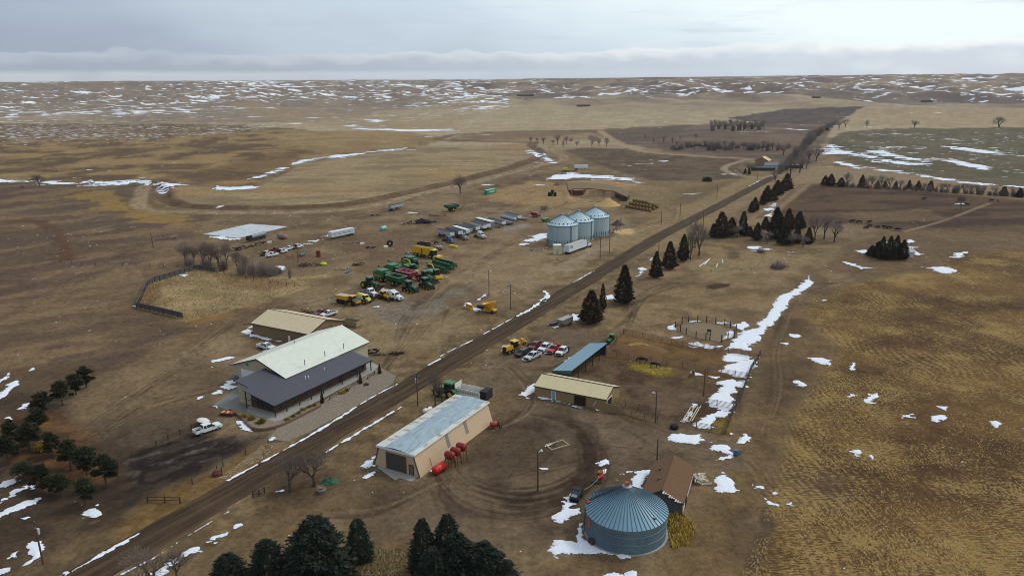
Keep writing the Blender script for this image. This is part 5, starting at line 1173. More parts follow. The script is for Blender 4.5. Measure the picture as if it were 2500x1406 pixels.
TG = 'green tractors in the machinery yard'
he = hdg((891, 701), (916, 707))
tractor('green tractor with dual rear wheels and a dark front blade behind the white flatbed truck', at(905, 702), he, dgreen_p, 1.3, loader=True, group=TG)
tractor('green tractor on four rubber tracks, nearest the white tank truck', at(1000, 711), hdg((988, 707), (1012, 715)), dgreen_p, 1.25, tracks=True, group=TG)
tractor('green tracked tractor between the other tracked tractor and the black blade', at(1040, 703), hdg((1027, 698), (1050, 707)), dgreen_p, 1.25, tracks=True, group=TG)
tractor('green tractor with a wide black blade beside the forage harvester', at(1040, 686), hdg((1024, 682), (1052, 690)), dgreen_p, 1.3, loader=True, group=TG)
tractor('green tractor hitched to the white silage wagon behind the warehouse', at(1094, 968), hdg((1110, 972), (1068, 964)), green_p, 1.25, duals=False)
tractor('small green utility tractor parked in the snow by the blue roofed shed', at(1493, 836), hdg((1497, 834), (1489, 841)), green_p, 0.8, duals=False)
tractor('dark green tractor standing alone on the sandy ground by the pit', at(1349, 478), D(80), dgreen_p, 1.35, duals=True)
tractor('small yellow loader tractor in front of the white tank truck', at(937, 730), hdg((925, 726), (950, 733)), amber, 0.95, duals=False, loader=True, rimc=rust)


def combine(label, q, rz, s=1.0):
    t_ = thing('combine_harvester', label, 'combine harvester', q, rz, 'green combines parked in a line', s); c = green_p
    part('cb_body', lambda b: b.prism([(-4.2, 1.3), (-3.6, 0.9), (1.6, 0.9), (1.6, 3.2), (-3.2, 3.35), (-4.3, 2.6)], -1.5, 1.5), 'body', c, t_)
    part('cb_tank', lambda b: b.box(-2.2, 1.2, -1.45, 1.45, 3.2, 3.95, None, -0.12), 'grain_tank', c, t_); part('cb_in', lambda b: b.box(-2.0, 1.0, -1.3, 1.3, 3.93, 3.99), 'tank_cover', dgreen_p, t_)
    cb = part('cb_cab', lambda b: b.prism([(1.65, 1.6), (3.0, 1.5), (3.25, 2.6), (2.9, 3.4), (1.65, 3.4)], -0.95, 0.95), 'cab', glass_d, t_); part('cb_roof', lambda b: b.box(1.5, 3.3, -1.05, 1.05, 3.4, 3.6, None, 0.1), 'cab_roof', c, cb)
    part('cb_feed', lambda b: b.prism([(1.6, 1.1), (3.9, 0.4), (4.0, 1.0), (1.8, 1.7)], -0.6, 0.6), 'feeder_house', c, t_)
    au = part('cb_auger', lambda b: b.tube((1.1, 1.65, 3.4), (-5.6, 1.75, 4.1), 0.2), 'unloading_auger', c, t_); part('cb_boot', lambda b: b.tube((-5.5, 1.75, 4.1), (-5.95, 1.75, 3.7), 0.26), 'spout', dkm, au)
    part('cb_stripe', lambda b: b.box(-3.8, 1.2, -1.54, -1.505, 1.75, 1.95).box(-3.8, 1.2, 1.505, 1.54, 1.75, 1.95), 'stripe', yel, t_)
    for sg in (-1, 1): wheel(t_, 1.0, sg * 1.75, 0.95, 0.7, yel); wheel(t_, -3.0, sg * 1.4, 0.6, 0.45, yel)
    return t_


hc = hdg((922, 682), (950, 691))
combine('green combine in front, beside the green grain cart', at(938, 686), hc, 1.12)
combine('green combine, second from the front of the line', at(962, 672), hc, 1.12)
combine('green combine at the back, beside the yellow beet harvester', at(1004, 652), hc, 1.12)


def forager(label, q, rz):
    t_ = thing('forage_harvester', label, 'forage harvester', q, rz, 'green forage harvesters with yellow spouts', 1.1)
    part('fh_body', lambda b: b.prism([(-3.2, 1.1), (1.2, 0.9), (1.2, 2.4), (-2.8, 2.6), (-3.3, 2.0)], -1.3, 1.3), 'body', green_p, t_); cb = part('fh_cab', lambda b: b.box(1.2, 2.7, -0.9, 0.9, 1.4, 3.1, None, 0.08), 'cab', glass_d, t_); part('fh_roof', lambda b: b.box(1.0, 2.9, -1.05, 1.05, 3.1, 3.3, None, 0.1), 'cab_roof', green_p, cb)
    part('fh_spout', lambda b: b.path([(0.6, 0, 2.4), (0.4, 0, 3.6), (-0.6, 0, 4.3), (-2.4, 0, 4.4), (-4.0, 0, 4.0), (-4.5, 0, 3.5)], 0.2), 'spout', yel, t_); part('fh_head', lambda b: b.box(3.0, 4.2, -1.5, 1.5, 0.3, 1.3, None, 0.12), 'pickup_header', yel, t_)
    for sg in (-1, 1): wheel(t_, 1.3, sg * 1.5, 0.95, 0.65, yel); wheel(t_, -2.3, sg * 1.2, 0.65, 0.45, yel)


forager('green forage harvester with yellow spout between two combines', at(1001, 664), hdg((990, 659), (1014, 668)))
forager('green forage harvester with yellow spout behind the tractors', at(1058, 677), hdg((1044, 672), (1072, 682)))


def grain_cart(label, q, rz, col, s=1.0, group=None, inner=None):
    t_ = thing('grain_cart', label, 'grain cart', q, rz, group, s); c = col.name
    def hop(b):
        o = [(-3.2, -1.8), (3.2, -1.8), (3.2, 1.8), (-3.2, 1.8)]; i = [(-1.4, -0.6), (1.4, -0.6), (1.4, 0.6), (-1.4, 0.6)]
        b.add([(x, y, 3.3) for x, y in o] + [(x, y, 2.2) for x, y in o] + [(x, y, 1.0) for x, y in i], [(k, (k + 1) % 4, (k + 1) % 4 + 4, k + 4)[::-1] for k in range(4)] + [(k + 4, (k + 1) % 4 + 4, (k + 1) % 4 + 8, k + 8)[::-1] for k in range(4)] + [(11, 10, 9, 8)])
        o2 = [(x * 0.97, y * 0.95) for x, y in o]; b.add([(x, y, 3.3) for x, y in o2] + [(x * 0.95, y * 0.9, 2.3) for x, y in o2] + [(x * 0.9, y * 0.9, 1.3) for x, y in i], [(k, (k + 1) % 4, (k + 1) % 4 + 4, k + 4) for k in range(4)] + [(k + 4, (k + 1) % 4 + 4, (k + 1) % 4 + 8, k + 8) for k in range(4)] + [(8, 9, 10, 11)])
    part('gc_hop' + c, hop, 'hopper', col, t_); part('gc_rim', lambda b: b.box(-3.3, 3.3, -1.9, -1.72, 3.28, 3.4).box(-3.3, 3.3, 1.72, 1.9, 3.28, 3.4).box(-3.3, -3.12, -1.72, 1.72, 3.28, 3.4).box(3.12, 3.3, -1.72, 1.72, 3.28, 3.4), 'rim_rail', alu, t_)
    if inner: part('gc_bow', lambda b: [b.box(x - 0.06, x + 0.06, -1.7, 1.7, 3.15, 3.25) for x in (-2.1, -1.05, 0, 1.05, 2.1)], 'bow', inner, t_)
    part('gc_tongue' + c, lambda b: b.box(1.4, 4.8, -0.2, 0.2, 0.8, 1.05), 'drawbar', col, t_); part('gc_auger' + c, lambda b: b.tube((2.9, 0.9, 1.2), (3.4, 1.6, 3.2), 0.22), 'auger', col, t_)
    for sg in (-1, 1): wheel(t_, -0.1, sg * 1.35, 0.95, 0.7, yel)
    return t_


hg_ = hdg((944, 690), (988, 701))
grain_cart('dark green grain cart with pale rim between combine and maroon cart', at(968, 697), hg_, dgreen_p, 1.15)
grain_cart('maroon grain cart with cross bows beside the dark green cart', at(993, 686), hg_, paint_m('wine', (120, 24, 50)), 1.2, inner=red_p)
grain_cart('dark green old grain cart with long red auger out by the tyre pile', at(1103, 516), hdg((1092, 517), (1122, 513)), dgreen_p, 1.25)
b = MB(); b.path([(0, 0, 1.0), (9, 2.6, 2.6)], 0.22); b.path([(1, 0, 0.3), (6.5, 1.8, 2.0)], 0.1); o = b.build('grain_auger', rust); o.location = at(1122, 514); o.rotation_euler = (0, 0, hdg((1122, 512), (1157, 505))); tag(o, 'long rusty auger beside the old green grain cart', 'auger')
# crop headers on their carts
for i, (x0, y0, x1, y1, lab) in enumerate(((1066, 641, 1110, 652, 'dark green crop header, furthest back of the three'), (1060, 647, 1103, 659, 'dark green crop header, middle of the three'), (1046, 654, 1092, 668, 'dark green crop header nearest the forage harvester'))):
    p0, p1 = at(x0, y0), at(x1, y1); L2 = (p1 - p0).length; t_ = thing('crop_header', lab, 'crop header', (p0 + p1) / 2, math.atan2((p1 - p0).y, (p1 - p0).x), 'green crop headers on carts')
    b = MB(); b.prism([(-1.1, 0.9), (0.9, 0.7), (1.1, 0.9), (-0.2, 1.3), (-0.8, 2.5), (-1.15, 2.5)], -L2 / 2, L2 / 2, 'x'); b.build('platform', dgreen_p, t_)
    b = MB()
    for k in range(14): x = -L2 / 2 + (k + 0.5) * L2 / 14; b.prism([(-0.1, 1.2), (2.3, 0.7), (0.1, 1.75)], x - 0.2, x + 0.2, 'x')
    b.build('snout_row', green_p, t_)
    b = MB(); b.box(-L2 / 2, L2 / 2 + 1.8, -0.1, 0.1, 0.5, 0.65); b.build('cart_frame', dkm, t_)
    for x in (-L2 / 2 + 1.2, L2 / 2 + 0.3):
        for sg in (-1, 1): wheel(t_, x, sg * 0.8, 0.4, 0.25)

# beet harvester
t_ = thing('beet_harvester', 'long yellow self propelled beet harvester in the machinery yard', 'harvester', at(1042, 628), hdg((1010, 621), (1078, 634)), None, 1.15)
b = MB(); b.prism([(-6.0, 1.3), (2.0, 1.3), (3.4, 3.3), (3.4, 3.6), (-6.0, 3.7)], -1.5, 1.5); b.build('hopper', yel, t_); b = MB(); b.box(-5.8, 3.2, -1.3, 1.3, 3.68, 3.78); b.build('hopper_floor', mat('hopper_dust', (150, 116, 40), 0.9, var=0.4, vs=1.5), t_)
b = MB(); b.box(-6.3, -6.0, -1.4, 1.4, 0.9, 3.5)
for z in (1.2, 1.9, 2.6): pass
rp = b.build('rear_panel', yel, t_)
for z in (1.3, 2.0, 2.7): b = MB(); b.box(-6.36, -6.3, -1.1, 1.1, z, z + 0.35); b.build('louvre', dkm, rp)
b = MB(); b.box(3.0, 4.6, -0.95, 0.95, 1.7, 3.3, None, 0.05); cb = b.build('cab', glass_d, t_); b = MB(); b.box(2.8, 4.9, -1.15, 1.15, 3.3, 3.5, None, 0.1); b.build('cab_roof', pyel, cb)
b = MB(); b.box(4.8, 7.2, -1.6, 1.6, 0.4, 1.4, None, 0.15)
for y in (-1.2, -0.6, 0, 0.6, 1.2): b.tube((6.2, y, 1.2), (7.6, y, 1.0), 0.16)
b.build('digger_head', yel, t_); b = MB(); b.box(-1.3, -0.7, -1.6, -1.5, 1.0, 3.4); b.build('access_ladder', rust, t_); b = MB(); b.box(-5.5, 4.5, -0.8, 0.8, 0.8, 1.3); b.build('chassis', dkm, t_)
for x in (-4.4, -2.5, 3.2):
    for sg in (-1, 1): wheel(t_, x, sg * 1.25, 0.85, 0.6, yel)
# black bin trailer, giant tyre, stacker conveyor, yellow implement
q = at(1035, 606); t_ = thing('dump_trailer', 'black open dump trailer behind the beet harvester', 'trailer', q, hdg((1022, 603), (1048, 607)))
b = MB(); b.box(-3, 3, -1.3, -1.2, 1, 2.6).box(-3, 3, 1.2, 1.3, 1, 2.6).box(-3, -2.9, -1.2, 1.2, 1, 2.6).box(2.9, 3, -1.2, 1.2, 1, 2.6).box(-2.9, 2.9, -1.2, 1.2, 0.95, 1.1); b.build('box', black_p, t_)
for x in (-1.5, -0.3):
    for sg in (-1, 1): wheel(t_, x, sg * 1.2, 0.5, 0.3)
q = at(1065, 600); o = part('big_tyre', lambda b: b.lathe([(0.55, -0.35), (1.0, -0.38), (1.1, -0.2), (1.1, 0.2), (1.0, 0.38), (0.55, 0.35), (0.5, 0)], 24, Matrix.Rotation(D(90), 4, 'X')), 'loose_tyre_ring', black, None, q + Vector((0, 0, 1.08))); tag(o, 'huge loose tyre standing upright beside the grey stacker', 'tyre')
t_ = thing('stacker_conveyor', 'grey stacker platform with a sloping side conveyor behind the beet harvester', 'conveyor', at(1072, 609), hdg((1056, 604), (1088, 611)))
b = MB(); b.box(-3, 3, -1.2, 1.2, 1.0, 1.25); b.build('deck', mat('dull_grey_steel', (104, 102, 100), 0.7, var=0.2), t_); b = MB(); b.prism([(-2.5, 1.2), (5.5, 3.6), (5.5, 4.4), (-2.5, 2.0)], -1.5, -1.3); b.build('conveyor_side', mat('pale_galv', (164, 164, 158), 0.6, var=0.2), t_)
b = MB(); b.box(-1.2, 0.4, -0.6, 0.0, 1.25, 1.5); b.box(-0.2, 1.4, 0.3, 0.9, 1.25, 1.5); b.build('yellow_cover', pyel, t_)
for sg in (-1, 1): wheel(t_, 0, sg * 1.0, 0.55, 0.3)
t_ = thing('yellow_implement', 'low bright yellow implement lying beside the truck row', 'implement', at(1107, 604), hdg((1098, 602), (1117, 605)))
b = MB(); b.box(-2.2, 2.2, -0.7, 0.7, 0.4, 1.0, None, 0.1); b.build('frame', mat('lemon_paint', (190, 178, 26), 0.5), t_)
b = MB()
for x in (-1.8, -0.9, 0, 0.9, 1.8): b.box(x - 0.15, x + 0.15, -0.9, 0.9, 0.0, 0.5)
b.build('tine_row', mat('lemon_paint', (190, 178, 26), 0.5), t_)

# articulated dump truck
t_ = thing('dump_truck', 'yellow articulated dump truck with a dark bonnet', 'dump truck', at(852, 742), hdg((826, 738), (863, 745)), None, 1.05)
b = MB(); b.prism([(-4.6, 2.5), (-3.4, 1.6), (0.4, 1.5), (0.6, 2.9), (0.1, 2.9), (-0.2, 2.75), (-4.5, 2.75)], -1.4, 1.4); b.build('dump_body', amber, t_); b = MB(); b.box(-3.9, -0.1, -1.2, 1.2, 2.72, 2.8); b.build('body_floor', mat('pale_dusty_steel', (176, 164, 150), 0.7, var=0.2), t_)
b = MB(); b.box(1.0, 2.6, -1.0, 1.0, 1.5, 3.0, None, 0.06); cb = b.build('cab', glass_d, t_); b = MB(); b.box(0.9, 2.7, -1.1, 1.1, 3.0, 3.15, None, 0.06); b.build('cab_roof', amber, cb)
b = MB(); b.prism([(2.6, 1.0), (4.4, 0.9), (4.5, 1.6), (2.6, 2.1)], -1.05, 1.05); b.build('bonnet', amber, t_); b = MB(); b.prism([(2.6, 2.12), (4.4, 1.66), (4.3, 1.76), (2.6, 2.22)], -0.95, 0.95); b.build('bonnet_top', mat('slate_bonnet', (66, 76, 92), 0.5), t_)
b = MB(); b.box(-4, 3, -0.5, 0.5, 0.8, 1.5); b.build('chassis', dkm, t_)
for x in (-3.4, -1.7, 2.9):
    for sg in (-1, 1): wheel(t_, x, sg * 1.15, 0.82, 0.55, dkm)
# pale yellow sprayer
t_ = thing('field_sprayer', 'pale yellow sprayer with folded booms behind the dump truck', 'sprayer', at(885, 738), hdg((868, 733), (900, 741)))
b = MB(); b.loft([[(x, r * math.cos(a), 2.4 + r * math.sin(a)) for a in np.linspace(0, 6.283, 13)[:-1]] for x, r in ((-1.8, 0.5), (-1.6, 0.9), (0.8, 0.9), (1.0, 0.5))]); b.build('tank', pyel, t_, True); b = MB(); b.box(1.1, 2.4, -0.8, 0.8, 1.5, 2.9, None, 0.06); cb = b.build('cab', glass_d, t_); b = MB(); b.box(1.0, 2.5, -0.9, 0.9, 2.9, 3.05, None, 0.08); b.build('cab_roof', pyel, cb)
b = MB()
for sg in (-1, 1): b.box(-3.2, 2.0, sg * 1.4 - 0.12, sg * 1.4 + 0.12, 1.6, 2.2)
b.build('boom', pyel, t_); b = MB(); b.prism([(2.4, 1.2), (3.8, 1.2), (3.7, 1.9), (2.4, 2.1)], -0.7, 0.7); b.build('hood', pyel, t_); b = MB(); b.box(-3, 3.4, -0.5, 0.5, 1.0, 1.5); b.build('chassis', dkm, t_)
for x in (-1.8, 2.4):
    for sg in (-1, 1): wheel(t_, x, sg * 1.3, 0.8, 0.4, yel)


def cyl_tank(b, x0, x1, r, z, n=16):
    b.loft([[(x, rr * math.cos(a), z + rr * math.sin(a)) for a in np.linspace(0, 2 * math.pi, n + 1)[:-1]] for x, rr in ((x0, r * 0.55), (x0 + 0.25 * r, r * 0.88), (x0 + 0.55 * r, r), (x1 - 0.55 * r, r), (x1 - 0.25 * r, r * 0.88), (x1, r * 0.55))])


t_ = thing('tank_trailer', 'black cylindrical tank trailer beside the pale yellow sprayer', 'trailer', at(896, 731), hdg((880, 727), (908, 734)))
b = MB(); cyl_tank(b, -3.0, 2.6, 0.95, 1.75); b.build('tank', mat('black_tank', (46, 48, 56), 0.5, var=0.2), t_, True); b = MB(); b.box(-3, 3.6, -0.7, 0.7, 0.6, 0.85); b.box(1.2, 2.9, -1.1, 1.1, 0.85, 1.1); b.build('frame', dkm, t_)
for x in (-1.4, -0.4):
    for sg in (-1, 1): wheel(t_, x, sg * 0.9, 0.48, 0.3)


def truck_cab(t_, col, sleeper=True, x=0.0, hood=True):
    """conventional cab, nose towards +x, back of cab at x"""
    c = col.name + str(sleeper)
    if sleeper: part('tc_sl' + c, lambda b: b.box(-1.3, 0.05, -1.15, 1.15, 1.0, 3.3, None, 0.06), 'sleeper', col, t_, (x, 0, 0))
    part('tc_cab' + c, lambda b: b.prism([(0, 1.0), (1.7, 1.0), (1.7, 1.9), (1.25, 2.75), (0, 2.95)], -1.1, 1.1), 'cab', col, t_, (x, 0, 0)); part('tc_ws', lambda b: b.prism([(1.72, 1.95), (1.29, 2.68), (1.24, 2.66), (1.66, 1.92)], -0.95, 0.95).box(0.35, 1.2, -1.13, -1.105, 1.95, 2.6).box(0.35, 1.2, 1.105, 1.13, 1.95, 2.6), 'window', glass_d, t_, (x, 0, 0))
    part('tc_hood' + c, lambda b: b.prism([(1.7, 0.8), (3.6, 0.75), (3.7, 1.1), (3.5, 1.65), (1.7, 1.95)], -0.85, 0.85), 'bonnet', col, t_, (x, 0, 0)); part('tc_grl', lambda b: b.box(3.62, 3.74, -0.55, 0.55, 0.8, 1.5), 'grille', chrome, t_, (x, 0, 0)); part('tc_bmp', lambda b: b.box(3.6, 3.95, -1.15, 1.15, 0.45, 0.8), 'bumper', chrome, t_, (x, 0, 0))
    for sg in (-1, 1):
        part('tc_fen%s%d' % (c, sg), lambda b: b.prism([(1.9, 1.0), (2.2, 1.35), (3.3, 1.3), (3.65, 0.9), (3.65, 0.75), (3.3, 1.1), (2.3, 1.15), (2.0, 0.85)], sg * 0.98 - 0.2, sg * 0.98 + 0.2), 'fender', col, t_, (x, 0, 0)); part('tc_stk', lambda b: b.tube((0, 0, 1.2), (0, 0, 3.5), 0.09), 'exhaust_stack', chrome, t_, (x - (1.45 if sleeper else 0.15), sg * 0.95, 0)); wheel(t_, x + 2.75, sg * 0.98, 0.52, 0.3)


def semi_tractor(label, q, rz, col, sleeper=True, group=None):
    t_ = thing('truck_tractor', label, 'truck', q, rz, group); truck_cab(t_, col, sleeper)
    part('st_fr', lambda b: b.box(-4.6, 0.2, -0.42, 0.42, 0.7, 0.95).box(-3.4, -2.0, -0.6, 0.6, 0.95, 1.1), 'chassis', dkm, t_)
    for x in (-3.9, -2.6):
        for sg in (-1, 1): wheel(t_, x, sg * 0.85, 0.52, 0.5)
    return t_


t_ = thing('flatbed_truck', 'white truck with a dark flat bed behind the black tank trailer', 'truck', at(902, 722), hdg((884, 716), (914, 725))); truck_cab(t_, white_p, False, 0.2)
b = MB(); b.box(-4.2, 0.1, -1.15, 1.15, 1.0, 1.2).box(-0.1, 0.0, -1.1, 1.1, 1.2, 2.2); b.build('flatbed', dkm, t_)
for sg in (-1, 1): wheel(t_, -2.6, sg * 0.9, 0.52, 0.5)
t_ = thing('tank_truck', 'white bulk tank truck parked beside the tracked tractor', 'truck', at(958, 730), hdg((940, 724), (980, 734))); truck_cab(t_, white_p, True, 0.9)
b = MB(); b.loft([[(x, r * 1.2 * math.cos(a), 2.15 + r * math.sin(a)) for a in np.linspace(0, 6.2832, 17)[:-1]] for x, r in ((-5.0, 0.8), (-4.8, 1.0), (-0.9, 1.0), (-0.7, 0.8))]); tk = b.build('tank', mat('cream_tank', (208, 206, 192), 0.5, var=0.06, dirt=0.15), t_, True); b = MB(); b.lathe([(0.3, 0), (0.3, 0.18), (0, 0.22)][::1], 12, Matrix.Translation((-3.0, 0, 3.12))); b.box(-4.2, -1.6, -0.25, 0.25, 3.1, 3.16); b.build('hatch', steel, tk); b = MB(); b.box(-5.2, 1, -0.45, 0.45, 0.7, 1.1); b.box(-4.5, -1.5, -1.1, -0.7, 0.75, 1.4); b.build('chassis', dkm, t_)
for x in (-4.2, -2.9):
    for sg in (-1, 1): wheel(t_, x, sg * 0.9, 0.52, 0.5)

# ---- row of semi trailers
ROW = 'semi trailers parked in a row'; hr = hdg((1062, 571), (1112, 587))


def trailer(kind, label, q, rz, L2, col, top=None, group=ROW, h=2.6, txt=None):
    t_ = thing('semi_trailer', label, 'trailer', q, rz, group); x0, x1 = -L2 / 2, L2 / 2
    if kind == 'van':
        b = MB(); b.box(x0, x1, -1.3, 1.3, 1.15, 1.15 + h); b.build('box', col, t_); b = MB(); b.box(x0, x1, -1.32, 1.32, 1.15 + h, 1.22 + h); b.build('roof', top or alu, t_)
        for sg in (-1, 1): b = MB(); b.box(x0 - 0.04, x0, sg * 0.65 - 0.58, sg * 0.65 + 0.58, 1.25, 1.05 + h); b.build('rear_door', col, t_)
    elif kind == 'hopper':
        b = MB(); b.box(x0, x1, -1.28, 1.28, 1.9, 1.9 + h * 0.65)
        for c0 in (x0 + L2 * 0.27, x0 + L2 * 0.73): b.box(c0 - L2 * 0.2, c0 + L2 * 0.2, -1.2, 1.2, 1.9, 0.9, None, L2 * 0.13, 0.5)
        b.build('hopper', col, t_); b = MB(); b.prism([(-1.3, 1.9 + h * 0.65), (1.3, 1.9 + h * 0.65), (0.9, 2.05 + h * 0.65), (-0.9, 2.05 + h * 0.65)], x0 + 0.1, x1 - 0.1, 'x'); b.build('tarp', top or tarp, t_)
        b = MB(); b.box(x1 + 0.0, x1 + 0.06, -1.25, 1.25, 1.85, 1.95 + h * 0.65); b.build('end_panel', white_p if col is not black_p else alu, t_)
    elif kind == 'tanker':
        b = MB(); cyl_tank(b, x0, x1, 0.98, 1.95); b.build('tank', col, t_, True); b = MB(); b.box(x0 + 1, x1 - 1, -0.25, 0.25, 2.9, 3.0); b.build('catwalk', steel, t_)
    else:
        b = MB(); b.box(x0, x1, -1.25, 1.25, 1.1, 1.3); b.build('deck', col, t_)
    b = MB(); b.box(x0 + 0.2, x1 - 0.6, -0.45, 0.45, 0.85, 1.12); b.box(x1 - 3.2, x1 - 2.9, -0.9, -0.75, 0.05, 0.9); b.box(x1 - 3.2, x1 - 2.9, 0.75, 0.9, 0.05, 0.9); b.build('frame', dkm, t_)
    for x in (x0 + 1.0, x0 + 2.25):
        for sg in (-1, 1): wheel(t_, x, sg * 0.95, 0.5, 0.5)
    return t_


palegrey = mat('pale_grey_panel', (178, 180, 180), 0.5, var=0.12, dirt=0.2); vangrey = ribbed('grey_van_panel', (122, 122, 124), 0, 0.6, 0.1, 0.6, 0, 0.1, (100, 98, 96), 0.4, 0.4)
for kind, x0, y0, x1, y1, L2, col, top, h, lab in (
        ('hopper', 1066, 572, 1112, 588, 12.5, palegrey, tarp, 2.4, 'pale grey hopper trailer beside the blue truck'),
        ('hopper', 1088, 570, 1130, 583, 12.5, mat('green_grey_panel', (96, 106, 102), 0.6, var=0.15, dirt=0.2), tarp, 2.4, 'green grey hopper trailer second from the blue truck'),
        ('hopper', 1104, 566, 1150, 580, 13, mat('worn_grey_panel', (136, 140, 140), 0.6, var=0.15, dirt=0.2), white_p, 2.4, 'grey hopper trailer with white end and rails beside the black trailer'),
        ('hopper', 1124, 558, 1176, 572, 13.5, alu, tarp, 2.3, 'grey hopper trailer just behind the silver truck'),
        ('hopper', 1146, 555, 1190, 568, 13, white_p, None, 2.4, 'white hopper trailer next but one before the tall grey van'),
        ('hopper', 1156, 552, 1198, 565, 13, mat('dull_white_panel', (160, 162, 162), 0.6, var=0.15, dirt=0.25), None, 2.4, 'dull white hopper trailer beside the tall grey van'),
        ('van', 1158, 548, 1211, 562, 15.5, vangrey, white_p, 2.9, 'tall grey box trailer with white roof'),
        ('hopper', 1188, 545, 1238, 558, 14, palegrey, None, 2.4, 'white fronted hopper trailer just beyond the tall grey van'),
        ('flat', 1206, 541, 1250, 551, 14, mat('grey_deck', (84, 82, 84)), None, 2, 'low grey flatbed trailer beyond the white fronted hopper'),
        ('flat', 1214, 539, 1259, 549, 14, mat('worn_deck', (112, 106, 100), 0.8, var=0.2), None, 2, 'worn pale flatbed trailer beside the silver tanker'),
        ('tanker', 1216, 536, 1266, 545, 14, alu, None, 2, 'silver tanker trailer near the far end of the row'),
        ('hopper', 1230, 532, 1275, 542, 13, palegrey, None, 2.3, 'white hopper trailer beyond the silver tanker'),
        ('flat', 1248, 530, 1292, 540, 14, black_p, None, 2, 'black flatbed trailer at the far end of the row')):
    p = (at(x0, y0) + at(x1, y1)) / 2; trailer(kind, lab, p, hr, L2, col, top, h=h)
p = (at(1104, 562) + at(1160, 577)) / 2; trailer('hopper', 'black hopper trailer hitched to the silver truck', p, hr, 13.5, black_p, tarp, h=2.4)
semi_tractor('silver truck hitched to the black hopper trailer', at(1173, 581), hr, paint_m('silver', (190, 194, 196)))
semi_tractor('blue truck without a trailer at the near end of the row', at(1096, 591), hr, blue_p, False)
semi_tractor('dark truck with a white bonnet parked among the hopper trailers', at(1130, 584), hr, grey_p, False)
# white semi at the bins
ht = hdg((1383, 622), (1428, 606)); p = (at(1382, 622) + at(1427, 606)) / 2
t_ = trailer('van', 'long white box trailer parked beside the grain bins', p, ht, 15.5, mat('white_trailer_skin', (206, 214, 222), 0.4, var=0.05, dirt=0.12), mat('dusty_white_roof', (172, 168, 154), 0.6, var=0.12), None, 2.85)
semi_tractor('white day cab truck hitched to the long white box trailer', p + Vector((math.cos(ht), math.sin(ht), 0)) * 9.3, ht, white_p, False)


def lettering(text, size, m_, parent, loc, rot, name='lettering', shear=0.0, bold=0.0):
    cu = bpy.data.curves.new(name, 'FONT'); cu.body = text; cu.size = size; cu.extrude = 0.012; cu.shear = shear; cu.offset = bold; cu.align_x = 'CENTER'; cu.align_y = 'CENTER'
    tmp = bpy.data.objects.new('tmp', cu); C.objects.link(tmp); dg = bpy.context.evaluated_depsgraph_get(); me = bpy.data.meshes.new_from_object(tmp.evaluated_get(dg)); bpy.data.objects.remove(tmp)
    me.name = name; me.materials.clear(); me.materials.append(m_); o = obj(name, me, parent); o.location = loc; o.rotation_euler = rot; return o


lettering('JTN', 1.5, mat('ink', (66, 60, 72), 0.6), t_, (-6.0, -1.33, 3.1), (D(90), 0, 0), shear=0.3, bold=0.03)
# green shipping container with white word
p = (at(1184, 476) + at(1210, 470)) / 2; t_ = thing('shipping_container', 'green shipping container with white lettering beyond the tyre pile', 'container', p, hdg((1184, 476), (1210, 470)))
cg = ribbed('container_green', (20, 128, 84), 3, 0.28, 0.2, 0.5, 0, 0.08, (26, 104, 72), 0.3, 0.6)
b = MB(); b.box(-6.1, 6.1, -1.25, 1.25, 0.12, 2.85); b.build('box', cg, t_); b = MB(); b.box(-6.12, 6.12, -1.27, 1.27, 2.85, 2.95); b.build('roof', mat('faded_green_roof', (128, 188, 156), 0.6), t_); b = MB(); b.box(-6.16, -6.1, -1.15, -0.04, 0.2, 2.75).box(-6.16, -6.1, 0.04, 1.15, 0.2, 2.75); b.build('door', cg, t_)
lettering('EVERGREEN', 1.35, white_p, t_, (0.4, -1.275, 1.5), (D(90), 0, 0), bold=0.035); b = MB(); b.box(-6.19, -6.16, 0.3, 0.8, 1.6, 2.1); b.build('mark', white_p, t_)
# livestock and other trailers out west
p = (at(810, 584) + at(858, 574)) / 2; t_ = trailer('van', 'long white livestock trailer standing on the grass west of the yard', p, hdg((858, 574), (810, 584)), 14.5, mat('white_stock_panel', (192, 200, 206), 0.5, var=0.08, dirt=0.15), white_p, None, 2.5)
for z in (2.0, 2.6): b = MB(); b.box(-6.5, 6.5, 1.3, 1.32, z, z + 0.14); b.build('vent_slot', dkm, t_)
p = (at(948, 517) + at(984, 509)) / 2; trailer('hopper', 'grey hopper trailer standing by the canal bank', p, hdg((948, 517), (984, 509)), 11, alu, None, None, 2.4)
p = (at(1407, 415) + at(1430, 412)) / 2; trailer('van', 'white box trailer beside the dark ploughed field', p, D(6), 12, white_p, None, None, 2.6)
# tractor wagon
p = at(1152, 973); t_ = thing('silage_wagon', 'white silage wagon with black rear beaters behind the green tractor', 'wagon', p, hdg((1185, 984), (1116, 969)), None, 1.15)
ws = mat('white_wagon', (206, 206, 200), 0.6, var=0.08, dirt=0.2)
b = MB(); b.box(-2.8, 3.2, -1.3, -1.2, 1.0, 2.3).box(-2.8, 3.2, 1.2, 1.3, 1.0, 2.3); b.box(-2.8, 3.2, -1.2, 1.2, 0.95, 1.08); wb = b.build('box', ws, t_); b = MB(); b.box(3.2, 3.32, -1.3, 1.3, 1.0, 3.1); b.build('headboard', ws, t_)
for x in np.arange(-2.2, 3.0, 0.55): b = MB(); b.box(x, x + 0.25, 1.3, 1.33, 1.5, 1.9); b.build('slot', mat('slot_grey', (120, 118, 114)), wb)
b = MB(); b.box(-4.2, -2.8, -1.35, 1.35, 0.8, 2.7); b.build('beater_housing', dkm, t_); b = MB()
for y in np.arange(-1.0, 1.1, 0.4): b.lathe([(0.0, 2.5), (0.12, 2.3), (0.2, 1.2), (0.2, 1.1)][::-1], 8, Matrix.Translation((-2.4, y, 0)))
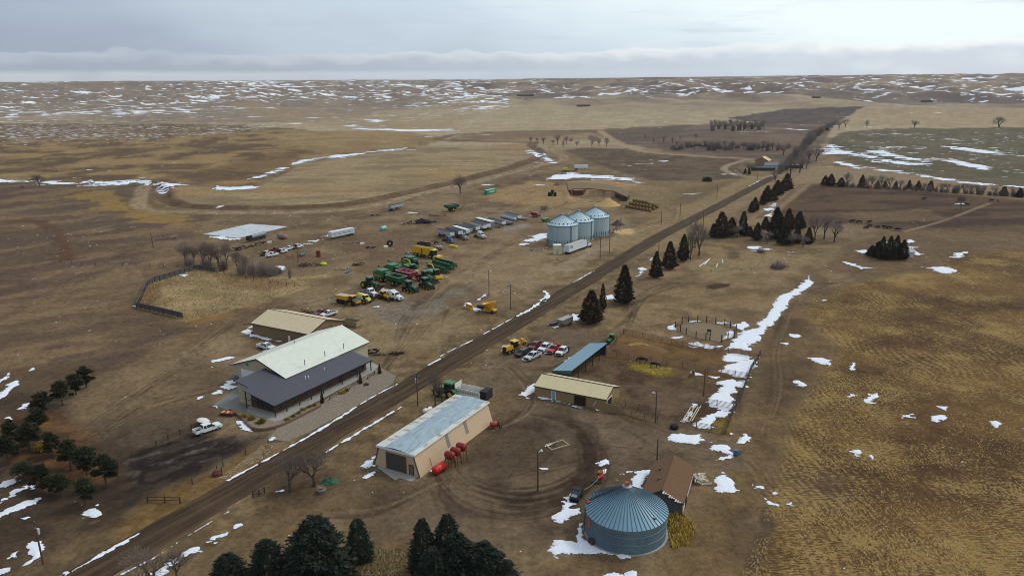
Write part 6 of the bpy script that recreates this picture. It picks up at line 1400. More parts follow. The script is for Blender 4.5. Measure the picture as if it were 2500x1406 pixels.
b.build('beater', rust, t_); b = MB(); b.box(3.2, 5.2, -0.2, 0.2, 0.7, 0.9); b.build('drawbar', dkm, t_)
for x in (-1.6, -0.2):
    for sg in (-1, 1): wheel(t_, x, sg * 1.0, 0.6, 0.5)
# UTV
t_ = thing('utility_vehicle', 'black side by side utility vehicle beside the big grain bin', 'utility vehicle', at(1407, 1216), hdg((1420, 1198), (1398, 1230)))
b = MB(); b.prism([(-1.6, 0.5), (1.5, 0.5), (1.65, 0.8), (1.5, 1.05), (0.6, 1.2), (-1.6, 1.15)], -0.75, 0.75); b.build('body', black_p, t_); b = MB(); b.prism([(0.65, 1.2), (0.25, 1.88), (-0.7, 1.92), (-0.75, 1.2)], -0.7, 0.7); b.build('window', glass_c, t_); b = MB(); b.box(-0.85, 0.4, -0.76, 0.76, 1.9, 1.98, None, 0.05); b.build('roof', dkm, t_); b = MB(); b.prism([(0.72, 1.21), (1.5, 1.07), (1.5, 1.1), (0.72, 1.25)], -0.5, 0.5); b.build('bonnet_panel', grey_p, t_); b = MB(); b.box(-1.65, -0.75, -0.72, 0.72, 1.15, 1.45); b.build('cargo_box', dkm, t_)
for x in (-1.05, 1.05):
    for sg in (-1, 1): wheel(t_, x, sg * 0.72, 0.36, 0.28)
# yellow tub grinder and blade
t_ = thing('tub_grinder', 'yellow tub grinder on wheels beside the power pole', 'tub grinder', at(1193, 762), hdg((1172, 757), (1212, 764)))
b = MB(); b.lathe([(1.0, 1.0), (2.3, 3.2), (2.5, 3.25), (2.5, 3.45), (2.25, 3.3), (0.9, 1.3), (0, 1.3)][::-1], 24, Matrix.Translation((1.0, 0, 0)) @ Matrix.Rotation(D(-14), 4, 'Y')); b.build('tub', amber, t_); b = MB(); b.box(-1.6, 2.8, -0.9, 0.9, 0.7, 1.3); b.build('frame', amber, t_); b = MB(); b.box(-4.2, -1.6, -0.6, 0.6, 0.9, 1.8); b.path([(-1.6, 0, 1.2), (-4.6, 0, 1.6)], 0.25); b.build('engine', dkm, t_)
for sg in (-1, 1): wheel(t_, 2.0, sg * 1.15, 0.55, 0.35, rust)
t_ = thing('snow_blade', 'rusty yellow blade attachment lying in snow beside the tub grinder', 'blade', at(1145, 754), hdg((1134, 752), (1158, 756)))
b = MB(); b.prism([(-0.4, 0), (0.2, 0), (0.3, 0.6), (0.1, 1.5), (-0.1, 1.5), (0.05, 0.7), (-0.3, 0.2)], -1.9, 1.9, mat=RZ(D(70))); b.build('mouldboard', amber, t_); b = MB(); b.prism([(-1.6, 0.4), (0.6, 0.3), (0.8, 1.4), (-0.6, 1.0)], -0.5, -0.3).prism([(-1.6, 0.4), (0.6, 0.3), (0.8, 1.4), (-0.6, 1.0)], 0.3, 0.5); b.build('push_frame', amber, t_)
# roll-off dumpster
t_ = thing('roll_off_dumpster', 'open tan roll off dumpster at the end of the storage shed', 'dumpster', at(858, 795), hdg((836, 790), (882, 798)))
tanb = mat('tan_dumpster', (150, 132, 100), 0.7, var=0.15, dirt=0.3, vs=1.5); b = MB(); b.box(-3.0, 3.0, -1.2, -1.1, 0.2, 1.9).box(-3.0, 3.0, 1.1, 1.2, 0.2, 1.9).box(-3, -2.9, -1.1, 1.1, 0.2, 1.9).box(2.9, 3, -1.1, 1.1, 0.2, 1.9).box(-2.9, 2.9, -1.1, 1.1, 0.15, 0.3)
for x in np.arange(-2.6, 2.8, 0.65): b.box(x, x + 0.12, -1.28, -1.2, 0.2, 1.85)
b.build('box', tanb, t_); b = MB(); b.box(-2.88, 2.88, -1.08, 1.08, 0.3, 1.0); b.build('scrap', mat('brown_scrap', (58, 38, 34), 0.9, var=0.4, vs=4), t_)

# ------------------------------------------------------------------ trees and plants
def project(v):
    v = np.array(v) - (0, 0, CAMH); k = FPX / (v @ F_); return 1250 + (v @ R_) * k, 703 - (v @ U_) * k


def tall(q, ty):
    lo, hi = 0.0, 40.0
    for _ in range(30):
        m = (lo + hi) / 2
        if project((q[0], q[1], q[2] + m))[1] > ty: lo = m
        else: hi = m
    return lo


def leafmat(name, c0, c1, rough=0.9):
    m = bpy.data.materials.new(name); m.use_nodes = True; t = NT(m.node_tree); b = t.n['Principled BSDF']
    o = t.node('ShaderNodeTexCoord').outputs['Object']; r = t.node('ShaderNodeObjectInfo').outputs['Random']
    c = t.mix(t.step(t.noise(o, 1.3, 4, 0.7), 0.35, 0.65), lin(c0), lin(c1)); c = t.mix(t.math('MULTIPLY', t.step(t.noise(o, 9.0, 2, 0.6), 0.5, 0.7), 0.5), c, lin(np.array(c1) * 1.25))
    vm = t.node('ShaderNodeVectorMath', operation='SCALE'); t.l.new(c, vm.inputs[0]); t.l.new(t.math('ADD', 0.8, t.math('MULTIPLY', r, 0.4)), vm.inputs[3])
    t.l.new(vm.outputs[0], b.inputs['Base Color']); b.inputs['Roughness'].default_value = rough; b.inputs['Specular IOR Level'].default_value = 0.1
    return m


bark = mat('bark', (78, 66, 58), 0.95, var=0.3, vs=3); twig = mat('bare_twig', (108, 94, 86), 0.95, var=0.25, vs=2); twig_p = mat('purple_twig', (132, 118, 112), 0.95, var=0.2, vs=2)
spr_m = leafmat('spruce_needles', (36, 44, 38), (52, 60, 50)); ced_m = leafmat('winter_cedar', (46, 46, 34), (72, 62, 46)); pin_m = leafmat('pine_needles', (38, 42, 30), (60, 60, 42)); rus_m = leafmat('rusty_cedar', (54, 46, 36), (82, 64, 48))


def sprays(pos, out, up, size, seed):
    """small elongated leaf faces at pos, pointing along out, with random twist"""
    r = np.random.default_rng(seed); n = len(pos); d = out + r.normal(0, 0.45, (n, 3)) + up; d /= np.linalg.norm(d, axis=1)[:, None]
    s = np.cross(d, r.normal(0, 1, (n, 3))); s /= np.linalg.norm(s, axis=1)[:, None]; L = (size * r.uniform(0.6, 1.4, n))[:, None]
    v = np.stack([pos - d * L * 0.3, pos + s * L * 0.32 + d * L * 0.25, pos + d * L, pos - s * L * 0.32 + d * L * 0.2], 1).reshape(-1, 3)
    return v, np.arange(4 * n).reshape(n, 4)


def conifer_mesh(kind, seed, m_):
    """unit tree 10 m tall, about 5 m wide"""
    r = np.random.default_rng(seed); P_ = []; O_ = []
    if kind == 'spruce' or kind == 'cedar':
        n = 5200 if kind == 'spruce' else 3000; t = r.uniform(0, 1, n) ** 1.25 * 0.97 + 0.02; a = r.uniform(0, 6.283, n)
        lay = 0.5 + 0.5 * np.sin(t * (58 if kind == 'spruce' else 31) + 2.2 * np.sin(a * 3 + seed)); nb = vnoise(a * 2.1 + seed * 3, t * 9, seed) * 0.6 + vnoise(a * 5.2, t * 22, seed + 4) * 0.5
        R = (3.0 if kind == 'spruce' else 2.75) * (1 - t) ** (0.44 if kind == 'spruce' else 0.68) * ((0.34 + 0.16 * lay + 0.85 * nb) if kind == 'spruce' else (0.36 + 0.18 * lay + 0.85 * nb)) * np.clip(t * 9, 0.45, 1) + 0.06
        rr = R * (0.45 + 0.55 * r.uniform(0, 1, n) ** 0.5); z = 0.35 + t * 9.6 + r.normal(0, 0.1, n) - 0.10 * rr
        P_ = np.stack([rr * np.cos(a), rr * np.sin(a), z], 1); O_ = np.stack([np.cos(a), np.sin(a), np.full(n, 0.1 if kind == 'spruce' else 0.75)], 1); sz = np.full(n, 0.42 if kind == 'spruce' else 0.5) * (1.1 - 0.4 * t)
    elif kind == 'pine':
        cs = []
        for i in range(26):
            t = r.uniform(0.25, 1.0); a = r.uniform(0, 6.283); R = 2.3 * (1 - (t - 0.25)) ** 0.6 * r.uniform(0.45, 1.0); cs.append((R * math.cos(a), R * math.sin(a), 1.2 + t * 7.9, r.uniform(0.5, 1.0)))
        cs.append((0, 0, 9.2, 0.8))
        for x, y, z, q in cs:
            n = 110; d = r.normal(0, 1, (n, 3)); d /= np.linalg.norm(d, axis=1)[:, None]; P_.append(np.array([x, y, z]) + d * q * r.uniform(0.4, 1, (n, 1)) * (1.15, 1.15, 0.7)); O_.append(d * 0.7 + np.array([x, y, 0.6]) * 0.25)
        P_ = np.vstack(P_); O_ = np.vstack(O_); sz = np.full(len(P_), 0.42)
    else:   # round shrub
        n = 900; d = r.normal(0, 1, (n, 3)); d[:, 2] = np.abs(d[:, 2]); d /= np.linalg.norm(d, axis=1)[:, None]; k = 0.6 + 0.8 * vnoise(d[:, 0] * 3 + 5, d[:, 1] * 3 + 5 + d[:, 2] * 2, seed)
        P_ = d * k[:, None] * r.uniform(0.5, 1, (n, 1)) * (2.4, 2.4, 5.2) + (0, 0, 0.3); O_ = d; sz = np.full(n, 0.7)
    v, f = sprays(P_, O_, 0.0, sz, seed + 9); return np_mesh('crown', v, f, m_, False)


def bare_mesh(seed, spread=1.0, depth=6, lean=0.0, L0=1.9):
    """limbs and twigs of a leafless tree about 10 m tall; returns trunk and twig builders"""
    r = random.Random(seed); big = MB(); small = MB()
    def grow(p, d, L, rad, lv):
        q = p + d * L; mid = (p + q) / 2 + Vector((r.uniform(-.1, .1), r.uniform(-.1, .1), 0.03)) * L
        tgt = big if lv < 3 else small; n = 6 if lv < 2 else 3; tgt.tube(p, mid, rad, rad * 0.86, n, False); tgt.tube(mid, q, rad * 0.86, rad * 0.68, n, False)
        if lv >= depth: return
        k = (3, 4, 3, 3, 3, 2, 2)[lv]; a0 = r.uniform(0, 6.28)
        for i in range(k):
            a = a0 + i * 6.283 / k + r.uniform(-.5, .5); tilt = r.uniform(0.35, 0.85) * spread; ax = d.orthogonal().normalized(); ay = d.cross(ax)
            nd = (d * math.cos(tilt) + (ax * math.cos(a) + ay * math.sin(a)) * math.sin(tilt) + Vector((0, 0, 0.10))).normalized()
            grow(q if i == 0 else p.lerp(q, r.uniform(.55, 1) if lv else r.uniform(.7, 1)), nd, L * r.uniform(0.66, 0.9), max(rad * 0.6, 0.0125 * L0), lv + 1)
    grow(Vector((0, 0, -0.2)), Vector((lean, 0, 1)).normalized(), L0, 0.20 * L0 / 1.3, 0); return big, small


PROTO = {}


def proto(key):
    if key in PROTO: return PROTO[key]
    kind, i = key; o = bpy.data.objects.new('tree', None); C.objects.link(o)
    if kind in ('spruce', 'cedar', 'rusty', 'pine', 'greenbush', 'juniper'):
        m_ = {'spruce': spr_m, 'cedar': ced_m, 'rusty': rus_m, 'pine': pin_m, 'greenbush': spr_m, 'juniper': rus_m}[kind]; k2 = {'rusty': 'cedar', 'greenbush': 'shrub', 'juniper': 'cedar'}.get(kind, kind)
        obj('crown', conifer_mesh(k2, 10 + i * 7, m_), o)
        if k2 != 'shrub': b = MB(); b.tube((0, 0, -0.3), (0, 0, 5), 0.2, 0.12, 7, False); b.tube((0, 0, 5), (0.05, 0, 9.3), 0.12, 0.03, 6, False); b.build('trunk', bark, o)
    elif kind == 'brush':
        b = MB(); r = random.Random(i)
        for _ in range(120):
            a = r.uniform(0, 6.28); s = r.uniform(0.1, 1.1); p = Vector((r.gauss(0, .7), r.gauss(0, .7), 0)); q = p + Vector((math.cos(a) * s * 2.2, math.sin(a) * s * 2.2, r.uniform(4, 9.5) * (1.15 - s * .6)));
            b.tube(p, p.lerp(q, .5), 0.07, 0.05, 3, False); b.tube(p.lerp(q, .5), q, 0.05, 0.02, 3, False)
            for _ in range(2): m = p.lerp(q, r.uniform(.3, .9)); b.tube(m, m + Vector((r.gauss(0, .8), r.gauss(0, .8), r.uniform(.5, 1.6))), 0.04, 0.015, 3, False)
        b.build('branches', twig_p if i % 2 else twig, o)
    else:
        big, small = bare_mesh(100 + i, 1.0 if kind == 'bare' else 0.9, 6 if kind == 'bare' else 5, 0.25 if i == 3 else 0.0, 1.3 if kind == 'bare' else 0.55); big.build('trunk', bark, o); small.build('crown', twig if kind == 'bare' else twig_p, o)
    PROTO[key] = o; return o


def plant(kind, x, by, ty, wpx, label, cat, group=None, name=None, i=None):
    i = random.randint(0, 3) if i is None else i
    q = at(x, by); h = tall(q, ty); dist = np.linalg.norm(np.array(q) - (0, 0, CAMH)); wm = wpx * dist / FPX
    o = copy_tree(proto((kind, i))); o.name = name or {'spruce': 'spruce_tree', 'cedar': 'cedar_tree', 'rusty': 'cedar_tree', 'pine': 'pine_tree', 'bare': 'bare_tree', 'far': 'bare_tree', 'brush': 'bare_shrub', 'greenbush': 'green_shrub', 'juniper': 'juniper'}[kind]
    bb = np.array([np.array(c_.data.vertices[0:].__len__() and [v for v in c_.bound_box]) for c_ in o.children]).reshape(-1, 3); nat = float(max(np.ptp(bb[:, 0]), np.ptp(bb[:, 1]))); hh = float(bb[:, 2].max())
    o.location = q - Vector((0, 0, 0.05)); o.scale = (wm / nat, wm / nat, h / hh); o.rotation_euler = (0, 0, random.uniform(0, 6.28)); tag(o, label, cat, group); return o


ORD = ['first', 'second', 'third', 'fourth', 'fifth', 'sixth', 'seventh', 'eighth', 'ninth', 'tenth', 'eleventh', 'twelfth', 'thirteenth', 'fourteenth', 'fifteenth', 'sixteenth', 'seventeenth', 'eighteenth', 'nineteenth', 'twentieth',
       'twenty-first', 'twenty-second', 'twenty-third', 'twenty-fourth', 'twenty-fifth', 'twenty-sixth', 'twenty-seventh', 'twenty-eighth', 'twenty-ninth', 'thirtieth', 'thirty-first', 'thirty-second']


def grove(kind, rows, fmt, cat, group, order='west'):
    for k, (x, by, ty, w_) in enumerate(sorted(rows)): plant(kind if isinstance(kind, str) else kind[k % len(kind)], x, by, ty, w_, fmt % ORD[k], cat, group)


# dark spruces along the near edge
for x, by, ty, w_, lab in ((562, 1432, 1350, 120, 'rounded dark spruce furthest left at the bottom edge'), (660, 1440, 1316, 130, 'broad dark spruce left of the tallest spruce at the bottom edge'), (778, 1428, 1260, 185, 'tallest broad dark spruce left of the golden grass mound'),
                           (878, 1372, 1264, 84, 'slim single spruce standing apart beside the golden grass mound'), (1036, 1405, 1264, 84, 'small rounded spruce top at the left of the big spruce clump'), (1096, 1415, 1250, 110, 'pointed spruce rising highest in the clump right of the mound'),
                           (1118, 1450, 1298, 170, 'wide dark spruce in front of the clump right of the mound'), (1182, 1455, 1324, 165, 'dark spruce toward the right of the big spruce clump'), (1232, 1462, 1366, 110, 'low spruce at the right end of the big spruce clump'), (1060, 1470, 1335, 120, 'low spruce in front at the left of the big spruce clump')):
    plant('spruce', x, by, ty, w_, lab, 'spruce tree', 'dark spruces along the bottom edge')
PL = 'pines in the south west windbreak'
for x, by, ty, w_, lab in ((211, 945, 892, 46, 'pine at the upper end of the windbreak with a visible trunk'), (186, 964, 911, 46, 'second pine from the upper end of the windbreak'), (153, 990, 927, 50, 'tall pine third from the upper end of the windbreak'), (110, 1018, 954, 54, 'broad pine fourth from the upper end of the windbreak'), (94, 1050, 996, 52, 'dense pine fifth from the upper end of the windbreak'),
                           (32, 1088, 1022, 42, 'thin sparse pine at the far left behind the windbreak'), (74, 1104, 1031, 60, 'wide dim pine in the middle of the windbreak'), (20, 1130, 1060, 50, 'dim pine at the left edge of the picture'), (128, 1112, 1054, 44, 'pine beside the golden bush on the right of the windbreak'), (58, 1172, 1126, 56, 'low dim pine beside the snow at the far left')):
    plant('pine', x, by, ty, w_, lab, 'pine tree', PL)
for x, by, ty, w_, lab in ((174, 1148, 1070, 52, 'very dark pine at the left of the dark trio'), (213, 1160, 1088, 60, 'very dark pine in the middle of the dark trio'), (260, 1188, 1107, 66, 'very dark pine at the right of the dark trio with snow below it'), (210, 1234, 1165, 54, 'dark pine with bare trunk nearest the gravel lot'), (150, 1210, 1154, 46, 'small round pine between two dark pines in the lower windbreak'), (103, 1194, 1133, 46, 'narrow pine at the left of the lower windbreak'), (122, 1205, 1160, 40, 'short bushy pine among the lower windbreak trees')):
    plant('pine', x, by, ty, w_, lab, 'pine tree', PL)
CE = 'cedars along the east side of the road'
for kd, x, by, ty, w_, lab in (('rusty', 1443, 789, 706, 72, 'broad reddish cedar beside the grey stock trailer'), ('rusty', 1471, 757, 690, 28, 'thin reddish spire behind the broad cedar by the trailers'), ('cedar', 1523, 741, 644, 68, 'tallest single cedar on the east side of the road'), ('cedar', 1601, 678, 612, 42, 'dark cedar nearest in the roadside row of three'),
                               ('cedar', 1634, 657, 587, 46, 'middle dark cedar of the roadside row of three'), ('cedar', 1668, 637, 570, 44, 'furthest cedar of the roadside row of three, beside a bare tree')):
    plant(kd, x, by, ty, w_, lab, 'cedar tree', CE)
grove('rusty', [(1842, 515, 480, 32), (1834, 519, 490, 20), (1872, 492, 452, 34), (1884, 490, 461, 34), (1897, 477, 439, 38), (1920, 464, 422, 42), (1862, 500, 470, 22), (1908, 470, 440, 26)], '%s cedar from the west in the roadside row near the farmhouse', 'cedar tree', 'cedars leading to the farmhouse')
grove(['cedar', 'rusty'], [(1760, 579, 516, 60), (1785, 574, 530, 40), (1848, 586, 542, 30), (1893, 584, 504, 52), (1916, 597, 550, 48), (1923, 562, 508, 38), (1950, 558, 515, 42), (1945, 594, 546, 28), (1973, 595, 554, 30), (1740, 578, 545, 26), (1868, 560, 528, 30), (1905, 560, 520, 30), (1830, 576, 552, 26)], '%s cedar from the west in the shelter grove north of the meadow', 'cedar tree', 'cedars in the shelter grove')
plant('spruce', 1813, 575, 514, 30, 'slim green spruce among the brown cedars of the shelter grove', 'spruce tree')
grove('far', [(1992, 587, 520, 42), (2010, 584, 519, 46), (2034, 592, 538, 46), (1872, 596, 560, 40), (1935, 600, 565, 40), (1960, 602, 570, 36), (1800, 580, 545, 30)], '%s bare tree from the west in the shelter grove', 'bare tree', 'bare trees in the shelter grove')
grove(['cedar', 'rusty'], [(2128, 624, 598, 36), (2142, 628, 588, 32), (2152, 632, 576, 32), (2170, 634, 575, 34), (2186, 632, 573, 34), (2203, 634, 584, 32), (2160, 634, 600, 24), (2194, 633, 592, 26)], '%s cedar from the west in the clump hiding the stock shed', 'cedar tree', 'cedars round the stock shed')
grove('rusty', [(2014, 452, 428, 26), (2028, 453, 424, 30), (2053, 455, 433, 30), (2104, 457, 426, 20), (2142, 458, 440, 16), (2186, 461, 441, 14), (2219, 461, 439, 16), (2241, 463, 441, 20), (2271, 466, 440, 22), (2450, 477, 454, 24), (2489, 482, 458, 22), (2160, 459, 442, 18)], '%s cedar from the west in the windbreak beside the cattle pasture', 'cedar tree', 'cedars beside the cattle pasture')
grove('far', [(2068, 455, 417, 30), (2116, 458, 432, 20), (2128, 457, 426, 24), (2150, 458, 425, 24), (2172, 459, 428, 24), (2198, 460, 438, 18), (2255, 464, 444, 18), (2300, 467, 445, 22), (2316, 468, 446, 22), (2338, 472, 446, 24), (2352, 473, 444, 22), (2368, 473, 446, 24), (2384, 474, 448, 24), (2400, 475, 450, 20), (2425, 477, 452, 20), (2470, 479, 458, 18)], '%s bare tree from the west in the windbreak beside the cattle pasture', 'bare tree', 'bare trees beside the cattle pasture')
rg2 = np.random.default_rng(9)
grove('brush', [(2064 + k * 14.6 + rg2.uniform(-4, 4), 456 + k * 0.85, 440 + k * 0.8 + rg2.uniform(-6, 5), rg2.uniform(12, 22)) for k in range(30)], '%s bare bush from the west in the tangled hedge beside the cattle pasture', 'shrub', 'tangled hedge beside the cattle pasture')
grove('brush', [(1640 + k * 9.4 + rg2.uniform(-4, 4), 369 - rg2.uniform(0, 16), 351 + rg2.uniform(-8, 4), rg2.uniform(14, 24)) for k in range(31)], '%s grey bush from the west in the brush along the creek', 'shrub', 'brush along the creek')
grove('brush', [(1906 + k * 3.2 + rg2.uniform(-5, 5), 425 - k * 3.4, 395 - k * 3.3 + rg2.uniform(-5, 5), rg2.uniform(18, 28)) for k in range(26)], '%s grey bush from the south in the brush between farmhouse and far lane', 'shrub', 'brush north of the farmhouse')
plant('bare', 2346, 510, 474, 26, 'pale dead tree standing alone in the cattle pasture', 'dead tree')
plant('bare', 1706, 624, 533, 66, 'big grey bare tree behind the roadside cedars', 'bare tree', i=1); plant('bare', 1686, 636, 560, 34, 'thin bare tree between the last roadside cedar and the big grey tree', 'bare tree', i=2)
# around the farmhouse and far thickets
grove('far', [(1892, 442, 413, 26), (1930, 430, 371, 38), (1953, 422, 371, 38), (1975, 398, 358, 34), (1990, 394, 355, 36), (1945, 384, 352, 30), (1912, 380, 352, 26), (1828, 422, 394, 30), (1850, 415, 392, 24), (1840, 418, 398, 20), (1968, 412, 380, 26), (1962, 396, 366, 30)], '%s bare tree from the west around the farmhouse', 'bare tree', 'bare trees round the farmhouse')
grove('rusty', [(1819, 424, 411, 10), (1829, 426, 411, 10)], '%s small dark cedar from the west before the farmhouse sheds', 'cedar tree', 'small cedars at the farmhouse')
plant('greenbush', 1726, 443, 430, 28, 'wide green bush alone in the dark field west of the farmhouse', 'bush')
rg = np.random.default_rng(5)
grove(['far', 'brush', 'far'], [(1734 + k * 5.4 + rg.uniform(-2, 2), 321 - rg.uniform(0, 6), 290 + rg.uniform(-2, 5), 15) for k in range(25)], '%s tree from the west in the bare grove across the far pasture', 'bare tree', 'bare grove across the far pasture')
grove(['far', 'brush'], [(1648 + k * 12 + rg.uniform(-4, 4), 362 + k * 0.4 - rg.uniform(0, 7), 342 + rg.uniform(-3, 6), 18) for k in range(22)], '%s bare tree from the west in the creek thicket behind the farmhouse', 'bare tree', 'creek thicket behind the farmhouse')
grove(['far', 'brush'], [(1972 + k * 5.0 + rg.uniform(-2, 2), 348 - k * 3.2, 321 - k * 2.4 + rg.uniform(-2, 3), 18) for k in range(14)], '%s bare tree from the west in the line climbing beside the far lane', 'bare tree', 'bare trees beside the far lane')
grove('far', [(1620, 348, 330, 14), (1642, 350, 333, 14), (1596, 350, 336, 12), (1660, 344, 330, 12), (1700, 340, 326, 12), (1575, 338, 328, 10)], '%s bare tree from the west in the dark pasture', 'bare tree', 'bare trees in the dark pasture')
grove('far', [(1296, 349, 333, 14), (1312, 350, 335, 13), (1327, 352, 333, 18), (1350, 353, 341, 14), (1362, 353, 326, 22), (1375, 362, 342, 14), (1383, 353, 330, 18), (1394, 352, 334, 14), (1408, 356, 344, 16), (1445, 358, 327, 32), (1462, 357, 335, 18), (1481, 359, 333, 22)], '%s bare tree from the west in the line beyond the canal bend', 'bare tree', 'bare trees beyond the canal bend')
for x, by, ty, w_, lab in ((2231, 314, 292, 20, 'round dark bare tree alone in the pale far field'), (2438, 312, 282, 38, 'big round bare tree at the far right field edge'), (2116, 313, 291, 14, 'slim bare tree beside the far field road'), (2064, 312, 288, 22, 'bare tree at the corner of the pale far field'), (2048, 316, 292, 20, 'bare tree left of the pale far field corner')): plant('far', x, by, ty, w_, lab, 'bare tree')
plant('bare', 1124, 473, 422, 50, 'big leaning bare tree beside the canal bank', 'bare tree', i=3); plant('bare', 97, 455, 423, 34, 'lone bare tree by the creek snow far left', 'bare tree', i=0); plant('brush', 55, 460, 447, 12, 'small bare shrub near the lone creek tree', 'shrub')
grove('bare', [(452, 645, 586, 52), (472, 640, 594, 40), (497, 650, 586, 50), (515, 646, 590, 46), (536, 650, 598, 40), (554, 652, 586, 36), (580, 664, 606, 34), (600, 668, 622, 30)], '%s bare tree from the west in the thicket behind the board fence', 'bare tree', 'bare trees behind the board fence')
grove('brush', [(462, 650, 618, 40), (505, 655, 618, 44), (545, 660, 622, 40), (590, 670, 630, 44), (615, 672, 628, 50), (640, 674, 628, 46), (658, 674, 638, 44), (672, 672, 640, 34), (682, 668, 648, 30)], '%s bare shrub from the west in the thicket behind the board fence', 'shrub', 'bare shrubs behind the board fence')
plant('brush', 708, 679, 636, 14, 'narrow bare sapling at the east end of the thicket', 'sapling')
plant('bare', 709, 1200, 1104, 104, 'low spreading bare tree nearest the road', 'bare tree', i=0); plant('bare', 766, 1186, 1096, 112, 'low spreading bare tree beside the green tarpaulin', 'bare tree', i=2)
plant('bare', 372, 1432, 1335, 120, 'pale bare tree cut off by the bottom edge beside the road', 'bare tree', i=1); plant('bare', 432, 1412, 1338, 70, 'small bare tree in the long snow drift', 'bare tree', i=2); plant('bare', 1062, 990, 890, 52, 'crooked bare tree beside the green tractor', 'bare tree', i=3)
plant('brush', 1858, 616, 601, 40, 'low dark bush beside a snow patch in the east meadow', 'bush'); plant('brush', 1900, 655, 632, 60, 'grey brush pile in the east meadow', 'brush pile', i=1); plant('brush', 560, 612, 604, 20, 'scrub beside the concrete slab', 'shrub')
for x, by, ty, w_, lab in ((927, 913, 886, 11, 'columnar juniper at the road end of the gravel bed'), (880, 937, 907, 12, 'columnar juniper in the middle of the gravel bed'), (787, 985, 952, 12, 'columnar juniper by the planter end of the office')): plant('juniper', x, by, ty, w_, lab, 'juniper', 'columnar junipers by the office', i=1)
gold = leafmat('golden_shrub', (120, 96, 40), (150, 124, 60)); olive = leafmat('olive_shrub', (92, 90, 36), (120, 112, 50)); sage = leafmat('brown_grass_clump', (112, 84, 50), (140, 108, 66))
PROTO[('goldbush', 0)] = o = bpy.data.objects.new('tree', None); C.objects.link(o); obj('crown', conifer_mesh('shrub', 3, gold), o)
PROTO[('olivebush', 0)] = o = bpy.data.objects.new('tree', None); C.objects.link(o); obj('crown', conifer_mesh('shrub', 4, olive), o)
def bush(key, x, by, ty, w_, label, group=None):
    q = at(x, by); h = tall(q, ty); wm = w_ * np.linalg.norm(np.array(q) - (0, 0, CAMH)) / FPX; o = copy_tree(proto((key, 0))); o.name = 'shrub'; o.location = q; o.scale = (wm / 5, wm / 5, h / 5.2); tag(o, label, 'shrub', group)
bush('olivebush', 637, 1034, 1022, 22, 'olive green shrub in the walled bed at the office corner'); bush('goldbush', 615, 1026, 1015, 18, 'brownish golden shrub beside the olive shrub at the office corner'); bush('goldbush', 596, 1021, 1010, 16, 'reddish low shrub nearest the fire bowl')
bush('goldbush', 107, 1098, 1078, 30, 'golden bush glowing among the windbreak pines')
for k, (x, y) in enumerate(((702, 1024), (715, 1016), (728, 1008), (741, 1000), (754, 993), (766, 989), (836, 958), (845, 952))): bush('olivebush' if k % 3 else 'goldbush', x, y + 3, y - 4, 15, '%s clump from the west in the planting strip along the office' % ORD[k], 'clumps in the office planting strip')
for o in list(PROTO.values()):
    for ch in list(o.children): bpy.data.objects.remove(ch)
    bpy.data.objects.remove(o)


# dry grass tufts: uncountable
def tufts(name, W_, n, seed, m_, h0, h1, w_=0.3):
    q = scatter_in(W_, n, seed); r = np.random.default_rng(seed); z = height(q[:, 0], q[:, 1]); a = r.uniform(0, 6.283, n); h = r.uniform(h0, h1, n); ww = r.uniform(0.5, 1.2, n) * w_
    lean = r.normal(0, 0.35, (n, 2)) * h[:, None]; p = np.stack([q[:, 0], q[:, 1], z], 1); s = np.stack([np.cos(a), np.sin(a), np.zeros(n)], 1) * ww[:, None]; tp = p + np.stack([lean[:, 0], lean[:, 1], h], 1)
    v = np.stack([p - s, p + s, tp + s * 0.35, tp - s * 0.35], 1).reshape(-1, 3); return obj(name, np_mesh(name, v, np.arange(4 * n).reshape(n, 4), m_, False), kind='stuff')


strawm = leafmat('dry_grass', (142, 124, 90), (168, 150, 112)); browng = leafmat('brown_weeds', (112, 94, 68), (136, 116, 86)); stubm = leafmat('corn_stubble', (146, 118, 70), (186, 156, 102))
tufts('tall_grass', P2([(350, 745), (362, 692), (480, 658), (540, 666), (700, 684), (800, 674), (780, 690), (640, 738), (450, 788)]), 3500, 21, strawm, 0.2, 0.6, 0.16)
tufts('meadow_grass', P2([(1480, 740), (1700, 590), (2020, 610), (1880, 760), (1830, 800), (1640, 795), (1390, 800)]), 7000, 23, strawm, 0.06, 0.2, 0.16)
tufts('mound_grass', P2([(840, 1410), (900, 1350), (970, 1338), (1030, 1350), (1060, 1420)]), 3500, 26, strawm, 0.15, 0.4, 0.15)
tufts('hay', P2([(1531, 890), (1550, 882), (1600, 892), (1656, 910), (1640, 920), (1600, 922), (1540, 902)]), 4000, 27, leafmat('scattered_hay', (150, 132, 62), (186, 166, 90)), 0.05, 0.14, 0.12)
tufts('bin_weeds', P2([(1630, 1260), (1660, 1250), (1700, 1290), (1680, 1330), (1640, 1340)]), 1600, 28, leafmat('bright_weeds', (150, 126, 54), (176, 150, 80)), 0.2, 0.7, 0.2)
STW = P2([(1968, 760), (2000, 728), (2080, 695), (2290, 650), (2330, 625), (2560, 596), (2620, 1440), (1800, 1440), (1850, 1300), (1905, 1150), (1925, 1030), (2010, 905), (2060, 850), (1990, 800)])
r_ = np.random.default_rng(31); q = scatter_in(STW, 60000, 31); q = q[r_.uniform(0, 1, len(q)) < np.clip(110 / np.hypot(q[:, 0], q[:, 1]), 0, 1) ** 1.3]; keep = fbm(q[:, 0] / 18, q[:, 1] / 18, 33, 4) + 0.5 * (fbm(q[:, 0] / 3, q[:, 1] / 3, 34, 2) - 0.5) > 0.47; q = q[keep]; n = len(q)
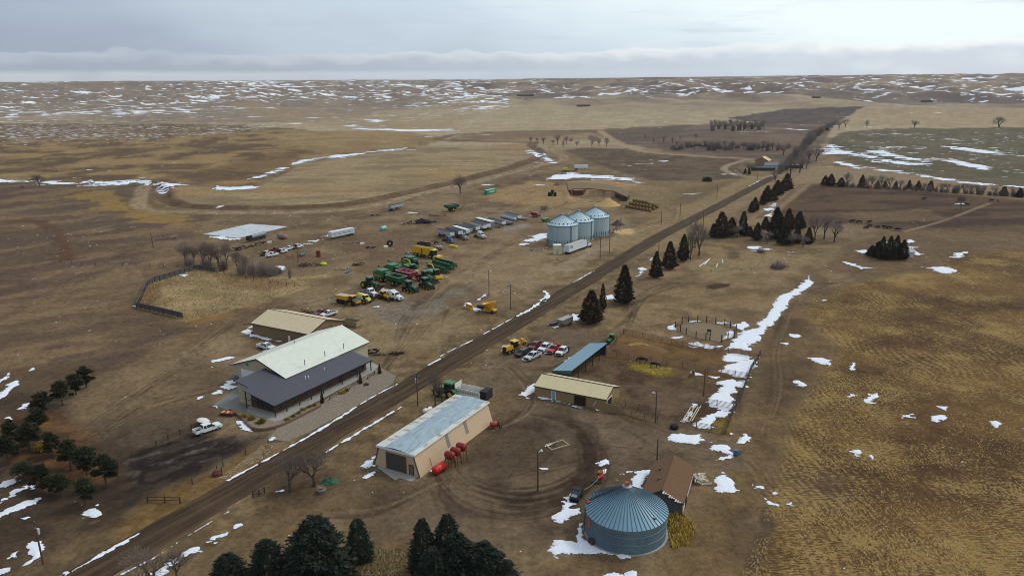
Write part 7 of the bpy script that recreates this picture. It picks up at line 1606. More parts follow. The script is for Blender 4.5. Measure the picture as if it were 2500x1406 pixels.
rowx = np.round(q[:, 0] / 0.76) * 0.76 + r_.normal(0, 0.12, n); q[:, 0] = rowx; a = np.where(r_.uniform(0, 1, n) < 0.6, r_.normal(0.5, 0.8, n), r_.uniform(0, 3.14, n)); L = r_.uniform(0.15, 0.5, n); dv = np.stack([np.cos(a) * L, np.sin(a) * L, r_.uniform(0.02, 0.2, n)], 1); sv = np.stack([-np.sin(a), np.cos(a), np.zeros(n)], 1) * r_.uniform(0.025, 0.06, n)[:, None]
p = np.stack([q[:, 0], q[:, 1], height(q[:, 0], q[:, 1]) + 0.03], 1); v = np.stack([p - sv, p + sv, p + dv + sv * 0.6, p + dv - sv * 0.6], 1).reshape(-1, 3)
obj('corn_stubble', np_mesh('corn_stubble', v, np.arange(4 * n).reshape(n, 4), stubm, False), kind='stuff')

# ------------------------------------------------------------------ fences, poles, yard things, animals
def fence_pts(pix, step):
    p = [at(*q) for q in pix]; out = []
    for a, b in zip(p[:-1], p[1:]):
        n = max(1, round((b - a).length / step)); out += [a.lerp(b, i / n) for i in range(n)]
    out.append(p[-1])
    for q in out: q.z = hz(q.x, q.y)
    return out


def rail_fence(name, label, pix, step, h, zs, m_, r=0.05, post=0.08, cat='fence', group=None, wire=None):
    pts = fence_pts(pix, step); o0 = pts[0]; t_ = thing(name, label, cat, o0, 0, group); b = MB()
    for z in zs: b.path([tuple(q - o0 + Vector((0, 0, z))) for q in pts], r, 4)
    b.build('rails' if not wire else 'wire_strands', wire or m_, t_)
    for q in pts[:100]: k = MB(); v = q - o0; k.tube((v.x, v.y, -0.2), (v.x, v.y, h), post, post, 6); k.build('post', m_, t_)
    return t_


pipe = mat('rusty_pipe', (112, 92, 76), 0.8, var=0.25, vs=1.5); Z5 = (0.35, 0.65, 0.95, 1.25, 1.5)
PC = 'pipe corral fences east of the horse barn'
for lab, pix in (('pipe fence along the north side of the upper pen, below the round pen', [(1522, 814), (1640, 840), (1745, 857), (1812, 868), (1845, 876)]), ('pipe fence dividing the two pens beside the hay', [(1478, 869), (1591, 885), (1666, 897), (1760, 914), (1829, 925)]),
                 ('dark east fence of the pens beside the snow drift', [(1857, 868), (1832, 908), (1823, 935), (1805, 983), (1787, 1015), (1772, 1058)]), ('pipe fence running from the barn gate into the lower pen', [(1495, 984), (1560, 1000), (1609, 1017)]),
                 ('long pipe fence along the south side of the lower pen', [(1512, 1008), (1605, 1030), (1700, 1046), (1772, 1060)]), ('short pipe fence across the snow at the east end of the lower pen', [(1706, 986), (1750, 992), (1790, 1000)]), ('post and rail fence behind the manure heap at the west end of the upper pen', [(1480, 862), (1500, 840), (1522, 814)])):
    rail_fence('pipe_fence', lab, pix, 3.4, 1.65, Z5 if 'dark' not in lab else (0.3, 0.6, 0.9, 1.2, 1.5, 1.7), pipe if 'dark' not in lab else wood_d, 0.05 if 'dark' not in lab else 0.06, 0.09, group=PC)
rail_fence('round_pen', 'round training pen of tall dark posts and mesh panels', [(1733, 831), (1723, 830), (1699, 826), (1675, 817), (1661, 810), (1648, 801), (1665, 791), (1681, 787), (1703, 786), (1725, 786), (1747, 790), (1769, 795), (1783, 801), (1797, 809), (1792, 826), (1777, 829), (1761, 835)], 5, 2.2, np.arange(0.2, 1.7, 0.24), wood_d, 0.025, 0.14, 'round pen')
sheet('pen_sand', [(1650, 802), (1666, 793), (1703, 788), (1747, 792), (1781, 803), (1792, 812), (1788, 825), (1760, 833), (1733, 830), (1699, 825), (1675, 816)], mat('pen_sand', (122, 104, 80), 0.95, var=0.12, vs=0.6), 0.04, 0.05, kind='structure')
rail_fence('rail_fence', 'dark two rail fence running from the pines to the parked pickup', [(288, 1134), (322, 1116), (382, 1088), (411, 1073), (440, 1060), (468, 1047), (495, 1035)], 6, 1.2, (0.55, 0.95), wood_d, 0.06, 0.12)
rail_fence('rail_gate', 'dark wooden rail section beside the road south of the gravel lot', [(361, 1226), (403, 1226), (440, 1228)], 5, 1.25, (0.5, 1.1), wood_d, 0.07, 0.13); rail_fence('rail_section', 'short dark rail section between road and spreading tree', [(618, 1213), (633, 1210), (646, 1203)], 3, 1.3, (0.6, 1.1), wood_d, 0.07, 0.13)
for lab, pix in (('rail by the office between planter and first juniper', [(805, 977), (826, 964)]), ('rail by the office between the first and second juniper', [(853, 952), (873, 936)]), ('rail by the office near the road end of the gravel bed', [(897, 928), (915, 914)])): rail_fence('garden_rail', lab, pix, 3, 1.0, (0.45, 0.85), wood_d, 0.05, 0.09, group='garden rails beside the office')
rail_fence('post_fence', 'line of rough posts between the thicket and the grass corral', [(530, 668), (600, 681), (660, 692), (720, 701), (762, 702)], 4.5, 1.5, (0.5, 0.9, 1.25), wood_d, 0.02, 0.14, wire=rust)
rail_fence('wire_fence', 'wire fence crossing the west pasture to the board fence', [(150, 640), (200, 648), (300, 652), (400, 655), (470, 660)], 7, 1.3, (0.5, 0.9, 1.2), wood_d, 0.015, 0.09, wire=steel)
rail_fence('wire_fence', 'wire fence beside the gravel lot and cobbled verge', [(470, 1182), (530, 1152), (545, 1139), (600, 1110), (655, 1084)], 9, 1.3, (0.6, 1.1), wood_d, 0.015, 0.1, wire=steel)
rail_fence('wire_fence', 'pale wire fence in the east meadow', [(1690, 668), (1760, 664), (1835, 660), (1850, 652)], 4, 1.1, (0.5, 0.9), wood_g, 0.015, 0.08, wire=steel)
# board windbreak
bd = ribbed('slate_board', (80, 76, 78), 3, 0.3, 0.12, 0.9, 0, 0.3, (58, 56, 62), 0.5, 0.4, 1.2)
WB = 'board windbreak panels round the grass corral'
for pix, lab in (([(334, 752), (447, 778)], 'board windbreak panel facing the camera at the south of the grass corral'), ([(334, 752), (360, 698)], 'long slanting board windbreak panel on the west side of the grass corral'), ([(360, 698), (377, 688)], 'short board windbreak panel at the west bend'), ([(377, 688), (474, 659)], 'long board windbreak panel on the north west side'), ([(474, 659), (487, 658)], 'short board windbreak panel at the north bend'), ([(487, 658), (526, 666)], 'board windbreak panel in front of the thicket')):
    pts = fence_pts(pix, 2.4); o0 = pts[0]; t_ = thing('board_fence', lab, 'fence', o0, 0, WB); h = 2.1
    n_ = (pts[-1] - o0).cross(Vector((0, 0, 1))).normalized() * 0.06; b = MB()
    for a, c in zip(pts[:-1], pts[1:]):
        u, v = a - o0, c - o0; b.add([tuple(u - n_ + Vector((0, 0, 0.25))), tuple(v - n_ + Vector((0, 0, 0.25))), tuple(v - n_ + Vector((0, 0, h))), tuple(u - n_ + Vector((0, 0, h))), tuple(u + n_ + Vector((0, 0, 0.25))), tuple(v + n_ + Vector((0, 0, 0.25))), tuple(v + n_ + Vector((0, 0, h))), tuple(u + n_ + Vector((0, 0, h)))], [(0, 1, 2, 3), (7, 6, 5, 4), (0, 4, 5, 1), (3, 2, 6, 7), (0, 3, 7, 4), (1, 5, 6, 2)])
    b.build('boards', bd, t_)
    for q in pts: v = q - o0 + n_ * 2.5; b = MB(); b.tube((v.x, v.y, -0.1), (v.x, v.y, h - 0.2), 0.1, 0.1, 6); b.build('post', wood_d, t_)
    b = MB()
    for z in (0.7, 1.9): b.path([tuple(q - o0 + n_ * 1.6 + Vector((0, 0, z))) for q in pts], 0.06, 4)
    b.build('rail', wood_g, t_)
# poles
POLE = mat('pole_wood', (84, 66, 54), 0.95, var=0.25, vs=1, stretch=(1, 1, 0.2))
def pole(label, x, by, ty, arm=True, can=False, lamp=False, ang=0.6, lean=0.0, cat='utility pole', name='utility_pole'):
    q = at(x, by); h = tall(q, ty); t_ = thing(name, label, cat, q, ang, 'utility poles round the farm' if name == 'utility_pole' else None); b = MB(); b.tube((0, 0, -0.3), (lean * h, 0, h), 0.16, 0.11, 8); b.build('shaft', POLE, t_)
    if arm:
        b = MB(); b.box(-0.06 + lean * h, 0.06 + lean * h, -1.2, 1.2, h - 0.75, h - 0.6); b.build('crossarm', POLE, t_)
        for y in (-1.05, 0, 1.05): b = MB(); b.lathe([(0.06, 0), (0.09, 0.12), (0.05, 0.25), (0, 0.27)][::-1], 8, Matrix.Translation((lean * h, y, h - 0.6 if y else h))); b.build('insulator', steel, t_)
    if can: b = MB(); b.lathe([(0, 0), (0.28, 0), (0.3, 0.1), (0.3, 0.9), (0.2, 1.0), (0, 1.0)][::-1], 14, Matrix.Translation((0.05, 0.42, h - 2.4))); b.build('transformer', mat('transformer_grey', (168, 178, 184), 0.5), t_)
    if lamp: b = MB(); b.tube((0, 0, h - 0.6), (0.7, 0, h - 0.2), 0.04); b.lathe([(0.0, 0.3), (0.12, 0.28), (0.24, 0.0), (0, -0.02)], 10, Matrix.Translation((0.8, 0, h - 0.42))); b.build('lamp_head', mat('lamp_white', (226, 230, 230), 0.4), t_)
    return t_
pole('tall pole with a grey transformer across the road from the office', 1020, 991, 911, True, True); pole('yard light pole in the middle of the turning circle', 1313, 1199, 1098, False, False, True); pole('pole with crossarm in front of the white semi', 1465, 632, 578, True)
pole('slim pole behind the one in front of the white semi', 1488, 616, 570, False); pole('pole with crossarm beside the yellow tub grinder', 1247, 754, 694, True, ang=1.2); pole('light pole with a bracket north of the tub grinder', 1194, 720, 660, False, False, True)
pole('leaning pole with transformer at the far bottom left', 106, 1376, 1273, True, True, lean=-0.02); pole('lamp pole inside the lower horse pen', 1600, 1032, 956, False, False, True, ang=2.6); pole('bare pole at the snow edge inside the lower pen', 1718, 966, 900, False); pole('bare post pole beside the old plank barn', 1604, 1124, 1072, False)
pole('pole by the spilled grain east of the bins', 1614, 552, 514, False); pole('pole beside the road bend north east of the bins', 1660, 530, 497, False); pole('pole on the road verge beside the dark slope', 1750, 487, 453, False); pole('pole in front of the farmhouse', 1849, 438, 415, False)
pole('old leaning pole beside the pump frame in the west pasture', 375, 606, 564, False, lean=-0.08); pole('pole among the shelter grove cedars', 1716, 560, 512, False); pole('slim pole behind the green tractor and silage wagon', 1079, 985, 930, False, ang=0.3); pole('thin mast among the scrap row', 728, 643, 603, False); pole('thin pole standing in the road verge beside the cedars', 1608, 618, 586, False)

# fuel tanks by the warehouse
tank_r = mat('red_tank', (128, 36, 32), 0.45, var=0.2, dirt=0.2, vs=1.5)
for x, y, lab in ((1098, 1110, 'red fuel tank on a stand, nearest the warehouse door end'), (1112, 1100, 'middle red fuel tank of the three on stands'), (1126, 1089, 'red fuel tank on a stand, furthest from the warehouse door')):
    p = flat(x, y, 2.9); t_ = thing('fuel_tank', lab, 'fuel tank', (p[0], p[1], 0), D(-28), 'red fuel tanks on stands'); b = MB(); cyl_tank(b, -1.05, 1.05, 0.72, 2.9, 18); b.build('tank', tank_r, t_, True)
    for sx_ in (-0.75, 0.75):
        for sy in (-0.6, 0.6): b = MB(); b.tube((sx_ * 1.15, sy * 1.2, 0), (sx_ * .9, sy * .75, 2.5), 0.055); b.build('leg', rust, t_)
    b = MB(); b.box(-0.85, 0.85, -0.55, 0.55, 2.12, 2.22); b.path([(-0.8, -0.6, 0.9), (0.8, -0.6, 0.9), (0.8, 0.6, 0.9)], 0.035); b.path([(0.8, -0.6, 1.6), (0.8, 0.6, 0.6)], 0.035); b.build('stand', rust, t_); b = MB(); b.path([(1.05, 0, 2.4), (1.25, 0, 1.8), (1.3, 0.1, 0.3)], 0.04); b.build('hose', black, t_)
p = at(1073, 1152); t_ = thing('fuel_tank', 'bright red fuel tank lying on the ground against the warehouse wall', 'fuel tank', p, D(58)); b = MB(); cyl_tank(b, -1.7, 1.7, 0.78, 0.95, 20); b.build('tank', mat('bright_red_tank', (196, 40, 30), 0.45, var=0.12, dirt=0.12), t_, True); b = MB(); b.box(-1.2, -0.9, -0.6, 0.6, 0, 0.4).box(0.9, 1.2, -0.6, 0.6, 0, 0.4); b.build('saddle', rust, t_)
for x in (-0.9, 0.2): b = MB(); b.lathe([(0.8, x - 0.05), (0.81, x), (0.8, x + 0.05)][::-1], 20, Matrix.Translation((0, 0, 0.95)) @ Matrix.Rotation(D(90), 4, 'Y')); b.build('strap', dkm, t_)
p = at(1206, 1044); t_ = thing('red_grain_drill', 'small red implement with wheels at the far corner of the warehouse', 'implement', p, D(20)); b = MB(); cyl_tank(b, -0.9, 0.7, 0.55, 0.9, 12); b.build('drum', dred, t_, True); b = MB(); b.path([(-1.2, -0.6, 0.4), (1.6, -0.6, 0.4), (1.6, 0.6, 0.4), (-1.2, 0.6, 0.4)], 0.06); b.path([(1.0, -0.5, 0.4), (1.2, 0, 1.9), (1.0, 0.5, 0.4)], 0.04); b.build('frame', rust, t_); wheel(t_, 1.2, -0.8, 0.4, 0.2); wheel(t_, 1.2, 0.8, 0.4, 0.2)
p = at(1044, 1008); t_ = thing('propane_tank', 'small white propane tank on the grass behind the warehouse', 'propane tank', p, hdg((1034, 1008), (1054, 1000))); b = MB(); cyl_tank(b, -1.25, 1.25, 0.55, 0.8, 18); b.build('tank', mat('white_tank', (222, 222, 218), 0.4, var=0.05, dirt=0.15), t_, True); b = MB(); b.lathe([(0.22, 0), (0.22, 0.25), (0, 0.32)], 12, Matrix.Translation((0, 0, 1.3))); b.build('dome', trim_d, t_); b = MB(); b.box(-0.8, -0.6, -0.35, 0.35, 0, 0.4).box(0.6, 0.8, -0.35, 0.35, 0, 0.4); b.build('leg', rust, t_)
# planter things by the office
b = MB(); wl = P2(smooth([(562, 1003), (584, 1018), (600, 1034), (612, 1046), (632, 1052), (655, 1050), (690, 1040), (735, 1018), (782, 994)], 5)); o0 = wl[0]
for (ax, ay), (bx, by) in zip(wl[:-1], wl[1:]): L = math.hypot(bx - ax, by - ay); b.box(-0.05, L + 0.05, -0.2, 0.2, -0.1, 0.65, Matrix.Translation((ax, ay, 0)) @ RZ(math.atan2(by - ay, bx - ax)))
tag(b.build('retaining_wall', ribbed('block_wall', (112, 86, 72), 2, 0.2, 0.12, 0.9, 0, 0.25, (80, 62, 54), 0.5, 0.5, 1.5)), 'low curved block wall round the planted bed at the office corner', 'garden wall')
sheet('planting_bed', [(565, 1003), (600, 1008), (672, 1032), (695, 1024), (780, 985), (782, 992), (735, 1016), (690, 1038), (655, 1048), (632, 1050), (612, 1044), (600, 1032), (584, 1016)], mat('pea_gravel', (128, 112, 94), 0.9, var=0.35, vs=3), 0.3, 0.3, kind='structure')
p = at(556, 1014); t_ = thing('log_planter', 'brown trough full of orange logs beside the damp concrete apron', 'trough', p, hdg((540, 1014), (572, 1016))); b = MB(); b.loft([[(x, y * k, z) for x, y, z in ((-1.6 * k - .2, -0.6, z0), (1.6 * k + .2, -0.6, z0), (1.6 * k + .2, 0.6, z0), (-1.6 * k - .2, 0.6, z0))] for k, z0 in ((0.7, 0.0), (1.0, 0.7))]); b.build('trough', mat('brown_trough', (84, 50, 40), 0.8), t_)
for k in range(6): b = MB(); x = -1.2 + k * 0.45; b.tube((x, -0.5, 0.8), (x + random.uniform(-.2, .4), 0.5, 0.85), 0.14); b.build('log', mat('orange_log', (176, 92, 56), 0.8) if k % 3 else mat('pale_log', (206, 190, 168), 0.8), t_)
p = at(497, 1034); t_ = thing('satellite_dish', 'tilted white satellite dish beside the rail fence', 'satellite dish', p, D(-70)); b = MB(); b.lathe([(0, 0), (0.6, 0.08), (1.1, 0.28), (1.4, 0.5), (1.41, 0.56), (1.1, 0.34), (0.6, 0.14), (0, 0.06)][::-1], 28, Matrix.Translation((0, 0, 0.8)) @ Matrix.Rotation(D(165), 4, 'X') @ Matrix.Translation((0, 0, -0.5))); b.build('dish', mat('dish_white', (208, 208, 202), 0.5, var=0.06), t_, True)
b = MB(); b.tube((0, 0, 0), (0, 0, 0.8), 0.08); b.build('mast', steel, t_); b = MB(); b.path([(-0.8, 0, 0.8), (0, 0, 0.3), (0.8, 0, 0.8)], 0.03); b.build('feed_arm', steel, t_)
p = at(577, 931); b = MB(); b.lathe([(0, 0), (0.75, 0), (0.8, 1.3), (0.5, 1.5), (0, 1.5)][::-1], 16); o = b.build('water_barrel', mat('blue_grey_barrel', (70, 96, 108), 0.5)); o.location = p; tag(o, 'blue grey barrel at the corner of the machine shop', 'barrel')
p = at(894, 941); t_ = thing('fire_pit', 'small dark fire pit in the gravel bed by the road', 'fire pit', p); b = MB(); b.lathe([(0.25, 0), (0.6, 0.35), (0.7, 0.4), (0.55, 0.42), (0.2, 0.2), (0, 0.2)][::-1], 14); b.build('bowl', dkm, t_); b = MB(); [b.tube((0.5 * math.cos(a), 0.5 * math.sin(a), 0.35), (0, 0, 1.0), 0.03) for a in (0, 2.1, 4.2)]; b.build('spark_guard', dkm, t_)
p = at(531, 1160); t_ = thing('red_rock_post', 'reddish rock leaning on a post beside the cobbled verge', 'rock', p); b = MB(); b.lathe([(0, 0), (0.7, 0.1), (0.8, 0.6), (0.4, 1.2), (0, 1.3)][::-1], 7, Matrix.Scale(1.3, 4, (1, 0, 0))); b.build('rock', mat('red_rock', (110, 62, 58), 0.9, var=0.3, vs=3), t_); b = MB(); b.tube((0.9, 0, 0), (0.9, 0, 1.8), 0.1); b.build('post', wood_d, t_)
p = at(806, 1176); t_ = thing('tarpaulin', 'crumpled green tarpaulin under the spreading trees', 'tarpaulin', p); b = MB(); r_ = random.Random(3); b.lathe([(0, 0.75), (0.5, 0.7), (0.95, 0.35), (1.25, 0.04), (1.3, 0.0)], 11, Matrix.Scale(1.4, 4, (1, 0, 0))); b.v = [(x + r_.gauss(0, .1), y + r_.gauss(0, .1), max(0, z + r_.gauss(0, .1))) for x, y, z in b.v]; b.build('sheet', mat('green_tarp', (34, 84, 62), 0.6, var=0.2, vs=3), t_)
p = at(785, 1202); t_ = thing('stone_planter', 'round stone planter of dry plants under the spreading trees', 'planter', p); b = MB(); b.lathe([(0, 0), (0.8, 0), (0.9, 0.7), (0.7, 0.75), (0, 0.7)][::-1], 12); b.build('pot', mat('grey_stone', (108, 102, 98), 0.9, var=0.3, vs=4), t_); b = MB(); [b.tube((0, 0, 0.7), (0.7 * math.cos(a), 0.7 * math.sin(a), 1.3 + 0.2 * (a % 1)), 0.05, 0.02, 4) for a in np.arange(0, 6.2, 0.35)]; b.build('dry_plant', strawm, t_)
p = at(905, 1146); r_ = random.Random(8)
for k in range(7): b = MB(); b.tube((-1.8, 0, 0.06), (1.8, 0, 0.06), 0.06, 0.06, 5); o = b.build('grey_pole', wood_g); o.location = p + Vector((r_.uniform(-.4, .4), k * 0.16 - .5, 0.0 + 0.05 * (k % 3))); o.rotation_euler = (0, 0, D(-25) + r_.uniform(-.2, .2)); tag(o, 'weathered grey pole in the loose heap at the warehouse corner', 'pole', 'weathered poles heaped at the warehouse corner')
# lower yard bits
p = at(1360, 1087); b = MB(); [b.box(-2.2, 2.2, y - 0.12, y + 0.12, 0, 0.22) for y in (-1.2, 1.2)]; [b.box(x - 0.12, x + 0.12, -1.08, 1.08, 0, 0.2) for x in (-2.1, 2.1)]; o = b.build('timber_surround', mat('pale_timber', (158, 144, 118), 0.9, var=0.2)); o.location = p; o.rotation_euler = (0, 0, D(30)); tag(o, 'pale rectangular timber frame lying in the turning circle', 'timber frame')
p = at(1341, 1086); b = MB(); b.box(-1.2, 1.2, -0.16, 0.16, 0, 0.1); o = b.build('white_board', trim_w); o.location = p; o.rotation_euler = (0, 0, D(42)); tag(o, 'white board lying beside the pale timber frame', 'board')
p = at(1646, 1046); b = MB(); b.lathe([(0, 0), (0.75, 0), (0.95, 0.35), (0.9, 0.8), (0.6, 1.0), (0, 1.05)][::-1], 18); o = b.build('rubber_trough', black); o.location = p; tag(o, 'black round rubber trough outside the lower pen fence', 'trough')
p = at(1797, 1111); t_ = thing('water_tank', 'blue grey barrel standing at the edge of the stubble field', 'barrel', p); b = MB(); b.lathe([(0, 0), (0.5, 0), (0.52, 0.4), (0.54, 0.42), (0.52, 0.8), (0.5, 1.2), (0, 1.2)][::-1], 16); b.build('barrel', mat('blue_grey_barrel', (70, 96, 108)), t_); b = MB(); b.tube((0.9, 0.3, 0), (1.0, 0.3, 1.0), 0.15); b.build('post', wood_g, t_)
for x, y, m_, lab, cat in ((1466, 1170, red_p, 'bright red plastic bucket in the yard behind the big bin', 'bucket'), (1467, 1157, mat('salmon_plastic', (206, 120, 92), 0.6), 'salmon coloured tub beside the yard snow', 'tub')): b = MB(); b.lathe([(0, 0), (0.38, 0), (0.5, 0.55), (0.42, 0.5), (0.3, 0.1), (0, 0.1)][::-1], 14); o = b.build('bucket', m_); o.location = at(x, y); tag(o, lab, cat)
b = MB(); b.lathe([(0, 0.25), (0.7, 0.2), (0.75, 0)], 12, Matrix.Scale(1.4, 4, (1, 0, 0))); o = b.build('rubber_tub', black); o.location = at(1457, 1177); tag(o, 'flat black rubber tub beside the red bucket', 'tub')
b = MB(); b.path([(0, 0, 0.1), (1.2, 1.0, 0.15), (4.2, 4.6, 0.9), (4.4, 5.2, 1.6)], 0.05); o = b.build('cattle_rod', mat('pale_timber', (158, 144, 118))); o.location = at(1426, 1196); tag(o, 'long pale pole lying from the utility vehicle toward the yard', 'pole')
for k, (x, y) in enumerate(((1676, 1010), (1686, 1008), (1693, 1011), (1700, 1008))): b = MB(); L = 9; b.tube((-L / 2, 0, 0.25), (L / 2, 0, 0.3), 0.13, 0.13, 8); o = b.build('irrigation_pipe', mat('pale_pipe', (176, 160, 140), 0.6)); o.location = at(x, y + 3); o.rotation_euler = (0, 0, hdg((1672, 1034), (1704, 982))); tag(o, 'long pale irrigation pipe in the stack inside the lower pen', 'pipe', 'irrigation pipes stacked in the lower pen')
for k, (x, y, L) in enumerate(((1718, 644, 13), (1726, 640, 12), (1750, 650, 6), (1764, 640, 6))): b = MB(); b.tube((-L / 2, 0, 0.2), (L / 2, 0, 0.2), 0.22, 0.22, 8); o = b.build('white_pipe', mat('white_pipe', (214, 214, 208), 0.5)); o.location = at(x, y); o.rotation_euler = (0, 0, hdg((1706, 648), (1738, 626)) + 0.1 * k); tag(o, ('longer' if k < 2 else 'shorter') + ' white pipe lying in the meadow grass, ' + ('near the cedars' if k in (0, 2) else 'toward the hollow'), 'pipe', 'white pipes in the meadow')
p = at(1731, 814); t_ = thing('saddle_barrel', 'dark barrel stand in the middle of the round pen', 'barrel', p); b = MB(); cyl_tank(b, -0.6, 0.6, 0.4, 1.0, 12); b.build('drum', mat('dark_teal_drum', (34, 46, 46), 0.6), t_, True); b = MB(); [b.tube((x, y, 0), (x * .8, y * .6, 0.8), 0.05) for x in (-.5, .5) for y in (-.4, .4)]; b.build('stand', dkm, t_)
p = at(1560, 856); b = MB(); r_ = np.random.default_rng(4); b.lathe([(0, 1.5), (1.5, 1.3), (3.5, 0.7), (5.5, 0.1), (6, -0.1)], 22, Matrix.Scale(1.3, 4, (1, 0, 0))); b.v = [(x * (0.8 + 0.4 * float(vnoise(x * .6 + 5, y * .6, 3))), y * (0.8 + 0.4 * float(vnoise(x * .6, y * .6 + 7, 4))), z * (0.7 + 0.6 * float(vnoise(x * .8, y * .8 + 2, 6)))) for x, y, z in b.v]; o = b.build('manure_heap', mat('manure', (104, 74, 44), 0.95, var=0.35, vs=1.5), None, True); o.location = p; tag(o, 'brown manure heap in the upper pen', 'heap')
p = at(1548, 846); b = MB(); b.lathe([(0, 0.6), (0.8, 0.45), (1.5, 0.1), (1.7, -0.3)], 16, Matrix.Scale(1.9, 4, (1, 0, 0))); b.v = [(x, y * (0.7 + 0.6 * float(vnoise(x, 0, 3))), z * (0.5 + float(vnoise(x * 1.3, y * 1.3, 8)))) for x, y, z in b.v]; o = b.build('straw_heap', mat('old_straw', (150, 116, 66), 0.95, var=0.3, vs=2)); o.location = p + Vector((0.8, -1.5, 1.0)); tag(o, 'tan straw strip on top of the manure heap', 'straw')

# piles, bales, silage pit gear
def heap(name, label, x, y, w_px, h_px, m_, cat, seed, sx_=1.3):
    q = at(x, y); W2 = w_px * np.linalg.norm(np.array(q) - (0, 0, CAMH)) / FPX / 2; H2 = tall(q, y - h_px) * 0.8; b = MB(); r = np.random.default_rng(seed); n = 36
    b.lathe([(0, H2), (W2 * 0.12, H2 * 0.95), (W2 * 0.35, H2 * 0.66), (W2 * 0.62, H2 * 0.34), (W2 * 0.85, H2 * 0.1), (W2, -0.1)], n); b.v = [(x_ * (1 + 0.15 * (vnoise(x_ * .5 + 9, y_ * .5, seed) - .5)) + r.normal(0, W2 * 0.018) * min(1, abs(x_) / W2 * 3), y_ + r.normal(0, W2 * 0.018) * min(1, abs(y_) / W2 * 3), z_ * (1 + 0.25 * float(vnoise(x_ * .7, y_ * .7 + 3, seed + 1) - .5))) for x_, y_, z_ in b.v]
    o = b.build(name, m_, None, True); o.location = q; return tag(o, label, cat)
heap('sand_pile', 'golden sand pile beside the rear grain bin', 1484, 501, 62, 22, mat('golden_sand', (182, 148, 96), 0.95, var=0.12, vs=0.8), 'sand pile', 1); heap('sand_pile', 'small low sand heap beside the end of the silage pit', 1385, 486, 30, 10, mat('pale_earth', (158, 130, 92), 0.95, var=0.15), 'sand pile', 2)
heap('coal_pile', 'dark grey gravel pile between the bins and the road', 1508, 549, 38, 14, mat('dark_gravel', (58, 62, 64), 0.95, var=0.25, vs=2), 'gravel pile', 3); heap('earth_pile', 'low brown earth heap left of the pit', 1360, 452, 22, 7, mat('brown_earth', (96, 76, 56), 0.95, var=0.2), 'earth pile', 4)
for k, (x, y, w_, h_) in enumerate(((1180, 463, 40, 7), (1215, 456, 46, 8), (1262, 448, 50, 8), (1290, 438, 46, 9), (1310, 432, 40, 8))): heap('earth_bank', '%s heap of dug earth from the west along the canal bank' % ORD[k], x, y, w_, h_, mat('brown_earth', (96, 76, 56), 0.95, var=0.2), 'earth bank', 20 + k)
# curved pit wall
WP = P2(smooth([(1383, 447), (1388, 468), (1400, 471), (1440, 470), (1475, 472), (1505, 478), (1530, 487)], 5)); b = MB(); n = len(WP); hh = 3.0
q0 = WP; b.add([(x, y, -2.6) for x, y in q0] + [(x, y, 0.35) for x, y in q0] + [(x + 0.5, y + 2.5, 0.4) for x, y in q0], [(i, i + 1, i + n + 1, i + n) for i in range(n - 1)] + [(i + n, i + n + 1, i + 2 * n + 1, i + 2 * n) for i in range(n - 1)])
tag(b.build('pit_bank', mat('cut_earth', (74, 50, 38), 0.95, var=0.3, vs=0.6)), 'curved dark cut bank of the silage pit', 'bank')
PITG = P2([(1384, 448), (1420, 446), (1480, 451), (1520, 460), (1536, 472), (1530, 486), (1500, 476), (1440, 469), (1400, 470), (1388, 466)]); sheet('silage_floor', PITG, mat('pit_clay', (116, 96, 68), 0.95, var=0.15, vs=0.3), 0.42, 0.2, True, kind='structure')
tyre_me = None
BAL = mat('round_bale', (120, 96, 58), 0.95, var=0.35, vs=2)
def bale(q, z, label):
    o = part('bale', lambda b: b.lathe([(0, -0.75), (0.85, -0.75), (0.92, -0.65), (0.92, 0.65), (0.85, 0.75), (0, 0.75)], 16, Matrix.Rotation(D(90), 4, 'X')), 'hay_bale', BAL, None); o.location = q + Vector((0, 0, z)); o.rotation_euler = (0, 0, hdg((1530, 506), (1588, 517)) + random.uniform(-.25, .25)); tag(o, label, 'hay bale', 'round bales heaped beyond the grain bins')
b0, b1 = at(1531, 507), at(1586, 517); b2 = at(1548, 500); vv = (b2 - b0)
LV = ['on the ground layer', 'on the second layer', 'on the top layer']
for lay, (nx_, ny_) in enumerate(((8, 3), (7, 2), (5, 1))):
    for i in range(nx_):
        for j in range(ny_): bale(b0.lerp(b1, (i + 0.5 * lay) / 7) + vv * (j + 0.5 * lay) * 0.55, 0.92 + lay * 1.45, 'round bale %s of the heap, %s along and %s row back' % (LV[lay], ORD[i], ORD[j]))
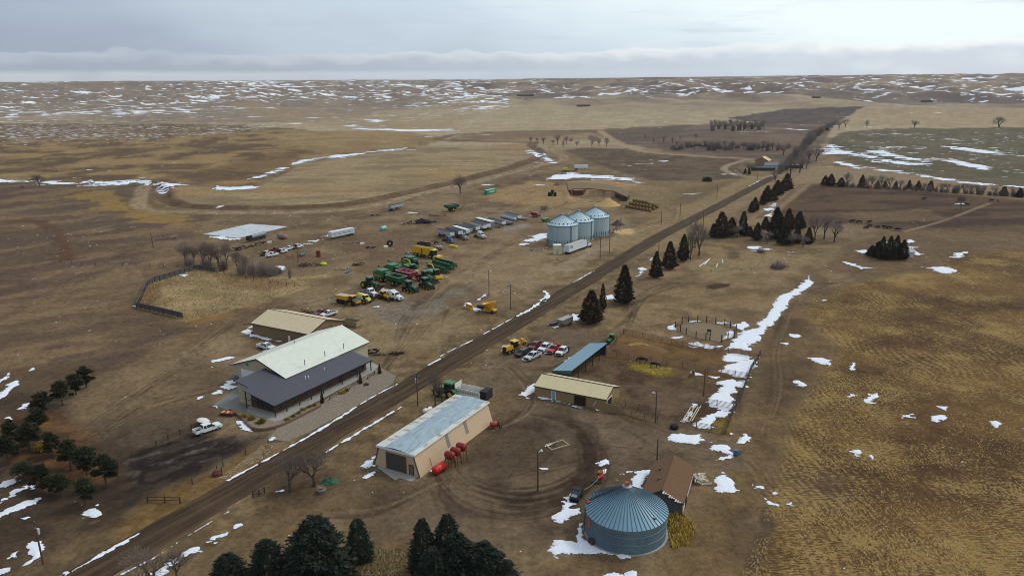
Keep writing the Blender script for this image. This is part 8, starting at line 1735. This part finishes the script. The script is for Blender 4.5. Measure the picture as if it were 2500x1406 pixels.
# tyre heap, scrap
th = at(1030, 545); r_ = random.Random(11)
for k in range(46):
    a = r_.uniform(0, 6.28); d_ = abs(r_.gauss(0, 0.5)); z = max(0.2, 2.1 * (1 - d_) * r_.uniform(.5, 1)); o = part('tyre_small', lambda b: b.lathe([(0.35, -0.2), (0.7, -0.24), (0.8, -0.1), (0.8, 0.1), (0.7, 0.24), (0.35, 0.2), (0.3, 0)], 14), 'scrap_tyre_ring', mat('scrap_tyre', (42, 42, 50), 0.8, var=0.3, vs=2, dirt=0.2), None); o.location = th + Vector((math.cos(a) * d_ * 7.5, math.sin(a) * d_ * 3.2, z)); o.rotation_euler = (r_.uniform(-1.2, 1.2), r_.uniform(-1.2, 1.2), a); tag(o, 'dark worn tyre in the big scrap tyre heap', 'tyre', 'tyres in the scrap heap')
p = at(628, 586); t_ = thing('ribbed_tanker', 'dark framed trailer carrying a ribbed grey pipe beside the concrete slab', 'trailer', p, hdg((604, 590), (648, 578))); b = MB(); b.lathe([(1.0 + (0.08 if i % 2 else 0), -5 + i * 0.4) for i in range(26)][::-1], 14, Matrix.Translation((0.8, 0, 2.2)) @ Matrix.Rotation(D(90), 4, 'Y')); b.build('ribbed_pipe', steel, t_); b = MB(); b.box(-6.4, 5.5, -1.0, 1.0, 0.8, 1.1); b.box(-6.4, -5.0, -1.1, 1.1, 1.1, 2.9); b.build('frame', dkm, t_)
for x in (3.5, 4.6):
    for sg in (-1, 1): wheel(t_, x, sg * 0.9, 0.45, 0.3)
for x, y, w_, m_, lab, hd, rr in ((690, 583, 3.2, mat('rosy_tank', (142, 116, 112), 0.7, var=0.2, dirt=0.3), 'rosy grey cylindrical tank lying near the concrete slab', (680, 582, 702, 586), 1.2), (936, 562, 2.2, teal_p, 'pale teal cylindrical tank lying in the weeds', (928, 564, 944, 559), 1.1), (738, 625, 2.0, mat('slate_blue_tank', (74, 100, 116), 0.6, dirt=0.2), 'slate blue tank beside the rusty frame in the scrap row', (730, 628, 746, 621), 0.7)):
    t_ = thing('scrap_tank', lab, 'tank', at(x, y), hdg(hd[:2], hd[2:])); b = MB(); cyl_tank(b, -w_, w_, rr, rr, 18); b.build('tank', m_, t_, True); b = MB(); b.lathe([(0, 0.2), (0.3, 0.2), (0.3, 0)], 10, Matrix.Translation((0.2, 0, 2 * rr))); b.build('hatch', steel, t_)
p = at(715, 631); t_ = thing('rusty_gantry', 'rusty orange steel frame in the scrap row', 'frame', p, D(15)); b = MB(); [b.path([(x, -1, 0), (x, -1, 1.8), (x, 1, 1.8), (x, 1, 0)], 0.1) for x in (-2.5, 0, 2.5)]; b.path([(-2.5, -1, 1.0), (2.5, -1, 1.0)], 0.1); b.build('frame', mat('orange_rust_frame', (134, 74, 42), 0.9, var=0.3), t_)
p = at(778, 627); b = MB(); b.lathe([(0, 0), (0.9, 0), (0.95, 2.6), (0.7, 2.8), (0, 2.8)][::-1], 12); o = b.build('red_hopper', mat('dark_red_hopper', (112, 44, 38), 0.8, var=0.2)); o.location = p; tag(o, 'dark red upright drum in the scrap yard grass', 'drum')
p = at(790, 647); b = MB(); b.lathe([(0, 0), (0.7, 0), (1.0, 0.5), (0.7, 1.1), (0, 1.2)][::-1], 12, Matrix.Scale(1.5, 4, (1, 0, 0))); o = b.build('yellow_float', mat('acid_yellow', (204, 206, 30), 0.5)); o.location = p; tag(o, 'acid yellow plastic tank lying in the scrap yard grass', 'tank')
p = at(952, 602); o = part('big_tyre2', lambda b: b.lathe([(0.7, -0.5), (1.35, -0.55), (1.5, -0.3), (1.5, 0.3), (1.35, 0.55), (0.7, 0.5), (0.65, 0)], 22, Matrix.Rotation(D(90), 4, 'X')), 'loader_tyre_ring', black, None); o.location = p + Vector((0, 0, 1.45)); o.rotation_euler = (0, 0, D(30)); tag(o, 'very large black tyre standing beside white scraps', 'tyre')
for x, y, m_, lab in ((942, 606, trim_w, 'white scrap box beside the very large tyre'), (658, 595, trim_w, 'tilted white panel beside the ribbed pipe trailer'), (884, 598, trim_w, 'white scrap crate south of the teal tank')): b = MB(); b.box(-1.0, 1.0, -0.3, 0.3, 0, 1.2, Matrix.Rotation(0.3, 4, 'X')); o = b.build('scrap_sheet', m_); o.location = at(x, y); o.rotation_euler = (0, 0, 0.4); tag(o, lab, 'scrap')
def scrap(label, x, y, w_, d_, h_, m_, seed, n=26, rz=0.2):
    b = MB(); r = random.Random(seed)
    for _ in range(n):
        a = Matrix.Translation((r.uniform(-w_, w_), r.uniform(-d_, d_), r.uniform(0, h_))) @ Matrix.Rotation(r.uniform(-.6, .6), 4, 'X') @ RZ(r.uniform(0, 3.1)); s = r.uniform(.3, 1.2); b.box(-s, s, -0.12 * s, 0.12 * s, -0.08, 0.08 + 0.2 * r.random(), a)
    o = b.build('scrap_pile', m_); o.location = at(x, y); o.rotation_euler = (0, 0, rz); tag(o, label, 'scrap pile')
scr = mat('scrap_steel', (70, 58, 50), 0.9, var=0.5, vs=2); bsc = mat('burnt_timber', (46, 36, 34), 0.95, var=0.4, vs=2)
scrap('long dark timber pile beside the concrete slab', 612, 603, 9, 1.2, 1.2, bsc, 1, 60, hdg((578, 612), (650, 594))); scrap('brown scrap iron pile in the scrap yard', 755, 650, 4, 1.5, 1.0, scr, 2); scrap('tangled pale timber pile beside the blue pallet', 838, 658, 3, 1.2, 0.6, mat('pale_timber', (158, 144, 118)), 3, 18); scrap('dark scrap machine parts by the yard lane', 873, 648, 2.4, 0.9, 0.8, scr, 4, 18); scrap('grey scrap beams by the white livestock trailer', 862, 594, 6, 1.5, 0.4, wood_g, 5, 22)
scrap('dark scrap below the big tyre', 906, 606, 2.2, 0.8, 0.6, bsc, 6, 14); scrap('low dark scrap by the canal bank', 920, 527, 3, 0.8, 0.8, bsc, 7, 14); scrap('red frame pieces behind the tyre heap', 1068, 527, 5, 1.2, 0.8, mat('dusty_red_steel', (122, 66, 62), 0.8, var=0.3), 8, 22); scrap('black scrap and tyres at the end of the machine shop', 905, 862, 2, 1.2, 1.2, bsc, 9, 22); scrap('dark scrap lying alone on the yard gravel by the shop', 971, 864, 1.8, 0.7, 0.6, bsc, 10, 12); scrap('dull planks and orange scrap beside the shop corner', 930, 866, 2.6, 0.7, 0.3, mat('grey_planks', (84, 78, 72), 0.9, var=0.3), 11, 16)
scrap('broken log pile in the east meadow', 1905, 654, 4, 1.5, 1.0, mat('dead_log', (104, 86, 70), 0.9, var=0.3), 12, 26); scrap('grey pump frame pieces in the west pasture', 412, 584, 5, 2, 1.0, wood_g, 13, 26); scrap('timber heap by the tyre heap', 1000, 548, 4, 1, 0.8, scr, 14, 20)
scrap('splintered boards heaped beside the old plank barn', 1707, 1175, 1.0, 1.4, 0.9, mat('bleached_wood', (196, 186, 170)), 15, 26); scrap('dark scrap behind the storage shed', 750, 764, 3, 0.8, 1.0, scr, 16, 16, -0.5); scrap('pale scrap pieces beside the pale shelter', 1320, 610, 4, 1.5, 0.4, mat('pale_timber', (158, 144, 118)), 17, 14); scrap('rubbish by the white box trailer on the far field', 1390, 419, 8, 2, 1.0, scr, 18, 26)
p = at(851, 664); b = MB(); b.box(-2.0, 2.0, -0.7, 0.7, 0.0, 0.3); o = b.build('blue_pallet', mat('dull_blue_frame', (44, 78, 112), 0.7)); o.location = p; o.rotation_euler = (0, 0, hdg((842, 668), (862, 658))); tag(o, 'low blue steel frame lying by the yard lane', 'frame')
# machines near the bins
t_ = thing('maroon_machine', 'maroon harvester wagon in the weeds beyond the truck row', 'wagon', at(1308, 530), hdg((1290, 524), (1326, 532))); wine = paint_m('wine', (120, 24, 50)); b = MB(); b.prism([(-3.2, 0.9), (2.6, 0.9), (3.2, 1.6), (2.4, 2.8), (-3.0, 2.6)], -1.2, 1.2); b.build('body', wine, t_); b = MB(); b.box(2.6, 4.4, -0.15, 0.15, 0.8, 1.0); b.build('drawbar', dkm, t_)
for sg in (-1, 1): wheel(t_, -0.5, sg * 1.3, 0.6, 0.4)
t_ = thing('green_wagon', 'small green wagon parked beside the maroon harvester wagon', 'wagon', at(1331, 542), hdg((1318, 543), (1344, 538))); b = MB(); b.prism([(-2.2, 1.6), (-1.5, 0.8), (1.5, 0.8), (2.2, 1.6), (2.2, 2.0), (-2.2, 2.0)], -1.1, 1.1); b.build('hopper', green_p, t_); b = MB(); b.box(2.0, 3.4, -0.12, 0.12, 0.7, 0.85); b.build('drawbar', dkm, t_)
for sg in (-1, 1): wheel(t_, 0, sg * 1.2, 0.55, 0.3, yel)
t_ = thing('timber_crate', 'grey slatted crate trailer above the weeds left of the bins', 'trailer', at(1328, 513), D(-10)); b = MB(); [b.box(-2, 2, y, y + 0.1, z, z + 0.3) for y in (-1.2, 1.1) for z in (0.9, 1.4, 1.9)]; b.box(-2, 2, -1.2, 1.2, 0.7, 0.85); b.build('slatted_box', wood_g, t_)
for sg in (-1, 1): wheel(t_, 0, sg * 1.1, 0.4, 0.25)
p = at(1497, 570); t_ = thing('unloading_auger', 'brown inclined auger standing between the bins and the gravel pile', 'auger', p, hdg((1494, 572), (1520, 562))); b = MB(); b.tube((-1, 0, 0.5), (9.5, 0, 5.6), 0.28, 0.28, 8); b.build('tube', mat('brown_auger', (84, 58, 48), 0.7), t_)
for y in (-1.1, 1.1): b = MB(); b.tube((6.0, y, 0), (6.6, 0, 4.0), 0.1); b.build('leg', rust, t_)
t_ = thing('yellow_harvester', 'bright yellow machine parked beside the white box trailer on the field edge', 'implement', at(1382, 419), D(8)); b = MB(); b.prism([(-3, 0.8), (2.6, 0.8), (3, 2.0), (1, 3.0), (-2.6, 2.8)], -1.4, 1.4); b.build('body', mat('lemon_paint', (190, 178, 26)), t_)
for x in (-1.8, 1.8):
    for sg in (-1, 1): wheel(t_, x, sg * 1.3, 0.7, 0.4)

# ---- animals
def beast(name, label, q, rz, m_, kind, group=None, graze=True, s=1.0, cat=None):
    key = (kind, graze, m_.name)
    if key not in _mesh:
        if kind == 'horse': pts = {'hip': (-.75, 0, 1.32, .27), 'mid': (0, 0, 1.25, .29), 'chest': (.6, 0, 1.25, .28), 'neck': (1.0, 0, 1.15 if graze else 1.6, .17), 'poll': (1.45, 0, .72 if graze else 2.0, .12), 'muz': (1.62, 0, .28 if graze else 1.75, .075), 'tail': (-1.05, 0, 1.15, .07), 'tail2': (-1.15, 0, .6, .06)}; lx, ly, kn, hf, r0 = (.62, -.72), .2, .62, .05, .15
        else: pts = {'hip': (-.85, 0, 1.15, .33), 'mid': (0, 0, 1.05, .40), 'chest': (.7, 0, 1.08, .35), 'neck': (1.05, 0, 1.1 if not graze else .95, .22), 'poll': (1.4, 0, 1.2 if not graze else .55, .17), 'muz': (1.72, 0, 1.0 if not graze else .22, .10), 'tail': (-1.15, 0, 1.05, .06), 'tail2': (-1.2, 0, .5, .05)}; lx, ly, kn, hf, r0 = (.7, -.8), .25, .5, .05, .16
        V = []; E_ = []; Rr = []; idx = {}
        for k, (x, y, z, r) in pts.items(): idx[k] = len(V); V.append((x, y, z)); Rr.append(r * 1.45)
        for a, b_ in (('hip', 'mid'), ('mid', 'chest'), ('chest', 'neck'), ('neck', 'poll'), ('poll', 'muz'), ('hip', 'tail'), ('tail', 'tail2')): E_.append((idx[a], idx[b_]))
        for root, x, dx in (('chest', lx[0], 0.02), ('hip', lx[1], -0.06)):
            for sg in (-1, 1):
                k = len(V); V += [(x, sg * ly, .9), (x + dx * (1 if root == 'chest' else 1.5), sg * ly, kn), (x + dx * .5, sg * ly, hf)]; Rr += [r0 * 1.15, r0 * .62, r0 * .55]; E_ += [(idx[root], k), (k, k + 1), (k + 1, k + 2)]
        for sg in (-1, 1): k = len(V); p0 = pts['poll']; V.append((p0[0] - .04, sg * .12, p0[2] + .18)); Rr.append(.035); E_.append((idx['poll'], k))
        me = bpy.data.meshes.new(name); me.from_pydata(V, E_, []); o = bpy.data.objects.new('tmp', me); C.objects.link(o); sk = o.modifiers.new('Skin', 'SKIN'); su = o.modifiers.new('Sub', 'SUBSURF'); su.levels = 1
        for i, r in enumerate(Rr): me.skin_vertices[0].data[i].radius = (r, r)
        me.skin_vertices[0].data[0].use_root = True; bpy.context.view_layer.update()
        res = bpy.data.meshes.new_from_object(o.evaluated_get(bpy.context.evaluated_depsgraph_get())); bpy.data.objects.remove(o); res.name = name; res.materials.clear(); res.materials.append(m_); res.polygons.foreach_set('use_smooth', np.ones(len(res.polygons), bool)); _mesh[key] = res
    o = obj(name, _mesh[key]); o.location = q; o.rotation_euler = (0, 0, rz); o.scale = (s,) * 3; return tag(o, label, cat or kind, group)


bay = mat('dark_bay_coat', (40, 24, 20), 0.7, var=0.2, vs=3); cowm = mat('black_coat', (22, 20, 20), 0.7, var=0.2, vs=3); pinto = mat('pinto_coat', (120, 104, 92), 0.7, var=0.75, vs=1.1)
beast('horse', 'dark horse standing at the upper edge of the hay', at(1569, 886), D(165), bay, 'horse', 'horses in the pens', s=1.15); beast('horse', 'dark horse grazing on the hay nearer its middle', at(1597, 897), D(-15), bay, 'horse', 'horses in the pens', s=1.05); beast('horse', 'pale faced horse standing beside the snow in the lower pen', at(1692, 917), D(-100), pinto, 'horse', 'horses in the pens', False)
CW = 'black cattle in the pasture behind the cedar clump'; r_ = random.Random(2)
for k, (x, y, rz) in enumerate(((2048, 548, 3.1), (2080, 543, 0.1), (2098, 545, 2.9), (2122, 545, 0.3), (2123, 555, 3.3), (2114, 560, 0.0), (2141, 558, 0.4), (2161, 558, 3.0), (2170, 559, 0.1), (2190, 564, -0.5))): beast('cow', '%s black cow from the west in the line by the far snow' % ORD[k], at(x, y), rz, cowm, 'cow', CW, k % 2 == 0, 1.15)
for x, y, rz, lab in ((2255, 488, 0.1, 'lone black cow in the middle of the far pasture'), (2420, 492, 0.2, 'black cow furthest east in the far pasture'), (2360, 502, 2.6, 'black cow beside the pale dead tree'), (2436, 492, 1.4, 'black calf beside the cow furthest east')): beast('cow', lab, at(x, y), rz, cowm, 'cow', 'black cattle in the far pasture', False, 1.15 if 'calf' not in lab else 0.7)

# ------------------------------------------------------------------ the air itself
hv = bpy.data.materials.new('haze_air'); hv.use_nodes = True; t = NT(hv.node_tree); t.n.clear()
pv = t.node('ShaderNodeVolumePrincipled'); pv.inputs['Color'].default_value = (0.80, 0.84, 0.90, 1); pv.inputs['Density'].default_value = 0.000045; pv.inputs['Anisotropy'].default_value = 0.2
ou = t.node('ShaderNodeOutputMaterial'); t.l.new(pv.outputs[0], ou.inputs['Volume'])
b = MB(); b.box(-32000, 32000, -32000, 32000, float(GZ.min()) - 1, max(float(GZ.max()), 100) + 6); hz_o = b.build('haze', hv, kind='stuff')
S.cycles.volume_bounces = 0; S.cycles.volume_step_rate = 10
